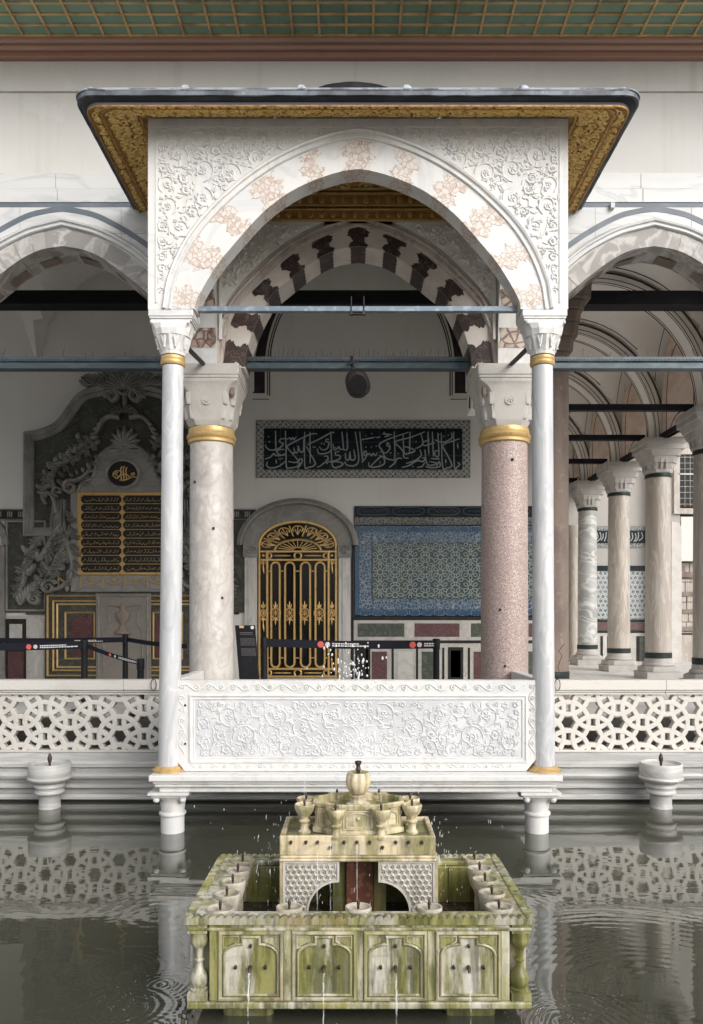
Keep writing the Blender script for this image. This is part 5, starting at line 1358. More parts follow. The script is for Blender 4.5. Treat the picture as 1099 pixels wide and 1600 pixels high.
# ---- gilded gate in its arched marble surround
gate = thing('gilded_gate', 'tall gilded openwork gate with a fanlight, set in a rounded grey marble doorway', 'gate', (wx(466), DW, FLOOR))
GC = wx(466)
def ell(hw_, rise, zs, n=33, c=GC): return [(c+hw_*math.cos(PI-PI*i/(n-1)), zs+rise*math.sin(PI*i/(n-1))) for i in range(n)]
zs = wz(851); HWG, RG = wx(554+61.5), (851-815)*DW/F*1.02
y_s = DW-.10
mb = MB(); inner = ell(HWG, RG, zs); 
outl = ell(wx(554+94), (851-779)*DW/F, zs-.02)
mb.prism([(outl[0][0], zs-.02)] + outl + [(outl[-1][0], zs-.02), (inner[-1][0], zs-.02)] + inner[::-1] + [(inner[0][0], zs-.02)], y_s, DW)
su = part('arched_hood', mb, MAT['hood_stone'], gate, smooth=0)
mb = MB(); mdl = ell(wx(554+90), (851-782.5)*DW/F, zs-.02)
mb.sweep(mdl, [(-.062, y_s+.001), (-.062, y_s-.05), (-.045, y_s-.075), (-.015, y_s-.08), (0, y_s-.055), (.02, y_s-.05), (.035, y_s-.025), (.055, y_s-.02), (.06, y_s+.001)])
part('hood_moulding', mb, MAT['hood_stone'], su, smooth=40)
for a, b in ((381.5, 404.3), (527.7, 549.5)):
    mb = MB(); mb.box(wx(a)+.02, wx(b)-.02, y_s+.02, DW, FLOOR, wz(871))
    mb.box(wx(a)+.09, wx(b)-.09, y_s+.005, y_s+.0195, FLOOR+.1, wz(874))
    jb = part('jamb', mb, MAT['dado_pale'], gate, smooth=0, bev=.012)
    mb = MB(); mb.box(wx(a), wx(b), y_s-.02, DW, wz(871), zs-.021)
    cx = (wx(a)+wx(b))/2; cz = wz(860.5)
    sp = spiral(cx, cz, .10, .02, 0, 1.6, 26)
    mb.ribbon(sp, .014, .02, lambda u, v, h: (u, y_s-.02-h, v))
    part('jamb_capital', mb, MAT['hood_stone'], jb, smooth=0)
mb = MB(); mb.prism([(GC-HWG, FLOOR)] + [(p[0], p[1]) for p in inner] + [(GC+HWG, FLOOR)], DW-.03, DW-.005); part('dark_glass', mb, MAT['glass_dark'], gate, smooth=0)
mb = MB(); mb.box(wx(382), wx(549), DW-.3, DW, FLOOR, wz(1058.5)); part('threshold', mb, MAT['dado_grey'], gate, smooth=0, bev=.01)
YG = DW-.07
def gx(q): return wx(360+q/5.335)
def gz(q): return wz(770+q/5.335)
G = MB()
def bar(x0, z0, x1, z1, r=.020, yy=YG): G.tube([(x0, yy, z0), (x1, yy, z1)], r, 6)
G.tube([(p[0]*1.0 + (GC-p[0])*.03, YG, p[1]-.02) for p in ell(HWG, RG, zs)], .031, 6)
for q in (247, 882): bar(gx(q), gz(1540), gx(q), zs-.01, .024)
for q in (312, 821): bar(gx(q), gz(1535), gx(q), gz(492), .026)
for q in (492, 562, 1466, 1530): bar(gx(240), gz(q), gx(890), gz(q), .023)
frame_ = part('gate_frame', G, MAT['gold_leaf'], gate, smooth=50)
G = MB()
for a, b in ((345, 415), (460, 537), (590, 667), (712, 788)):
    xa, xb = gx(a), gx(b); r = (xb-xa)/2; c = (xa+xb)/2; zt_, zb_ = gz(582)-r, gz(1452)+r
    P = [(c+r*math.cos(k*PI/8), YG, zt_+r*math.sin(k*PI/8)) for k in range(9)] + [(c-r*math.cos(k*PI/8), YG, zb_-r*math.sin(k*PI/8)) for k in range(9)]
    G.tube(P, .023, 6, closed=True)
for q in (655, 1375):
    for a, b in ((312, 345), (415, 460), (537, 590), (667, 712), (788, 821)): bar(gx(a), gz(q), gx(b), gz(q), .013)
part('gate_loops', G, MAT['gold_leaf'], gate, smooth=50)
G = MB()
def ringt(cx, cz, r, t=.016): G.tube([(cx+r*math.cos(k*PI/8), YG, cz+r*math.sin(k*PI/8)) for k in range(16)], t, 5, closed=True)
gf = lambda u, v, h: (u, YG-h, v)
for q, r in ((278, .062), (380, .092), (497, .088), (622, .088), (742, .092), (848, .062)):
    cx, cz = gx(q), gz(1003); ringt(cx, cz, r, .018); G.sphere((cx, YG-.005, cz), .028, n=8, rings=4)
    for k in range(8): a = k*PI/4; leaf(G, cx+.02*math.cos(a), cz+.02*math.sin(a), a, r*.6, .011, .012, gf, .3)
    for s, zz in ((1, 945), (-1, 1060)):
        z_0 = gz(zz) - s*.05
        for da in (-.6, 0, .6): leaf(G, cx, z_0, s*PI/2+da*s, .15 if da == 0 else .10, .016, .014, gf, -.5*da)
for q, dy in ((278, 600), (848, 600), (278, 1080), (848, 1410)): leaf(G, gx(q), gz(dy), -PI/2, .18, .018, .014, gf, .2); leaf(G, gx(q), gz(dy), PI/2, .09, .016, .014, gf, .2)
for py in (527, 1500):
    for q, r in ((325, .05), (565, .066), (800, .05)): ringt(gx(q), gz(py), r, .017)
    for s in (-1, 1): leaf(G, gx(565+s*55), gz(py), 0 if s > 0 else PI, .30, .017, .012, gf, 0); leaf(G, gx(565+s*200), gz(py), PI if s > 0 else 0, .25, .015, .012, gf, 0)
for q in (278, 848): G.sphere((gx(q), YG, gz(525)), .03, n=8, rings=4); ringt(gx(q), gz(580), .04, .010)
part('gate_rosettes', G, MAT['gold_leaf'], gate, smooth=60, fix=False)
G = MB(); fc = (gx(565), gz(485))
G.tube([(fc[0]+.44*math.cos(k*PI/16)*1.0, YG, fc[1]+.21*math.sin(k*PI/16)) for k in range(17)], .021, 5)
G.tube([(fc[0]+.10*math.cos(k*PI/10), YG, fc[1]+.06*math.sin(k*PI/10)) for k in range(11)], .012, 5)
for k in range(1, 12): a = k*PI/12; G.tube([(fc[0]+.12*math.cos(a), YG, fc[1]+.065*math.sin(a)), (fc[0]+.38*math.cos(a), YG, fc[1]+.185*math.sin(a))], .009, 4)
for k in range(7):
    a = PI*(k+.5)/7; ex = lambda r_, b: (fc[0]+r_*1.30*math.cos(b), YG, fc[1]+r_*.80*math.sin(b)+.04)
    P = []
    for q in range(13):
        th = -2.2 + 4.4*q/12; rr = .455 + .085*math.cos(th)*1.0; P.append(ex(rr, a+.165*math.sin(th)))
    G.tube(P, .014, 5); G.tube([ex(.33, a), ex(.53, a)], .011, 4)
    for s in (-1, 1): G.tube([ex(.33, a), ex(.40, a+s*.06), ex(.47, a+s*.09)], .010, 4)
for k in range(1, 7): a = PI*k/7; G.tube([ex(.30, a), ex(.56, a)], .014, 5); G.sphere(ex(.36, a), .022, n=6, rings=4)
part('gate_fanlight', G, MAT['gold_leaf'], gate, smooth=60, fix=False)

# ================================================================== carved wall fountain (left bay)
wf = thing('wall_fountain', 'dark carved baroque marble wall fountain with scrolls, gold-lettered black plaque and gilded panels', 'wall fountain', (wx(197.5), DW, FLOOR))
CXP = 197.5
def mirror(P): return P + [(2*CXP-p[0], p[1]) for p in P[::-1]]
def T(P): return [(wx(p[0]), wz(p[1])) for p in P]
half = [(42.6,838),(42.6,760),(42.6,678.5),(64,676),(90,665),(109,641),(123,622),(142,611),(170,606),(197.5,606)]
half_s = [(42.6,838),(42.6,678.5)] + catmull([(42.6,678.5),(64,675),(90,664),(109,641),(123,622),(142,611),(170,606),(197.5,605)], 5)
bod = [(42.6,838)] + [(68,838),(72,930),(75,1064)][:0]
outlp = T(mirror(half_s))
y1_ = DW-.06
mb = MB(); mb.prism(outlp + [(wx(2*CXP-42.6), wz(960)), (wx(42.6), wz(960))], y1_, DW); body = part('carved_slab', mb, MAT['baroque'], wf, smooth=0)
mb = MB(); mb.sweep(T([(42.6+46,838)] + half_s + [(2*CXP-p[0], p[1]) for p in half_s[::-1]] + [(2*CXP-88.6,838)]), [(.012, DW-.02), (.012, y1_-.10), (-.02, y1_-.115), (-.05, y1_-.07), (-.085, y1_-.06), (-.11, y1_-.085), (-.145, y1_-.05), (-.165, y1_+.001)])
part('frame_moulding', mb, MAT['baroque_light'], wf, smooth=45)
for a, b in ((10, 75), (2*CXP-75, 2*CXP-10)):
    mb = MB(); mb.box(wx(a), wx(b), DW-.05, DW, wz(957), wz(812)); part('side_slab', mb, MAT['baroque'], wf, smooth=0, bev=.01)
mb = MB(); frame_rect(mb, wx(12), wx(74), wz(955), wz(814), [(0, DW-.049), (0, DW-.08), (.03, DW-.08), (.035, DW-.049)]); part('side_frame', mb, MAT['baroque_light'], wf, smooth=0)
# inner grey field around the medallion, with its bell-shaped outline
bell = [(124,770),(131,757),(146,748),(151,738),(153,724),(158,714),(170,706),(185,705),(197.5,703)]
mb = MB(); mb.prism(T(mirror(bell)), y1_-.045, y1_); part('medallion_field', mb, MAT['baroque_grey'], wf, smooth=0, bev=.006)
mb = MB(); mb.sweep(T(mirror(catmull(bell, 4))), [(-.03, y1_-.02), (-.03, y1_-.07), (0, y1_-.085), (.03, y1_-.06), (.035, y1_-.02)]); part('field_moulding', mb, MAT['baroque_light'], wf, smooth=45)
# side strips around the plaque
mb = MB()
for a, b in ((114, 124), (271, 281)): mb.box(wx(a), wx(b), y1_-.05, y1_+.001, wz(925), wz(770))
mb.box(wx(124), wx(271), y1_-.03, y1_+.001, wz(925), wz(899)); part('plaque_margin', mb, MAT['baroque_grey'], wf, smooth=0, bev=.004)
# ornament: volutes, acanthus, all in photo rows and columns turned to metres
orn = MB(); yo = y1_
of = lambda u, v, h: (u, yo-h, v)
def both(fn_):
    fn_(lambda px: wx(px), 1); fn_(lambda px: wx(2*CXP-px), -1)
def orn_scroll(P, w0, w1, H=.10, mb_=orn):
    for s in (1, -1):
        Q = catmull([(wx(p[0]) if s > 0 else wx(2*CXP-p[0]), wz(p[1])) for p in P], 5)
        ws = [lerp(w0, w1, i/(len(Q)-1)) for i in range(len(Q))]; mb_.ribbon(Q, ws, H, of)
def orn_volute(cx, cy, r, a0, turns, hand, w=.035, H=.10, mb_=orn):
    for s in (1, -1):
        c = wx(cx) if s > 0 else wx(2*CXP-cx)
        P = spiral(0, 0, r*DW/F, r*.12*DW/F, a0, turns, 30, hand); P = [(c+s*p[0], wz(cy)+p[1]) for p in P]
        mb_.ribbon(P, [lerp(w, w*.5, i/29) for i in range(30)], H, of)
def orn_leaf(x, y, ang, ln, w, H=.08, bend=.8, mb_=orn):
    for s in (1, -1):
        c = wx(x) if s > 0 else wx(2*CXP-x); a = ang if s > 0 else PI-ang
        leaf(mb_, c, wz(y), a, ln*DW/F, w*DW/F, H, of, bend*s)
orn_scroll([(100,835),(112,862),(117,885),(112,905),(98,918),(86,922)], .06, .04, .12)
orn_volute(80, 918, 13, .3, 1.7, 1, .045, .15)
orn_scroll([(76,790),(70,780),(74,772),(84,774),(90,790),(93,815),(97,835)], .03, .06, .12)
for q in range(5): orn_scroll([(88+q*4,782),(86+q*4.5,800),(84+q*5,822),(90+q*5,842)], .02, .028, .10)
orn_volute(94, 769, 9, -1.2, 1.5, -1, .035, .14)
orn_scroll([(88,765),(84,748),(92,732),(108,722),(124,714),(138,702),(150,694)], .045, .025, .10)
for x, y, a in ((80,755,2.7),(78,745,2.4),(84,735,2.3),(92,727,2.0),(100,721,1.9),(110,716,1.7),(120,710,1.6),(130,703,1.5),(138,696,1.3),(128,690,2.2),(146,690,1.0),(70,765,2.9),(74,772,3.3)):
    orn_leaf(x, y, a, 13, 4.2, .13, -1.0); orn_leaf(x+4, y+5, a-.8, 11, 3.2, .10, 1.0)
orn_volute(114, 763, 11, 1.8, 1.6, 1, .045, .15)
orn_scroll([(112,752),(122,752),(134,746),(142,738),(144,728),(138,726)], .05, .02, .13)
for x, y, a in ((118,748,1.9),(126,745,1.6),(134,741,1.4),(141,734,1.2)): orn_leaf(x, y, a, 11, 3.4, .12, .9)
for k in range(9):
    orn_leaf(48+RND.uniform(-6, 14), 900-k*5.0, RND.uniform(1.2, 2.6), 16, 4.6, .13, RND.uniform(-1.2, 1.2)); orn_leaf(34+k*2.2, 935-k*8, 1.9+RND.uniform(-.3, .3), 17, 4.2, .12, -.9)
for k in range(7): orn_leaf(36+k*3, 946-k*3, 1.7-.1*k, 22, 4.6, .12, .6)
orn_volute(58, 936, 10, 2.0, 1.6, 1, .045, .14)
for k in range(8): orn_leaf(62+k*4.5, 878-k*6, 1.0+.1*k, 20, 5.0, .13, -.9); orn_leaf(74+k*4, 902-k*7, .4+.08*k, 16, 4.0, .10, .9)
for k in range(6): orn_scroll([(72+k*7,838),(74+k*7.5,852),(80+k*7,868),(88+k*5,880)], .028, .02, .09)
for k in range(5): orn_leaf(112+k*.5, 850+k*8, -.9-.2*k, 16, 3.4, .10, 1.0)
for k in range(6): orn_leaf(107+k, 925-k*22, 1.4, 18, 4, .07, .4*(-1)**k)
def orn_ac(x, y, ang, ln, hand=1, H=.10):
    for s in (1, -1): acanthus(orn, wx(x) if s > 0 else wx(2*CXP-x), wz(y), ang if s > 0 else PI-ang, ln*DW/F, H, of, hand*s)
rdo = random.Random(19)
for P, side, n_, l0 in (([(150,694),(126,708),(104,724),(90,742),(84,768)], 1, 12, 19), ([(150,694),(126,710),(106,726),(94,744),(92,766)], -1, 8, 14), ([(104,800),(112,830),(118,858),(116,888),(104,912)], -1, 10, 17), ([(98,800),(106,832),(110,860),(106,886),(92,906)], 1, 10, 22), ([(74,838),(66,862),(54,884),(42,908),(38,936)], 1, 10, 20), ([(80,842),(74,868),(62,892),(52,914),(50,934)], -1, 9, 18)):
    Q = resample(catmull(P, 5), n_)
    for i in range(n_-1):
        a = math.atan2(-(Q[i+1][1]-Q[i][1]), Q[i+1][0]-Q[i][0])
        orn_ac(Q[i][0], Q[i][1], a - side*(rdo.uniform(.7, 1.2)) , l0*rdo.uniform(.8, 1.15), side*(-1)**i, rdo.uniform(.10, .15))
for k in range(7): orn_ac(196-k*.8, 612, 1.65+.26*k, 36-k*1.5, 1, .15); orn_ac(176-k*5, 606, 2.0+.12*k, 20, -1, .14)
for k in range(5): orn_ac(160-k*4, 722+k*9, 2.2+.2*k, 13, 1, .10)
# bell-flower crest inside, shell over the medallion
for k in range(-4, 5): leaf(orn, wx(CXP), wz(700), PI/2 - k*.30, (34-abs(k)*2.6)*DW/F, 5*DW/F, .13, of, -k*.16)
orn_scroll([(197,702),(180,700),(168,706),(158,716),(154,728)], .045, .02, .12)
orn_scroll([(190,654),(172,653),(160,664),(152,680),(140,690)], .05, .02, .10)
for k in range(7): orn_leaf(184-k*5.5, 652+k*k*.75, 2.6+.16*k, 9, 3.2, .10, .5)
for s in (1, -1):
    for k in range(4): orn_leaf(195-k*2, 648, 1.75+.3*k, 16, 4.2, .11, .7)
# crest at the top: oval boss, volutes, spray of acanthus
orn_scroll([(186,627),(178,630),(172,622),(176,614),(186,616)], .03, .02, .16); orn_volute(180, 622, 9, 1.4, 1.6, -1, .045, .17)
orn_scroll([(170,605),(178,606),(186,612),(189,622)], .06, .04, .15)
for k in range(9): orn_leaf(190-k*1.5, 606+k*.5, 1.75+.2*k, 38-abs(k-4)*2.0, 5.0, .15, -.7)
for k in range(6): orn_leaf(178-k*4, 604, 2.5+.12*k, 24, 4.6, .15, -1.2); orn_leaf(168-k*4, 600-k*2, 2.0+.2*k, 17, 4.6, .14, 1.2)
for k in range(-2, 3): leaf(orn, wx(CXP), wz(592), PI/2 - k*.25, 30*DW/F, 4.6*DW/F, .16, of, -k*.2)
orn.ribbon([(wx(CXP), wz(622)), (wx(CXP), wz(648))], [.05, .02], .12, of)
part('carved_ornament', orn, MAT['baroque_light'], wf, smooth=60, fix=False)
bs = MB(); bs.sphere((wx(CXP), y1_-.02, wz(604)), 1.0, n=16, rings=8, sx=.10, sy=.16, sz=.15)
c = [(wx(CXP)+.14*math.cos(a*PI/12), wz(604)+.19*math.sin(a*PI/12)) for a in range(24)]
bs.sweep(c, [(-.028, y1_), (-.028, y1_-.12), (0, y1_-.15), (.028, y1_-.12), (.028, y1_)], closed=True)
part('crest_boss', bs, MAT['baroque_light'], wf, smooth=50)
# medallion with gilt monogram
md = MB(); ov = lambda r1, r2, n=28: [(wx(195)+r1*DW/F*math.cos(2*PI*a/n), wz(742)+r2*DW/F*math.sin(2*PI*a/n)) for a in range(n)]
md.sweep(ov(25.5, 22), [(-.03, y1_-.044), (-.03, y1_-.08), (0, y1_-.10), (.03, y1_-.08), (.035, y1_-.044)], closed=True); mo_ = part('medallion_frame', md, MAT['baroque_light'], wf, smooth=45)
md = MB(); md.prism(ov(23.5, 20), y1_-.06, y1_-.044); part('medallion_disc', md, MAT['dado_black'], mo_, smooth=0)
md = MB(); mf = lambda u, v, h: (u, y1_-.061-h, v)
for P in ([(186,750),(192,744),(200,743),(206,748),(198,752),(190,752)],[(193,752),(192,735),(194,731)],[(197,752),(196,734),(198,730)],[(201,752),(200,736),(202,732)],[(206,748),(214,747),(220,749)],[(186,750),(180,744),(184,738),(192,738),(198,742)],[(188,746),(183,742),(188,740)],[(208,742),(213,741),(212,744),(207,744)]):
    md.ribbon(catmull(T(P), 4), .013, .012, mf)
part('gilt_monogram', md, MAT['gold_leaf'], mo_, smooth=0, fix=False)
# plaque
mb = MB(); mb.box(wx(124.5), wx(270.5), y1_-.055, y1_+.002, wz(898.5), wz(770.5)); pq = part('plaque', mb, MAT['gold_leaf'], wf, smooth=0, bev=.006)
ca = MB(); gt = MB(); rd = random.Random(77)
for r_ in range(9):
    for (a, b) in ((130.5, 193), (195.5, 263)):
        z_b, z_t = wz(788.0+r_*13.35), wz(775.6+r_*13.35); x_a, x_b = wx(a), wx(b); q = .045
        ca.prism([(x_a+q, z_b), (x_b-q, z_b), (x_b, z_b+q), (x_b, z_t-q), (x_b-q, z_t), (x_a+q, z_t), (x_a, z_t-q), (x_a, z_b+q)], y1_-.062, y1_-.0545)
        x = x_b-.05; zc = (z_b+z_t)/2
        while x > x_a+.06:
            k = rd.choice((0, 0, 1, 2, 3)); wv = rd.uniform(.03, .075)
            if k == 0: P = [(x, zc+.035), (x-.008, zc-.022), (x-wv, zc-.026)]
            elif k == 1: P = [(x, zc), (x-.02, zc+.015), (x-.03, zc-.02), (x-wv, zc-.03)]
            elif k == 2: P = [(x, zc-.015), (x-wv*.4, zc-.042), (x-wv*.9, zc-.03), (x-wv, zc-.005)]
            else: P = [(x, zc+.005), (x-.01, zc-.018), (x-.022, zc+.004), (x-.033, zc-.018), (x-wv, zc-.018)]
            gt.ribbon(catmull(P, 3), .0052, .003, lambda u, v, h: (u, y1_-.0625-h, v))
            if rd.random() < .35: gt.sphere((x-wv*.5, y1_-.063, zc+.03), .008, n=4, rings=2)
            x -= wv + rd.uniform(.006, .022)
part('cartouche', ca, MAT['dado_black'], pq, smooth=0); part('gilt_script', gt, MAT['gold_faint'], pq, smooth=0, fix=False)
ga = MB(); gaf = lambda u, v, h: (u, y1_-.03-h, v)
for k in range(-2, 3):
    xc = 197.5 + (k-.0)*34.5-17
    if 140 < xc < 262 or True:
        ga.ribbon([(wx(xc-15+q*3), wz(904+9*math.sin(PI*q/10))) for q in range(11)], .022, .014, gaf)
        ga.ribbon([(wx(xc-17.2), wz(901)), (wx(xc-17.2), wz(919))], .018, .014, gaf)
        for a in range(6): leaf(ga, wx(xc), wz(906), a*PI/3, .055, .02, .016, gaf, 0)
part('gilt_garland', ga, MAT['gold_faint'], wf, smooth=0, fix=False)
# lower part: gilded frames, marbled panels, niche with an urn
zl0, zl1 = FLOOR, wz(927)
y2 = DW-.14
mb = MB(); mb.box(wx(75), wx(320), y2, DW, zl0, zl1); lw = part('lower_panelling', mb, MAT['baroque'], wf, smooth=0)
gfm = MB(); pnl = MB()
for s in (1, -1):
    def R(a, b): return (wx(a), wx(b)) if s > 0 else (wx(2*CXP-b), wx(2*CXP-a))
    for (a, b, t_, u_, p) in (((78.5, 316.5, 930, 1056, .05), (87, 308, 938, 1048, .035), (93, 302, 943, 1043, .02), (106, 153, 956, 1030, .045)) if s > 0 else ((106, 153, 956, 1030, .045),)):
        xa, xb = R(a, b); frame_rect(gfm, xa, xb, wz(u_), wz(t_), [(0, y2+.001), (0, y2-p*.6), (.012, y2-p), (.03, y2-p*.5), (.034, y2+.001)])
    xa, xb = R(116, 149); pnl = MB(); pnl.box(xa, xb, y2-.012, y2+.001, wz(1024), wz(964)); part('marbled_panel', pnl, MAT['dado_maroon'], lw, smooth=0)
part('gilded_frame', gfm, MAT['gold'], lw, smooth=0)
mb = MB(); mb.box(wx(155), wx(240), y2-.05, y2+.001, FLOOR, wz(928)); ni = part('niche', mb, MAT['niche_stone'], wf, smooth=0, bev=.01)
mb = MB(); yn = y2-.05; nf = lambda u, v, h: (u, yn-h, v)
for s in (1, -1):
    q = lambda p: (wx(p[0]) if s > 0 else wx(2*CXP-p[0]), wz(p[1]))
    mb.ribbon(catmull([q(p) for p in [(168,1050),(168,990),(176,972),(172,955),(170,948),(178,946),(190,948),(197.5,945)]], 5), .016, .03, nf)
    mb.ribbon([q((160,1060)), q((160,932)), q((197.5,932))], .022, .03, nf)
part('niche_moulding', mb, MAT['hood_stone'], ni, smooth=0, fix=False)
mb = MB(); mb.lathe(wx(CXP), yn-.03, [(.16, wz(990)), (.17, wz(987)), (.10, wz(984)), (.05, wz(978)), (.04, wz(974)), (.09, wz(971)), (.13, wz(963)), (.135, wz(958)), (.06, wz(955)), (.05, wz(951)), (.07, wz(948)), (.02, wz(943))], 16, sy=.45)
part('relief_urn', mb, MAT['stone_brown'], ni, smooth=50)

# ================================================================== black wooden beam high in the portico, tall stone pier, gallery
YBm = 11.0
mb = MB(); mb.box(-9.0, X(912, YBm), YBm-.12, YBm+.14, Z(480, YBm), Z(458.5, YBm)); mb.box(X(914, YBm), 6.6, YBm-.12, YBm+.14, Z(480.5, YBm), Z(459, YBm))
tag(part('wooden_beam', mb, MAT['beam_black'], smooth=0, bev=.01), 'long black wooden beam running across high inside the portico behind the arches', 'beam')
pr = thing('stone_pier', 'rough brown stone pier with stepped top, half hidden behind the right slender balcony column', 'pier', (X(862, YBm), YBm, FLOOR))
PX = X(862, YBm); rr = X(888, YBm)-PX
mb = MB(); mb.lathe(PX, YBm, [(rr*1.02, FLOOR), (rr, 1.3), (rr, Z(575, YBm))], 28); ps = part('shaft', mb, MAT['stone_brown'], pr, smooth=40)
mb = MB(); mb.lathe(PX, YBm, [(rr*1.03, Z(1061, YBm)), (rr*1.05, Z(1060, YBm)), (rr*1.05, Z(1049, YBm)), (rr*1.02, Z(1048, YBm))], 28); part('dark_ring', mb, MAT['ring_dark'], ps, smooth=40)
mb = MB(); z0 = Z(575, YBm)
for k, (a, py) in enumerate(((884, 575), (890, 556), (896, 535), (899, 515), (904, 497), (911, 484), (912.5, 482))):
    hw_ = X(a, YBm)-PX; zz = Z(py, YBm)
    nxt = Z((556, 535, 515, 497, 484, 481, 446)[k], YBm)
    mb.loft(PX, YBm, [(zz, octa(hw_, hw_*.28)), (nxt-.002, octa(hw_*1.02, hw_*.2))])
part('stepped_capital', mb, MAT['stone_brown'], pr, smooth=0, bev=.015)
# solid wall over the beam between portico and gallery
GX0, GX1, GS = 2.0, 6.2, 5.66
gal = thing('vaulted_gallery', 'whitewashed vaulted gallery with brown painted lines on its receding arches, at the right', 'gallery', (4.1, 15, GS))
mb = MB(); mb.box(2.17, 2.30, DPB+.01, DW-.01, Z(440, YBm), 9.3); mb.box(3.45, 3.62, DW+.01, DG, FLOOR, 9.4)
part('gallery_wall', mb, MAT['plaster_gallery'], gal, smooth=0)
cols_d = [11.2, 13.3, 15.5, 17.8, 20.2]
GXC = (2.32+GX1)/2 - .1; 
def garch(hw_, rise, c=4.1, n=41, zs=GS): return [(c+hw_*math.cos(PI-PI*i/(n-1)), zs+rise*(math.sin(PI*i/(n-1))**.93)) for i in range(n)]
RISE = 2.32
vt = MB()
edges = [DPB+.02] + cols_d + [DG]
for a, b in zip(edges, edges[1:]):
    n = 26; vs = []; fs = []
    for i in range(n+1):
        for j in range(n+1):
            u = 2*i/n-1; v = 2*j/n-1
            zx = (RISE+.07)*max(0, 1-u*u)**.47; zy = (RISE-.05)*max(0, 1-abs(v)**2.0)**.5
            vs.append((lerp(GX0, GX1+.06, i/n), lerp(a, b, j/n), GS + max(zx, zy)))
    for i in range(n):
        for j in range(n): fs.append((i*(n+1)+j, i*(n+1)+j+1, (i+1)*(n+1)+j+1, (i+1)*(n+1)+j))
    vt.add(vs, fs)
part('vault', vt, MAT['plaster_gallery'], gal, smooth=30, fix=False)
vl = MB()
for a, b in zip(edges, edges[1:]):
    for v in (-.66, .66):
        zy = (RISE-.05)*max(0, 1-abs(v)**2.0)**.5; run = []
        for i in range(61):
            u = -1 + 2*i/60; zx = (RISE+.07)*max(0, 1-u*u)**.47
            if zx >= zy: run.append((lerp(GX0, GX1+.06, i/60), lerp(a, b, (v+1)/2), GS+zx-.006))
        if len(run) > 2: vl.tube(run, .009, 4)
        for u in (-.45, .45):
            zx = (RISE+.07)*(1-u*u)**.47
    for u in (.90, ):
        zx = (RISE+.07)*max(0, 1-u*u)**.47; run = []
        for i in range(41):
            v = -1 + 2*i/40; zy = (RISE-.05)*max(0, 1-v*v)**.5
            if zy >= zx: run.append((lerp(GX0, GX1+.06, (u+1)/2), lerp(a, b, i/40), GS+zy-.006))
        if len(run) > 2: vl.tube(run, .008, 4)
part('painted_vault_line', vl, MAT['line_brown'], gal, smooth=0)
for d in cols_d:
    mb = MB(); mb.sweep(garch(2.1, RISE), [(-.14, d+.24), (-.14, d-.24), (.0, d-.24), (.0, d+.24)])
    ta = part('transverse_arch', mb, MAT['plaster_gallery'], gal, smooth=30)
    mb = MB()
    for e, wv in ((-.215, .011), (-.155, .006), (.215, .011), (.155, .006)):
        mb.sweep(garch(2.1, RISE), [(-.146, d+e+wv), (-.146, d+e-wv), (-.139, d+e-wv), (-.139, d+e+wv)])
    mb.sweep(garch(2.13, RISE+.02), [(-.016, d-.247), (-.016, d-.241), (.008, d-.241), (.008, d-.247)])
    mb.sweep(garch(2.1, RISE), [(-.09, d-.2465), (-.09, d-.2395), (-.078, d-.2395), (-.078, d-.2465)])
    part('painted_line', mb, MAT['line_brown'], ta, smooth=0)
for a, b in zip(edges[:-1], edges[1:]):
    a_, b_ = a+.26, b-.26
    c = (a_+b_)/2; hw_ = (b_-a_)/2; P = [(c+hw_*math.cos(PI-PI*i/24), GS+.35+ (RISE-.55)*math.sin(PI*i/24)**.8) for i in range(25)]
    mb = MB(); mb.prism([(a_, GS-.02)] + P + [(b_, GS-.02)], GX1-.05, GX1+.1, fn=lambda u, v, y: (y, u, v)); lu = part('lunette', mb, MAT['plaster_pink'], gal, smooth=0)
    mb = MB()
    q = .72
    Pl = [(c+hw_*q*math.cos(PI-PI*i/24), GS+.45+(RISE-1.1)*math.sin(PI*i/24)**.8) for i in range(25)]
    mb.sweep([(c-hw_*q, GS+.1)] + Pl + [(c+hw_*q, GS+.1)], [(-.011, GX1-.049), (-.011, GX1-.056), (.011, GX1-.056), (.011, GX1-.049)], fn=lambda u, v, y: (y, u, v))
    mb.sweep([(c+hw_*.5*math.cos(PI-PI*i/12), GS+.02+.28*math.sin(PI*i/12)) for i in range(13)], [(-.011, GX1-.049), (-.011, GX1-.056), (.011, GX1-.056), (.011, GX1-.049)], fn=lambda u, v, y: (y, u, v))
    part('painted_line', mb, MAT['line_brown'], lu, smooth=0)
mb = MB(); mb.box(GX1+.11, GX1+.45, DPB+.01, DG, GS, 9.4); part('gallery_wall', mb, MAT['plaster_gallery'], gal, smooth=0)

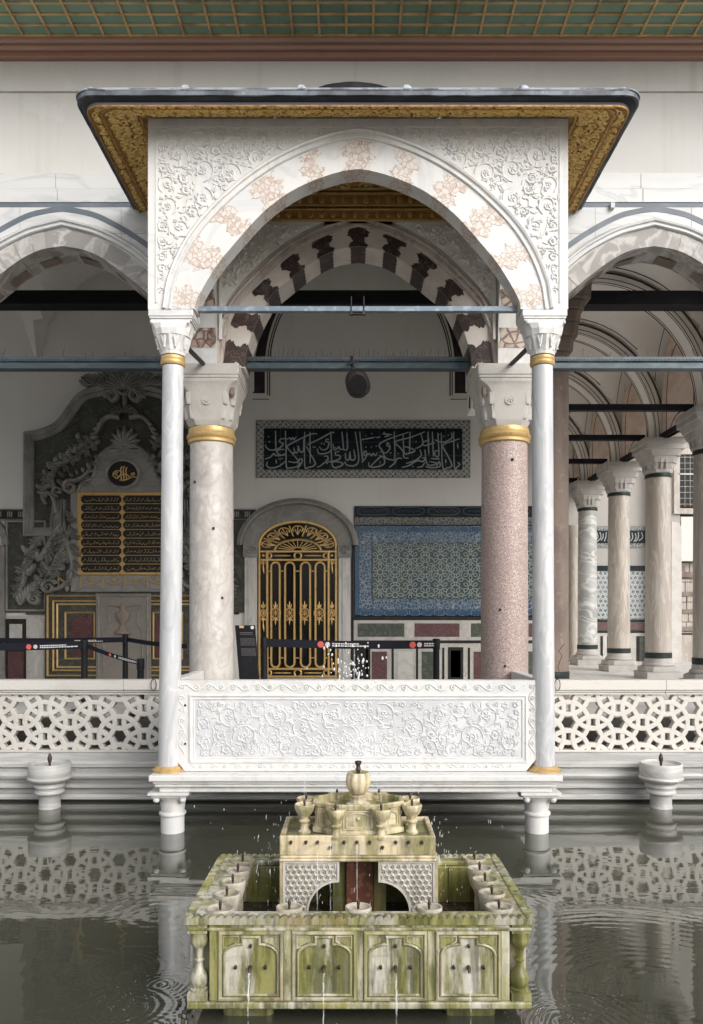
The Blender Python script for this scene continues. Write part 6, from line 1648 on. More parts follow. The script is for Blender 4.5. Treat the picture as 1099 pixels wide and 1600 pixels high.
# gallery columns
def gallery_column(mat, label):
    t = thing('gallery_column', label, 'column', (0, 0, FLOOR), 'columns of the receding gallery')
    z = FLOOR; r = .25
    mb = MB(); mb.box(-.36, .36, -.36, .36, z, z+.15); mb.loft(0, 0, [(z+.152, octa(.34, .10)), (z+.24, octa(.34, .12)), (z+.243, octa(.31, .12)), (z+.26, octa(.31, .12))])
    mb.lathe(0, 0, [(.30, z+.258), (.315, z+.285), (.30, z+.32), (.275, z+.335), (.265, z+.40), (.262, z+.42)], 28); part('base', mb, MAT['capital_gallery'], t, smooth=35, bev=.006)
    mb = MB(); mb.lathe(0, 0, [(.258, z+.42), (.268, z+.424), (.268, z+.53), (.258, z+.535)], 28); part('bronze_ring', mb, MAT['ring_dark'], t, smooth=40)
    mb = MB(); mb.lathe(0, 0, [(.252, z+.53), (.25, z+1.5), (.236, 4.92)], 32); part('shaft', mb, MAT[mat], t, smooth=50)
    mb = MB(); mb.lathe(0, 0, [(.238, 4.905), (.258, 4.915), (.262, 4.94), (.256, 4.975), (.238, 4.985)], 28); part('bronze_ring', mb, MAT['ring_dark'], t, smooth=40)
    mb = MB(); mb.loft(0, 0, [(4.985, octa(.235, .10)), (5.03, octa(.255, .115)), (5.05, octa(.25, .105)), (5.17, octa(.285, .125)), (5.18, octa(.305, .12)), (5.30, octa(.335, .13)), (5.31, octa(.35, .10)), (5.43, octa(.385, .09)), (5.44, octa(.40, .03)), (5.54, octa(.40, .02)), (5.545, octa(.415, .015)), (GS-.002, octa(.42, .015))])
    cp = part('capital', mb, MAT['capital_gallery'], t, smooth=0, bev=.008)
    mb = MB()
    for k in range(8):
        a = k*PI/4+PI/8
        for s in (-.22, .22): mb.lathe(.285*math.cos(a+s), .285*math.sin(a+s), [(.02, 5.06), (.035, 5.16), (.05, 5.17), (.055, 5.29)], 6)
    part('muqarnas', mb, MAT['capital_gallery'], cp, smooth=0)
    return t
CL = ['tan veined gallery column at the right edge of the picture, only its left side showing', 'streaked tan gallery column with dark rings, nearest of the three fully visible ones', 'smooth tan gallery column with dark rings, middle of the three fully visible ones', 'grey column with white diagonal veins, farthest of the three fully visible gallery columns', 'farthest gallery column, a sliver beside the brown stone pier']
proto = gallery_column('column_tan', CL[0])
grey = gallery_column('column_grey', CL[3])
proto.location = (GX1-.02, 13.3, FLOOR)
clone(proto, (GX1-.02, 15.5, FLOOR), CL[1]); clone(proto, (GX1-.02, 17.8, FLOOR), CL[2])
grey.location = (GX1-.02, 20.2, FLOOR)
# tie beams of the gallery, one to each column, across and along
TB_L = ['longest and uppermost black gallery tie beam, ending at the column on the picture edge', 'second longest black gallery tie beam, ending at the nearest fully visible gallery column', 'third longest black gallery tie beam, ending at the middle gallery column', 'shortest black gallery tie beam, ending at the grey veined column']
for k, d in enumerate(cols_d[1:]):
    mb = MB(); zz = GS + .02; mb.box(3.62 if d > DW else 2.4, GX1-.30, d-.06, d+.06, zz, zz+.11)
    o = part('gallery_tie_beam', mb, MAT['beam_black'], smooth=0, bev=.008); tag(o, TB_L[k], 'beam', 'tie beams across the gallery')
TS_L = ['short slanting dark beam above the nearest fully visible gallery column', 'short slanting dark beam above the middle gallery column', 'short slanting dark beam above the grey gallery column']
for k, (d0, d1) in enumerate(((13.3, 15.5), (15.5, 17.8), (17.8, 20.2))):
    mb = MB(); mb.box(GX1-.09, GX1+.05, d0+.3, d1-.2, GS-.02, GS+.09)
    o = part('gallery_side_beam', mb, MAT['beam_black'], smooth=0, bev=.008); tag(o, TS_L[k], 'beam', 'beams along the gallery columns')

# far end wall of the gallery
ew = thing('gallery_end_wall', 'far end wall of the gallery with tiled bands, stone courses and a barred window', 'wall', (6.5, DG, FLOOR))
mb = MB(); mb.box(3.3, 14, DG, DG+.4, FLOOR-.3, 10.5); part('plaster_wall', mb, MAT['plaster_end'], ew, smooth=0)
gX = lambda p: X(p, DG); gZ = lambda p: Z(p, DG)
def ep(name, mat, a, b, t, u, th, parent=ew, bev=0): mb = MB(); mb.box(gX(a), gX(b), DG-th, DG+.001, gZ(u), gZ(t)); return part(name, mb, MAT[mat], parent, smooth=0, bev=bev)
ep('inscription_border', 'tile_net', 885, 1012, 822, 856, .02); ep('inscription_band', 'tile_dark', 885, 1008, 829, 849, .03)
mb = MB(); rd = random.Random(5)
for x in range(892, 1006, 5):
    P = [(gX(x), gZ(831+rd.uniform(0, 3))), (gX(x+rd.uniform(-1, 2)), gZ(840)), (gX(x-rd.uniform(2, 6)), gZ(846+rd.uniform(-2, 1)))]
    mb.ribbon(catmull(P, 3), .016, .006, lambda u, v, h: (u, DG-.0305-h, v))
part('calligraphy', mb, MAT['tile_script'], ew, smooth=0, fix=False)
ep('tile_band', 'tile_dark', 885, 1012, 884, 892, .03); ep('tile_field', 'tile_net', 885, 1012, 892, 968, .02)
mb = MB()
for i in range(0, 20):
    for j in range(0, 11):
        cx, cz = gX(888+i*7.2+(3.6 if j % 2 else 0)), gZ(896+j*7.2)
        P = [(cx+.062*math.cos(a*PI/6), cz+.062*math.sin(a*PI/6)) for a in range(13)]
        clip_ribbon(mb, P, .011, .004, lambda u, v, h: (u, DG-.0205-max(0, h), v), lambda u, v: gX(886) < u < gX(1011) and gZ(967) < v < gZ(893))
part('tile_pattern', mb, MAT['tile_white'], ew, smooth=0, fix=False)
ep('dado_band', 'dado_black', 885, 1014, 968, 972, .03); ep('dado_band', 'dado_maroon', 885, 1014, 973, 984, .03); ep('dado_band', 'dado_black', 885, 1014, 985, 989, .03)
ep('dado', 'dado_grey', 885, 1014, 989, 1034, .02)
for a, b, m_ in ((892, 905, 'dado_pale'), (938, 951, 'dado_black'), (942, 948, 'dado_pale'), (994, 1012, 'dado_black'), (999, 1010, 'dado_green')): ep('dado_panel', m_, a, b, 994, 1033, .026 + .004*(m_ != 'dado_black'))
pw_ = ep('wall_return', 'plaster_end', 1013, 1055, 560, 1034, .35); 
mb = MB(); mb.prism([(gX(1040), gZ(1034)), (gX(1040), gZ(818)), (gX(1050), gZ(819)), (gX(1054), gZ(824)), (gX(1055.5), gZ(836)), (gX(1055.5), gZ(1034))], DG-.42, DG-.351); part('rounded_buttress', mb, MAT['capital_grey'], ew, smooth=0)
sc_ = MB(); rd = random.Random(9)
for k in range(10):
    x = 1050+rd.uniform(-3, 2); py0 = 879+k*15.5
    while x < 1130:
        x2 = x+rd.uniform(18, 40); sc_.box(gX(x)+.006, gX(x2)-.006, DG-.08-rd.uniform(0, .03), DG, gZ(py0+15.5)+.006, gZ(py0)-.006); x = x2
part('stone_course', sc_, MAT['column_tan'], ew, smooth=0, bev=.012)
sc_ = MB()
for k in range(5): sc_.box(gX(1050), gX(1130), DG-.12-.004*k, DG-.04, gZ(905+k*27), gZ(898+k*27))
sc_.box(gX(1050), gX(1066), DG-.2, DG-.04, gZ(903), gZ(885)); sc_.box(gX(1066), gX(1077), DG-.19, DG-.04, gZ(903), gZ(894))
part('stone_ledge', sc_, MAT['stone_brown'], ew, smooth=0, bev=.015)
ep('panel_frame', 'dado_black', 1054, 1110, 989, 1040, .13); ep('panel', 'column_tan', 1057, 1106, 992, 1040, .14)
wn = thing('barred_window', 'dark rectangular window with a light grid of bars, high on the far end wall', 'window', (gX(1074), DG, gZ(755)))
mb = MB(); frame_rect(mb, gX(1044), gX(1102), gZ(806), gZ(706), [(0, DG-.0), (0, DG-.42), (.16, DG-.42), (.16, DG-.0)]); part('frame', mb, MAT['column_tan'], wn, smooth=0)
ep('pale_plaster', 'plaster', 1056, 1130, 810, 878, .36)
mb = MB(); mb.box(gX(1051), gX(1096), DG-.38, DG-.355, gZ(795), gZ(716)); part('pane', mb, MAT['glass_dark'], wn, smooth=0)
mb = MB()
for x in range(1053, 1096, 8): mb.tube([(gX(x), DG-.40, gZ(795)), (gX(x), DG-.40, gZ(716))], .006, 4)
for y in range(719, 795, 9): mb.tube([(gX(1051), DG-.40, gZ(y)), (gX(1096), DG-.40, gZ(y))], .006, 4)
mb.box(gX(1051), gX(1096), DG-.42, DG-.385, gZ(746.0), gZ(743.8))
part('bars', mb, MAT['capital_grey'], wn, smooth=0)
mb = MB(); mb.lathe(gX(894), DG-.15, [(.16, FLOOR), (.16, FLOOR+.1), (.13, FLOOR+.12), (.13, 4.3), (.2, 4.4), (.22, 4.7)], 20)
tag(part('wall_pilaster', mb, MAT['column_tan'], smooth=40), 'slim pale engaged shaft on the far wall, a sliver beside the brown pier', 'pilaster')

# ================================================================== marble fountain in the pool
ft = thing('tiered_fountain', 'mossy carved marble fountain in tiers with many small cups, standing in the pool', 'fountain', (.026, 4.3, 0))
fxL, fxR, fyF, fyB = -.842, .892, 3.79, 4.80
Z_R = .548
plan = lambda u, v, y: (u, v, y)
q = .105
def notched(x0, x1, y0, y1, n_): return [(x0+n_, y0), (x1-n_, y0), (x1-n_, y0+n_), (x1, y0+n_), (x1, y1-n_), (x1-n_, y1-n_), (x1-n_, y1), (x0+n_, y1), (x0+n_, y1-n_), (x0, y1-n_), (x0, y0+n_), (x0+n_, y0+n_)]
hole = [(-.705, 3.90), (.757, 3.90), (.757, 4.70), (-.705, 4.70)]
mb = MB(); mb.prism(notched(fxL+.012, fxR-.012, fyF+.012, fyB-.012, q), .135, .518, plan, [hole])
basin = part('basin', mb, MAT['mossy'], ft, smooth=0, bev=.004)
mb = MB(); mb.box(fxL+.005, fxR-.005, fyF+.005, fyB-.005, .095, .132)
part('base_slab', mb, MAT['mossy'], basin, smooth=0, bev=.01)
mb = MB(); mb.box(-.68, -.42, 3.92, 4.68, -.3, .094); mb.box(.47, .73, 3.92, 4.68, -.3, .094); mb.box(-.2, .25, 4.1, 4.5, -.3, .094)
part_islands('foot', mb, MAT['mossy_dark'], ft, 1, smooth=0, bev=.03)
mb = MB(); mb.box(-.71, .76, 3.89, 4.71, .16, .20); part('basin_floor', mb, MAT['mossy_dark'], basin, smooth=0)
mb = MB(); mb.box(-.704, .756, 3.901, 4.699, .201, .305); part('basin_water', mb, MAT['basin_water'], basin, smooth=0)
mb = MB(); mb.box(-.70, .75, 4.680, 4.698, .30, .52)
for x in (-.66, -.52, -.40, .46, .58, .70): mb.box(x, x+.012, 4.665, 4.68, .31, .52)
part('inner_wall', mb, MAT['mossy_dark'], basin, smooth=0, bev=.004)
# rim with scalloped lip
mb = MB(); o = .0
mb.prism([(fxL+.004, fyF+.004), (fxR-.004, fyF+.004), (fxR-.004, fyB-.004), (fxL+.004, fyB-.004)], .521, Z_R, plan, [hole])
rim = part('rim', mb, MAT['mossy_light'], ft, smooth=0, bev=.006)
def lip(mb, a, b, axis, c0, c1, zb, amp=.011, period=.039):
    n = int(abs(b-a)/period)*8; top = [(lerp(a, b, i/n), zb + .004 + amp*abs(math.sin(PI*i/8))**.7) for i in range(n+1)]
    poly = [(a, zb-.026)] + top + [(b, zb-.026)]
    vs = []; fs = []; m = len(top)
    f = (lambda u, y, v: (u, y, v)) if axis == 'x' else (lambda u, y, v: (y, u, v))
    for u, v in top: vs += [f(u, c0, zb-.026), f(u, c0-(.004 if c1 > c0 else -.004)*math.cos((v-zb)*90), v), f(u, c1, v-.003), f(u, c1, zb-.02)]
    for i in range(m-1):
        for k in range(3): fs.append((i*4+k, i*4+k+1, i*4+5+k, i*4+4+k))
        fs.append((i*4+3, i*4, i*4+4, i*4+7))
    fs += [(0, 1, 2, 3), tuple((m-1)*4+k for k in (3, 2, 1, 0))]
    mb.add(vs, fs)
mb = MB()
lip(mb, fxL-.004, fxR+.004, 'x', fyF-.006, fyF+.040, Z_R); lip(mb, fxL-.004, fxR+.004, 'x', fyB+.004, fyB-.036, Z_R)
lip(mb, fyF+.042, fyB-.038, 'y', fxL-.006, fxL+.036, Z_R, .006); lip(mb, fyF+.042, fyB-.038, 'y', fxR+.006, fxR-.036, Z_R, .006)
part('scalloped_lip', mb, MAT['lip_moss'], rim, smooth=50)
mb = MB(); mb.box(fxL+.008, fxR-.008, fyF+.006, fyF+.03, .486, .502); mb.box(fxL+.006, fxL+.03, fyF+.03, fyB-.01, .486, .502); mb.box(fxR-.03, fxR-.006, fyF+.03, fyB-.01, .486, .502)
part('cornice', mb, MAT['mossy'], rim, smooth=0, bev=.005)
# corner balusters in the notches
for bx in (fxL+.058, fxR-.058):
    for by in (fyF+.058, fyB-.058):
        mb = MB(); z = lambda t: lerp(.135, .518, t)
        mb.box(bx-.05, bx+.05, by-.05, by+.05, z(0), z(.10)); mb.box(bx-.048, bx+.048, by-.048, by+.048, z(.88), z(1)-.002)
        mb.lathe(bx, by, [(.046, z(.10)), (.046, z(.13)), (.036, z(.145)), (.043, z(.19)), (.047, z(.24)), (.043, z(.30)), (.030, z(.36)), (.020, z(.42)), (.0185, z(.47)), (.026, z(.485)), (.026, z(.505)), (.019, z(.52)), (.021, z(.60)), (.027, z(.66)), (.044, z(.71)), (.048, z(.77)), (.044, z(.83)), (.046, z(.84)), (.046, z(.885))], 24)
        part('corner_baluster', mb, MAT['mossy_light' if by < 4 else 'mossy'], ft, smooth=40)
# front panels with stepped arch mouldings and spouts
yf = fyF + .012
pans = ((342.4, 441.8), (457.6, 556.4), (569.7, 666.5), (681.8, 782))
for a, b in pans:
    xa, xb = X(a, yf), X(b, yf); z0, z1 = .142, .482; wd_ = xb-xa; c = (xa+xb)/2
    mb = MB(); frame_rect(mb, xa, xb, z0, z1, [(-.004, yf+.001), (0, yf-.010), (.010, yf-.012), (.014, yf-.004), (.018, yf+.001)])
    pn = part('niche_panel', mb, MAT['moulding_moss'], ft, smooth=0)
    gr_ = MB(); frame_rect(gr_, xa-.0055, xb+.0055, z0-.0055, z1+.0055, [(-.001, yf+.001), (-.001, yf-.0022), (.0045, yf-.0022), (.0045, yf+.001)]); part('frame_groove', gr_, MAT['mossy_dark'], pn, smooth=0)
    xi, xo = xa+.026, xb-.026; zb_ = z0+.026; zs_ = lerp(z0, z1, .66); hw_ = (xo-xi)/2
    sw_ = hw_*.33; zt1, zt2 = lerp(z0, z1, .82), lerp(z0, z1, .925)
    L_ = [(xi, zb_), (xi, zs_)] + [(xi+(hw_-sw_)*(1-math.cos(PI/2*k/7)), zs_+(zt1-zs_)*math.sin(PI/2*k/7)) for k in range(1, 8)] + [(c-sw_, zt2)]
    path = L_ + [(2*c-p[0], p[1]) for p in L_[::-1]]
    mm = MB(); mm.sweep(path, [(-.006, yf+.001), (-.006, yf-.009), (0, yf-.012), (.006, yf-.008), (.0075, yf+.001)], closed=True); part('arch_moulding', mm, MAT['moulding_moss'], pn, smooth=0)
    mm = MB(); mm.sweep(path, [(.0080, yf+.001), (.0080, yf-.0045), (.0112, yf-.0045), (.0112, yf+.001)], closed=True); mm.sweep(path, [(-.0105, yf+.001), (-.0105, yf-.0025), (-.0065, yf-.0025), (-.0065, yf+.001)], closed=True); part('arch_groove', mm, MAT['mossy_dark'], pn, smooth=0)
    mm = MB(); mm.prism([(p[0]*.985+c*.015, p[1]) for p in path], yf-.003, yf+.001); part('pale_field', mm, MAT['mossy_light'], pn, smooth=0)
    mm = MB()
    for s in (-1, 1):
        x_o = c + s*(hw_+.004); x_i = c + s*(sw_+.016)
        tri = [(x_o, zt2+.004), (x_i, zt2+.004), (x_i, zt1+.014), (x_i+s*.03, zt1-.004), (x_o, zs_+.035)]
        mm.sweep(tri, [(-.003, yf+.001), (-.003, yf-.006), (.003, yf-.006), (.003, yf+.001)], closed=True)
    part('corner_fillet', mm, MAT['moulding_moss'], pn, smooth=0)
    nz = MB()
    for (dx, tz, r) in ((-.074, .49, .0085), (0, .49, .009), (.074, .49, .0085), (0, .80, .008)):
        zz = lerp(z0, z1, tz); nz.lathe(0, 0, [(.001, 0), (r, 0), (r, .012), (r*.55, .013), (r*.5, .004), (.001, .003)], 12)
        base_i = len(nz.v) - 12*6
        for i in range(base_i, len(nz.v)): v = nz.v[i]; nz.v[i] = (c+dx+v[0], yf-.004-v[2]*1.2, zz+v[1])
    part_islands('nozzle', nz, MAT['bronze'], pn, 1, smooth=40); nz = MB()
    zz = lerp(z0, z1, .49)
    nz.tube([(c, yf-.006, zz), (c, yf-.03, zz-.003), (c, yf-.038, zz-.016)], [.010, .009, .007], 8)
    part('spout', nz, MAT['bronze'], pn, smooth=40)
# cups on the rim
def spout_pin(mb, x, y, z, h=.036, r=.0062): mb.lathe(x, y, [(r*.8, z), (r*.9, z+h*.35), (r*1.15, z+h*.5), (r*1.1, z+h*.7), (r*.6, z+h*.92), (r*.1, z+h)], 8)
cups = [(-.70+.0, d) for d in (3.905, 4.11, 4.31, 4.50, 4.69)] + [(.757, d) for d in (3.925, 4.13, 4.34, 4.53, 4.73)] + [(-.335, 3.90), (.02, 3.90), (.385, 3.90)]
for i, (x, d) in enumerate(cups):
    r = .073 if i < 10 else .068
    s = 1 if x < -.4 else (-1 if x > .6 else 0)
    mb = MB(); ox = x + s*.012 if s else x; oy = d + (.02 if not s else 0)
    mb.lathe(ox, oy, [(.03, .31), (.032, .36), (.028, .40), (.036, .43), (.055, .46), (r*.92, .51), (r*.95, .53), (r*.93, .54), (r, Z_R-.006), (r, Z_R+.012), (r*.97, Z_R+.017), (r*.86, Z_R+.015), (r*.80, Z_R+.004), (r*.5, Z_R-.004), (.001, Z_R-.004)], 24, sy=.86)
    cu = part('cup', mb, MAT['cup_stone'], ft, smooth=45)
    mb = MB(); spout_pin(mb, ox, oy, Z_R+.003, .052, .0075); part('cup_spout', mb, MAT['bronze'], cu, smooth=50)
# stage with two pierced quarter-arch panels round a red marble core
ys = 4.262
for s in (0, 1):
    xa, xb = (X(444, ys), X(529, ys)) if s == 0 else (X(678, ys), X(593, ys))
    sg = 1 if s == 0 else -1; zc = .405; rr_ = .172
    xin = xb - sg*rr_
    arc = [(xb - sg*rr_*math.cos(PI/2*k/12)*1.0, zc + rr_*math.sin(PI/2*k/12)) for k in range(13)]
    pol = [(xa, .29), (xa, .688), (xb, .688)] + arc[::-1] + [(xin, .29)]
    mb = MB(); mb.prism(pol, ys, ys+.05); pp = part('pierced_panel', mb, MAT['pierced'], ft, smooth=0)
    mb = MB(); mb.sweep([(xin, .29)] + arc + [(xb, .684), (xa, .684), (xa, .29)], [(-.005, ys+.001), (-.005, ys-.008), (.006, ys-.008), (.006, ys+.001)])
    part('panel_edge', mb, MAT['pierced'], pp, smooth=0)
    ins_ = offset_inside(pol); hx = MB(); hl = MB(); pch = .034
    ok_ = lambda u, v: ins_(u, v) and math.hypot(u-xb, v-zc) > rr_+.010 and abs(u-xa) > .012 and v < .674 and abs(u-xb) > .008
    for i in range(-1, 16):
        for j in range(0, 16):
            cx = min(xa, xb) + i*pch; cz = .30 + j*pch*.87; cx += pch/2 if j % 2 else 0
            P = [(cx+pch*.56*math.cos(k*PI/6), cz+pch*.56*math.sin(k*PI/6)) for k in range(13)]
            clip_ribbon(hx, P, .0042, .008+.0006*((i+2*j) % 5), lambda u, v, h: (u, ys-h, v), ok_)
            if ok_(cx, cz): hl.lathe(0, 0, [(.001, 0), (.0062, 0), (.0062, .001)], 6); b_ = len(hl.v)-18; hl.v[b_:] = [(cx+v[0], ys-.0015-v[2], cz+v[1]) for v in hl.v[b_:]]
    part('star_relief', hx, MAT['pierced'], pp, smooth=0, fix=False)
    part('pattern_hole', hl, MAT['stone_brown'], pp, smooth=0)
    mb = MB(); xo = X(437, ys) if s == 0 else X(685, ys)
    mb.box(min(xo, xa)+.0005, max(xo, xa)-.0005, ys-.006, 4.67, .29, .688); part('stage_post', mb, MAT['alabaster'], ft, smooth=0, bev=.006)
mb = MB(); mb.box(X(541, 4.42), X(584, 4.42), 4.42, 4.55, .29, .688); part('red_core', mb, MAT['red_marble'], ft, smooth=0, bev=.006)
mb = MB(); mb.box(X(520, 4.42), X(540, 4.42), 4.46, 4.52, .29, .688); mb.box(X(585, 4.42), X(604, 4.42), 4.46, 4.52, .29, .688); part_islands('core_flank', mb, MAT['mossy_dark'], ft, 1, smooth=0)
# tray
tx0, tx1, ty0, ty1 = X(437, 4.25), X(681, 4.25), 4.25, 4.68
mb = MB(); mb.box(tx0-.004, tx1+.004, ty0-.006, ty1+.004, .689, .705); mb.box(tx0+.002, tx1-.002, ty0, ty1, .7055, .722); tm = MB()
tray = MB(); tray.prism([(tx0, ty0), (tx1, ty0), (tx1, ty1), (tx0, ty1)], .7225, .832, plan, [[(tx0+.028, ty0+.028), (tx1-.028, ty0+.028), (tx1-.028, ty1-.028), (tx0+.028, ty1-.028)]])
tr_ = part('tray', tray, MAT['alabaster'], ft, smooth=0, bev=.006)
part('tray_moulding', mb, MAT['alabaster'], tr_, smooth=0, bev=.006)
mb = MB(); mb.box(tx0+.02, tx1-.02, ty0+.02, ty1-.02, .74, .812); part('tray_bed', mb, MAT['mossy_dark'], tr_, smooth=0)
nz = MB()
for i, px in enumerate((455, 478.6, 496.7, 516.8, 538, 558, 578, 598, 618.7, 639, 659.5)):
    zz = Z(1323.6 if i in (3, 7) else 1315.5, ty0); xx = X(px, ty0); b_ = len(nz.v)
    nz.lathe(0, 0, [(.001, 0), (.0095, 0), (.0095, .010), (.005, .011), (.005, .002), (.001, .002)], 10); nz.v[b_:] = [(xx+v[0], ty0+.001-v[2], zz+v[1]) for v in nz.v[b_:]]
    nz.tube([(xx, ty0-.006, zz), (xx, ty0-.022, zz-.006)], [.006, .005], 6)
part_islands('spout', nz, MAT['bronze'], tr_, 2, smooth=0)
# lobed bowl of the top tier
TCX, TCY, SY = X(560, 4.47), 4.46, .62
octr = lambda R, z: (z, [(R*math.cos(PI/8+k*PI/4), R*math.sin(PI/8+k*PI/4)*SY) for k in range(8)])
mb = MB(); mb.loft(TCX, TCY, [octr(.285, .815), octr(.285, .84), octr(.262, .848), octr(.262, .955), octr(.275, .965), octr(.285, .985), octr(.285, .993), octr(.255, .993), octr(.25, .95), octr(.02, .948)])
tb = part('lobed_bowl', mb, MAT['alabaster_moss'], ft, smooth=0, bev=.004)
mb = MB()
for k in range(8):
    a = k*PI/4; nx, ny = math.cos(a), math.sin(a)*SY
    ap = .262*math.cos(PI/8)
    p0 = Vector((TCX+.262*math.cos(a-PI/8), TCY+.262*math.sin(a-PI/8)*SY, 0)); p1 = Vector((TCX+.262*math.cos(a+PI/8), TCY+.262*math.sin(a+PI/8)*SY, 0))
    t_ = (p1-p0); ln_ = t_.length; t_.normalize(); nv = Vector((t_.y, -t_.x, 0))
    f_ = lambda u, v, h, p0=p0, t_=t_, nv=nv: tuple(p0+t_*u+nv*h+Vector((0, 0, v)))
    for ma, mg in ((.12, .856), ):
        P = [(ln_*.16, .862), (ln_*.16, .915)] + [(ln_*.5-ln_*.34*math.cos(PI*i/8), .915+.028*math.sin(PI*i/8)) for i in range(1, 8)] + [(ln_*.84, .915), (ln_*.84, .862), (ln_*.16, .862)]
        mb.ribbon(P, .006, .007, f_); P = [(ln_*.07, .853), (ln_*.07, .952), (ln_*.93, .952), (ln_*.93, .853), (ln_*.07, .853)]; mb.ribbon(P, .005, .006, f_)
    mb.sphere(f_(ln_*.5, .912, .004), .012, n=8, rings=4)
part('bowl_panel', mb, MAT['alabaster'], tb, smooth=50, fix=False)
for k in range(8):
    a = PI/8 + k*PI/4; x = TCX+.335*math.cos(a); y = TCY+.335*math.sin(a)*SY*.96
    z0 = .812; mb = MB()
    mb.lathe(x, y, [(.036, z0), (.036, z0+.012), (.024, z0+.022), (.021, z0+.055), (.030, z0+.062), (.032, z0+.072), (.022, z0+.080), (.024, z0+.092), (.046, z0+.118), (.056, z0+.142), (.058, z0+.158), (.054, z0+.168), (.046, z0+.160), (.001, z0+.150)], 20)
    cu = part('pedestal_cup', mb, MAT['alabaster_moss' if k in (5, 6) else 'alabaster'], ft, smooth=45)
    mb = MB(); spout_pin(mb, x, y, z0+.148, .05, .007); part('cup_spout', mb, MAT['bronze'], cu, smooth=50)
mb = MB(); mb.lathe(TCX, TCY, [(.07, .94), (.07, .965), (.045, .975), (.04, 1.0), (.05, 1.01), (.03, 1.018)], 20)
mb.lathe(TCX, TCY, [(.026, 1.016), (.05, 1.035), (.066, 1.07), (.070, 1.10), (.066, 1.125), (.058, 1.148), (.048, 1.145), (.001, 1.135)], 40, lobes=8, lob=.10)
ur = part('urn', mb, MAT['alabaster'], ft, smooth=60)
mb = MB(); mb.lathe(TCX, TCY, [(.011, 1.135), (.011, 1.155), (.017, 1.162), (.012, 1.172), (.013, 1.19), (.02, 1.197), (.02, 1.21), (.016, 1.212)], 12); part('urn_spout', mb, MAT['bronze'], ur, smooth=40)

# ---- water: streams, jets, drops
def stream(label, pts, r, mat='stream', grp='water streams of the fountain'):
    mb = MB(); mb.tube(pts, r, 6); o = part('water_stream', mb, MAT[mat], smooth=60); tag(o, label, 'water stream', grp); return o
rd = random.Random(4)
for i, px in enumerate((391.5, 506.5, 618.5, 732)):
    xx = X(px, yf); zz = lerp(.142, .482, .49)-.016
    pts = []; rs_w = []
    for k in range(16):
        t = k/15; pts.append((xx+rd.uniform(-.0015, .0015), yf-.038-.05*t**.5, lerp(zz, .002, t**1.5))); rs_w.append(.0058 - .002*t + rd.uniform(-.0012, .0012))
    stream('white water stream falling from the %s arched panel of the fountain front' % ('leftmost', 'second', 'third', 'rightmost')[i], pts, rs_w)
for i, px in enumerate((496.7, 516.8, 558, 639)):
    xx = X(px, ty0); zz = .795
    pts = [(xx+rd.uniform(-.001, .001), ty0-.024-.035*(k/11)**.5, lerp(zz, .31, (k/11)**1.4)) for k in range(12)]
    stream('faint water thread falling from the tray rim of the fountain, %s one' % ('leftmost', 'second', 'central', 'rightmost')[i], pts, .0032, 'stream_faint')
jets = MB()
jm = MB(); rd = random.Random(14)
for k in range(8):
    a = PI/8 + k*PI/4; x = TCX+.335*math.cos(a); y = TCY+.335*math.sin(a)*SY*.96; h = rd.uniform(.10, .19)
    mb = MB(); mb.tube([(x+rd.uniform(-.003, .003)*q, y, 1.01+h*q/6) for q in range(7)], .0016, 5)
    o = part('water_jet', mb, MAT['stream_faint'], smooth=60); tag(o, 'hair-thin water jet rising from a small cup of the top tier of the fountain', 'water jet', 'thin water jets over the cups')
mb = MB(); mb.tube([(TCX+.002*math.sin(q), TCY, 1.21+.62*q/10) for q in range(11)], [.0028 - .0001*q for q in range(11)], 5)
tag(part('water_jet', mb, MAT['stream_faint'], smooth=60), 'tall central water jet rising from the urn spout on top of the fountain', 'water jet')
dr = MB(); rd = random.Random(33)
for k in range(85):      # crown of the central jet
    u = rd.gauss(0, .5); x = TCX+rd.gauss(-.03, .085); z = 1.68 + rd.uniform(0, .24)*rd.uniform(.3, 1); r = rd.uniform(.003, .0065)
    dr.sphere((x, TCY+rd.gauss(0, .07), z), r, n=6, rings=4, sz=rd.uniform(1, 2.2))
for k in range(260):      # drops thrown off all round
    x = TCX+rd.gauss(0, .42); y = rd.uniform(4.2, 4.9); z = rd.uniform(.1, 1.3); r = rd.uniform(.0009, .0022)
    dr.sphere((x, y, z), r, n=5, rings=3, sz=rd.uniform(1.5, 9))
for sx in (-1, 1):
    for k in range(120):
        x = TCX + sx*rd.gauss(.47, .06); z = rd.uniform(.05, .85); r = rd.uniform(.0008, .0020)
        dr.sphere((x, rd.uniform(4.3, 4.7), z), r, n=5, rings=3, sz=rd.uniform(2, 12))
for (cx, cy, sp_, n_) in ((1.12, 3.95, .16, 130), (-1.1, 4.1, .16, 60), (-.49, 3.7, .05, 30), (-.13, 3.7, .05, 30), (.2, 3.7, .05, 30), (.56, 3.7, .05, 30), (0, 4.2, .25, 60)):
    for k in range(n_): dr.sphere((cx+rd.gauss(0, sp_), cy+rd.gauss(0, sp_), (.31 if (cx == 0) else 0)+abs(rd.gauss(0, .010))), rd.uniform(.0008, .0024), n=5, rings=3)
o = part('water_drops', dr, MAT['drops'], smooth=60, fix=False); o['label'] = 'white water drops splashing round the fountain'; o['category'] = 'water drops'; o['kind'] = 'stuff'

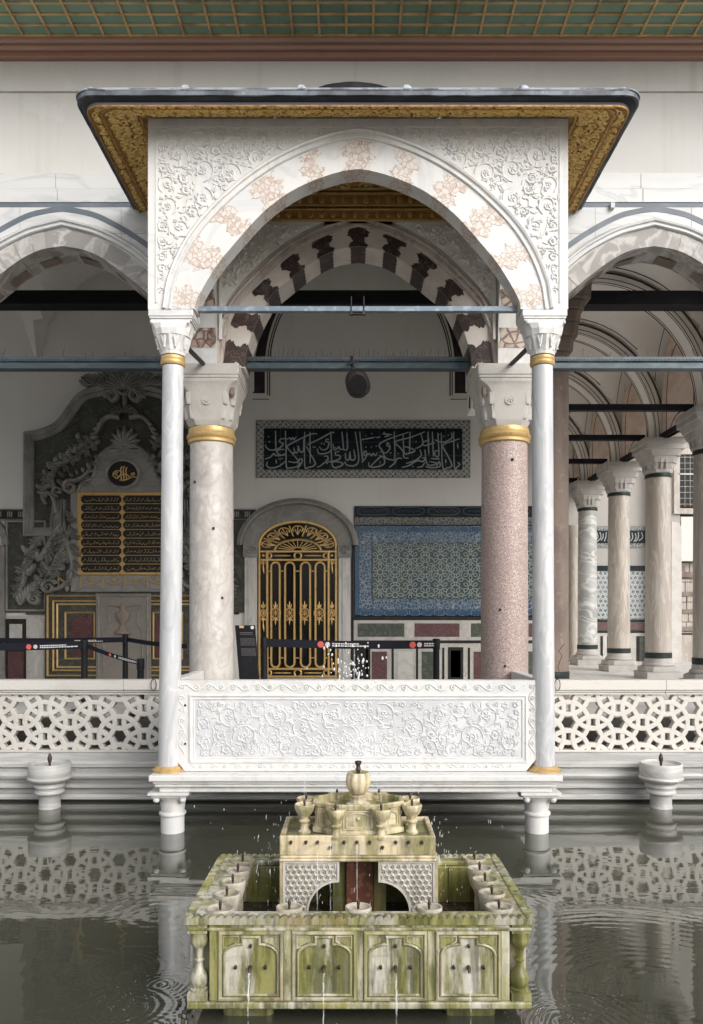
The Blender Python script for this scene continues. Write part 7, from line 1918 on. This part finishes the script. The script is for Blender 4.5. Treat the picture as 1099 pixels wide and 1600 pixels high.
# ================================================================== small pedestal bowls in the pool
def bowl(px, label):
    d = 8.28; cx = X(px, d)
    t = thing('pedestal_bowl', label, 'bowl', (cx, d, 0), 'pedestal bowls standing in the pool')
    k = d/F
    mb = MB(); mb.lathe(cx, d, [(.16, -.2), (.16, -.03), (.135, -.01), (.118, .0), (.112, .03), (.112, .125), (.124, .145), (.150, .155), (.157, .17), (.150, .187), (.143, .197), (.146, .215), (.160, .225), (.164, .238), (.158, .25), (.160, .268), (.178, .285), (.212, .298), (.226, .31), (.231, .325), (.227, .338), (.219, .345), (.220, .36), (.221, .475), (.214, .486), (.203, .486), (.198, .46), (.1, .44), (.001, .44)], 40)
    b_ = part('bowl', mb, MAT['pool_marble' if px < 500 else 'bowl_marble'], t, smooth=35)
    mb = MB(); mb.lathe(cx, d, [(.012, .43), (.014, .48), (.024, .515), (.024, .54), (.014, .575), (.002, .59)], 10); part('bowl_spout', mb, MAT['bronze'], b_, smooth=50)
bowl(78, 'grey marble pedestal bowl in the pool against the wall below the left balustrade')
bowl(1033, 'white marble pedestal bowl in the pool against the wall below the right balustrade')

# ================================================================== barriers, sign, floodlight
def post(px, d, ytop, label, belts=()):
    cx = X(px, d); zt_ = Z(ytop, d)
    t = thing('barrier_post', label, 'barrier post', (cx, d, FLOOR), 'black belt barrier posts')
    mb = MB(); mb.lathe(cx, d, [(.17, FLOOR), (.17, FLOOR+.012), (.06, FLOOR+.03), (.045, FLOOR+.05), (.041, zt_-.14)], 20); part('pole', mb, MAT['black_paint'], t, smooth=40)
    mb = MB(); mb.lathe(cx, d, [(.041, zt_-.14), (.048, zt_-.138), (.048, zt_-.01), (.042, zt_), (.01, zt_+.002)], 20); part('head', mb, MAT['black_paint'], t, smooth=40)
    for (p0, p1, hgt, marks) in belts:
        a = Vector((X(p0[0], p0[2]), p0[2], Z(p0[1], p0[2]))); b = Vector((X(p1[0], p1[2]), p1[2], Z(p1[1], p1[2])))
        t_ = (b-a); ln_ = t_.length; t_.normalize(); nv = Vector((t_.y, -t_.x, 0)).normalized()
        if nv.y > 0: nv = -nv
        mb = MB(); nseg = 10
        P = [a + t_*(ln_*k/nseg) - Vector((0, 0, .018*math.sin(PI*k/nseg))) for k in range(nseg+1)]
        vs = []
        for p in P: vs += [tuple(p+nv*.003-Vector((0, 0, hgt/2))), tuple(p+nv*.003+Vector((0, 0, hgt/2))), tuple(p-nv*.003+Vector((0, 0, hgt/2))), tuple(p-nv*.003-Vector((0, 0, hgt/2)))]
        fs = []
        for k in range(nseg):
            for m in range(4): fs.append((k*4+m, k*4+(m+1) % 4, k*4+4+(m+1) % 4, k*4+4+m))
        mb.add(vs, fs); bl = part('belt', mb, MAT['belt'], t, smooth=0)
        for u in marks:       # printed red and pale discs followed by two lines of small white lettering
            pr_, pp_, pt_ = MB(), MB(), MB()
            def at(s, v, h=.0042): k = s*ln_; return tuple(a + t_*k - Vector((0, 0, .018*math.sin(PI*s))) + nv*h + Vector((0, 0, v)))
            def disc(m, s, r, h): n0 = 14; m.add([at(s+r/ln_*math.cos(q*2*PI/n0), r*math.sin(q*2*PI/n0), h) for q in range(n0)], [tuple(range(n0))])
            disc(pr_, u, hgt*.40, .0042); disc(pp_, u+.062*1.2/ln_*1.2, hgt*.31, .0042)
            s = u+.15/ln_; rr_ = random.Random(int(u*1000))
            while s < u+.62/ln_ and s < .995:
                w_ = rr_.uniform(.012, .035)/ln_
                for v0, v1 in ((.004, .020), (-.022, -.006)):
                    if v0 > 0 and s > u+.5/ln_: continue
                    pt_.add([at(s, v0*hgt/.1), at(min(.998, s+w_), v0*hgt/.1), at(min(.998, s+w_), v1*hgt/.1), at(s, v1*hgt/.1)], [(0, 1, 2, 3)])
                s += w_ + .006/ln_
            part('red_emblem', pr_, MAT['red_print'], bl, smooth=0, fix=False); part('pale_emblem', pp_, MAT['pale_print'], bl, smooth=0, fix=False); part('printed_text', pt_, MAT['white_print'], bl, smooth=0, fix=False)
    return t
post(413, 10.0, 996, 'black barrier post in front of the gilded gate, left end of its belt', [((415, 1004, 9.97), (681, 1007, 9.97), .105, (.325, .865))])
post(682, 10.0, 998, 'black barrier post in front of the blue tile panel')
post(132, 10.05, 1000, 'black barrier post in front of the gilded panels of the wall fountain', [((131, 1007, 10.02), (-90, 1009, 10.02), .095, ()), ((-90, 1010, 10.06), (129, 1008, 9.99), .09, (.62, )), ((136, 1009, 10.05), (219, 1036, 9.62), .055, (.45, ))])
post(196, 12.4, 991, 'tall black barrier post in front of the wall fountain niche', [((195, 999, 12.35), (-60, 999, 12.35), .075, ()), ((-60, 1001, 12.40), (194, 1000, 12.33), .07, (.26, .64)), ((198, 999, 12.4), (292, 1010, 11.5), .07, ())])
post(220, 9.6, 1029, 'short black barrier post just left of the slender balcony column')
sg = thing('information_sign', 'tall leaning black sign with small white text, between the veined column and the gilded gate', 'sign', (X(386, 9.75), 9.75, FLOOR))
def sgp(px, py, off=0): t = (py-977)/120; d = 9.75 - .12*t - off; return (X(px, d), d, Z(py, d))
mb = MB(); q0 = [sgp(367.5, 977), sgp(398.5, 977), sgp(409, 1110), sgp(378, 1110)]; vs = q0 + [(p[0], p[1]+.03, p[2]) for p in q0]
mb.add(vs, [(0,1,2,3),(7,6,5,4),(0,4,5,1),(1,5,6,2),(2,6,7,3),(3,7,4,0)]); bo_ = part('sign_board', mb, MAT['black_paint'], sg, smooth=0)
mb = MB(); rd = random.Random(6)
def sq_(m, a, b, t, u): s = lambda py: (py-977)*.078; m.add([sgp(a+s(u), u, .003), sgp(b+s(u), u, .003), sgp(b+s(t), t, .003), sgp(a+s(t), t, .003)], [(0,1,2,3)])
for y, h in ((988.2, 1.1), (991, .7)): sq_(mb, 374, 374+rd.uniform(17, 21), y, y+h)
for y in [997+k*1.55 for k in range(8)] + [1013+k*1.55 for k in range(8)]:
    x = 374
    while x < 396 - (8 if y in (1008.4, ) else 0): w_ = rd.uniform(1.5, 4); sq_(mb, x, min(397, x+w_), y, y+.62); x += w_+.6
part('sign_text', mb, MAT['dim_print'], bo_, smooth=0, fix=False)
mb = MB(); sq_(mb, 374, 381, 977.3, 981.3); part('sign_tab', mb, MAT['tan_print'], bo_, smooth=0, fix=False)
mb = MB(); c_ = sgp(394.5, 980.5, .003); mb.add([(c_[0]+.022*math.cos(k*PI/7), c_[1], c_[2]+.022*math.sin(k*PI/7)) for k in range(14)], [tuple(range(14))]); part('sign_emblem', mb, MAT['white_print'], bo_, smooth=0, fix=False)

fl_ = thing('floodlight', 'dark egg-shaped floodlight hanging from the middle tie beam', 'floodlight', (X(559, 8.7), 8.72, Z(600, 8.7)))
C0 = Vector((X(559, 8.72), 8.70, Z(600, 8.72)))
Rm = Matrix.Rotation(math.radians(-18), 3, 'Y') @ Matrix.Rotation(math.radians(14), 3, 'X')
def rot(m): m.v = [tuple(C0 + Rm @ Vector(v)) for v in m.v]; return m
mb = MB(); secs = []
for k in range(13):
    t = k/12; z = lerp(.165, -.165, t); w_ = .138*(max(0.02, 1-abs(2*t-1)**2.6))**.5*(.93+.14*t)
    secs.append((z, [(w_*math.copysign(abs(math.cos(a*PI/12))**.75, math.cos(a*PI/12)), .09*w_/.138*math.copysign(abs(math.sin(a*PI/12))**.75, math.sin(a*PI/12))) for a in range(24)]))
mb.loft(0, 0, secs); part('housing', rot(mb), MAT['iron'], fl_, smooth=60)
mb = MB(); mb.lathe(0, 0, [(.001, 0), (.095, 0), (.095, .012), (.001, .014)], 24, sy=1.15); mb.v = [(v[0], -.078-v[2], v[1]-.015) for v in mb.v]; part('lens', rot(mb), MAT['glass_dark'], fl_, smooth=40)
mb = MB(); mb.v = []; mb.tube([(0, -.01, .15), (.0, .02, .24), (.03, .06, .30)], .018, 6); mb.box(-.05, .07, -.05, .04, .22, .245); part('bracket', rot(mb), MAT['iron'], fl_, smooth=0)
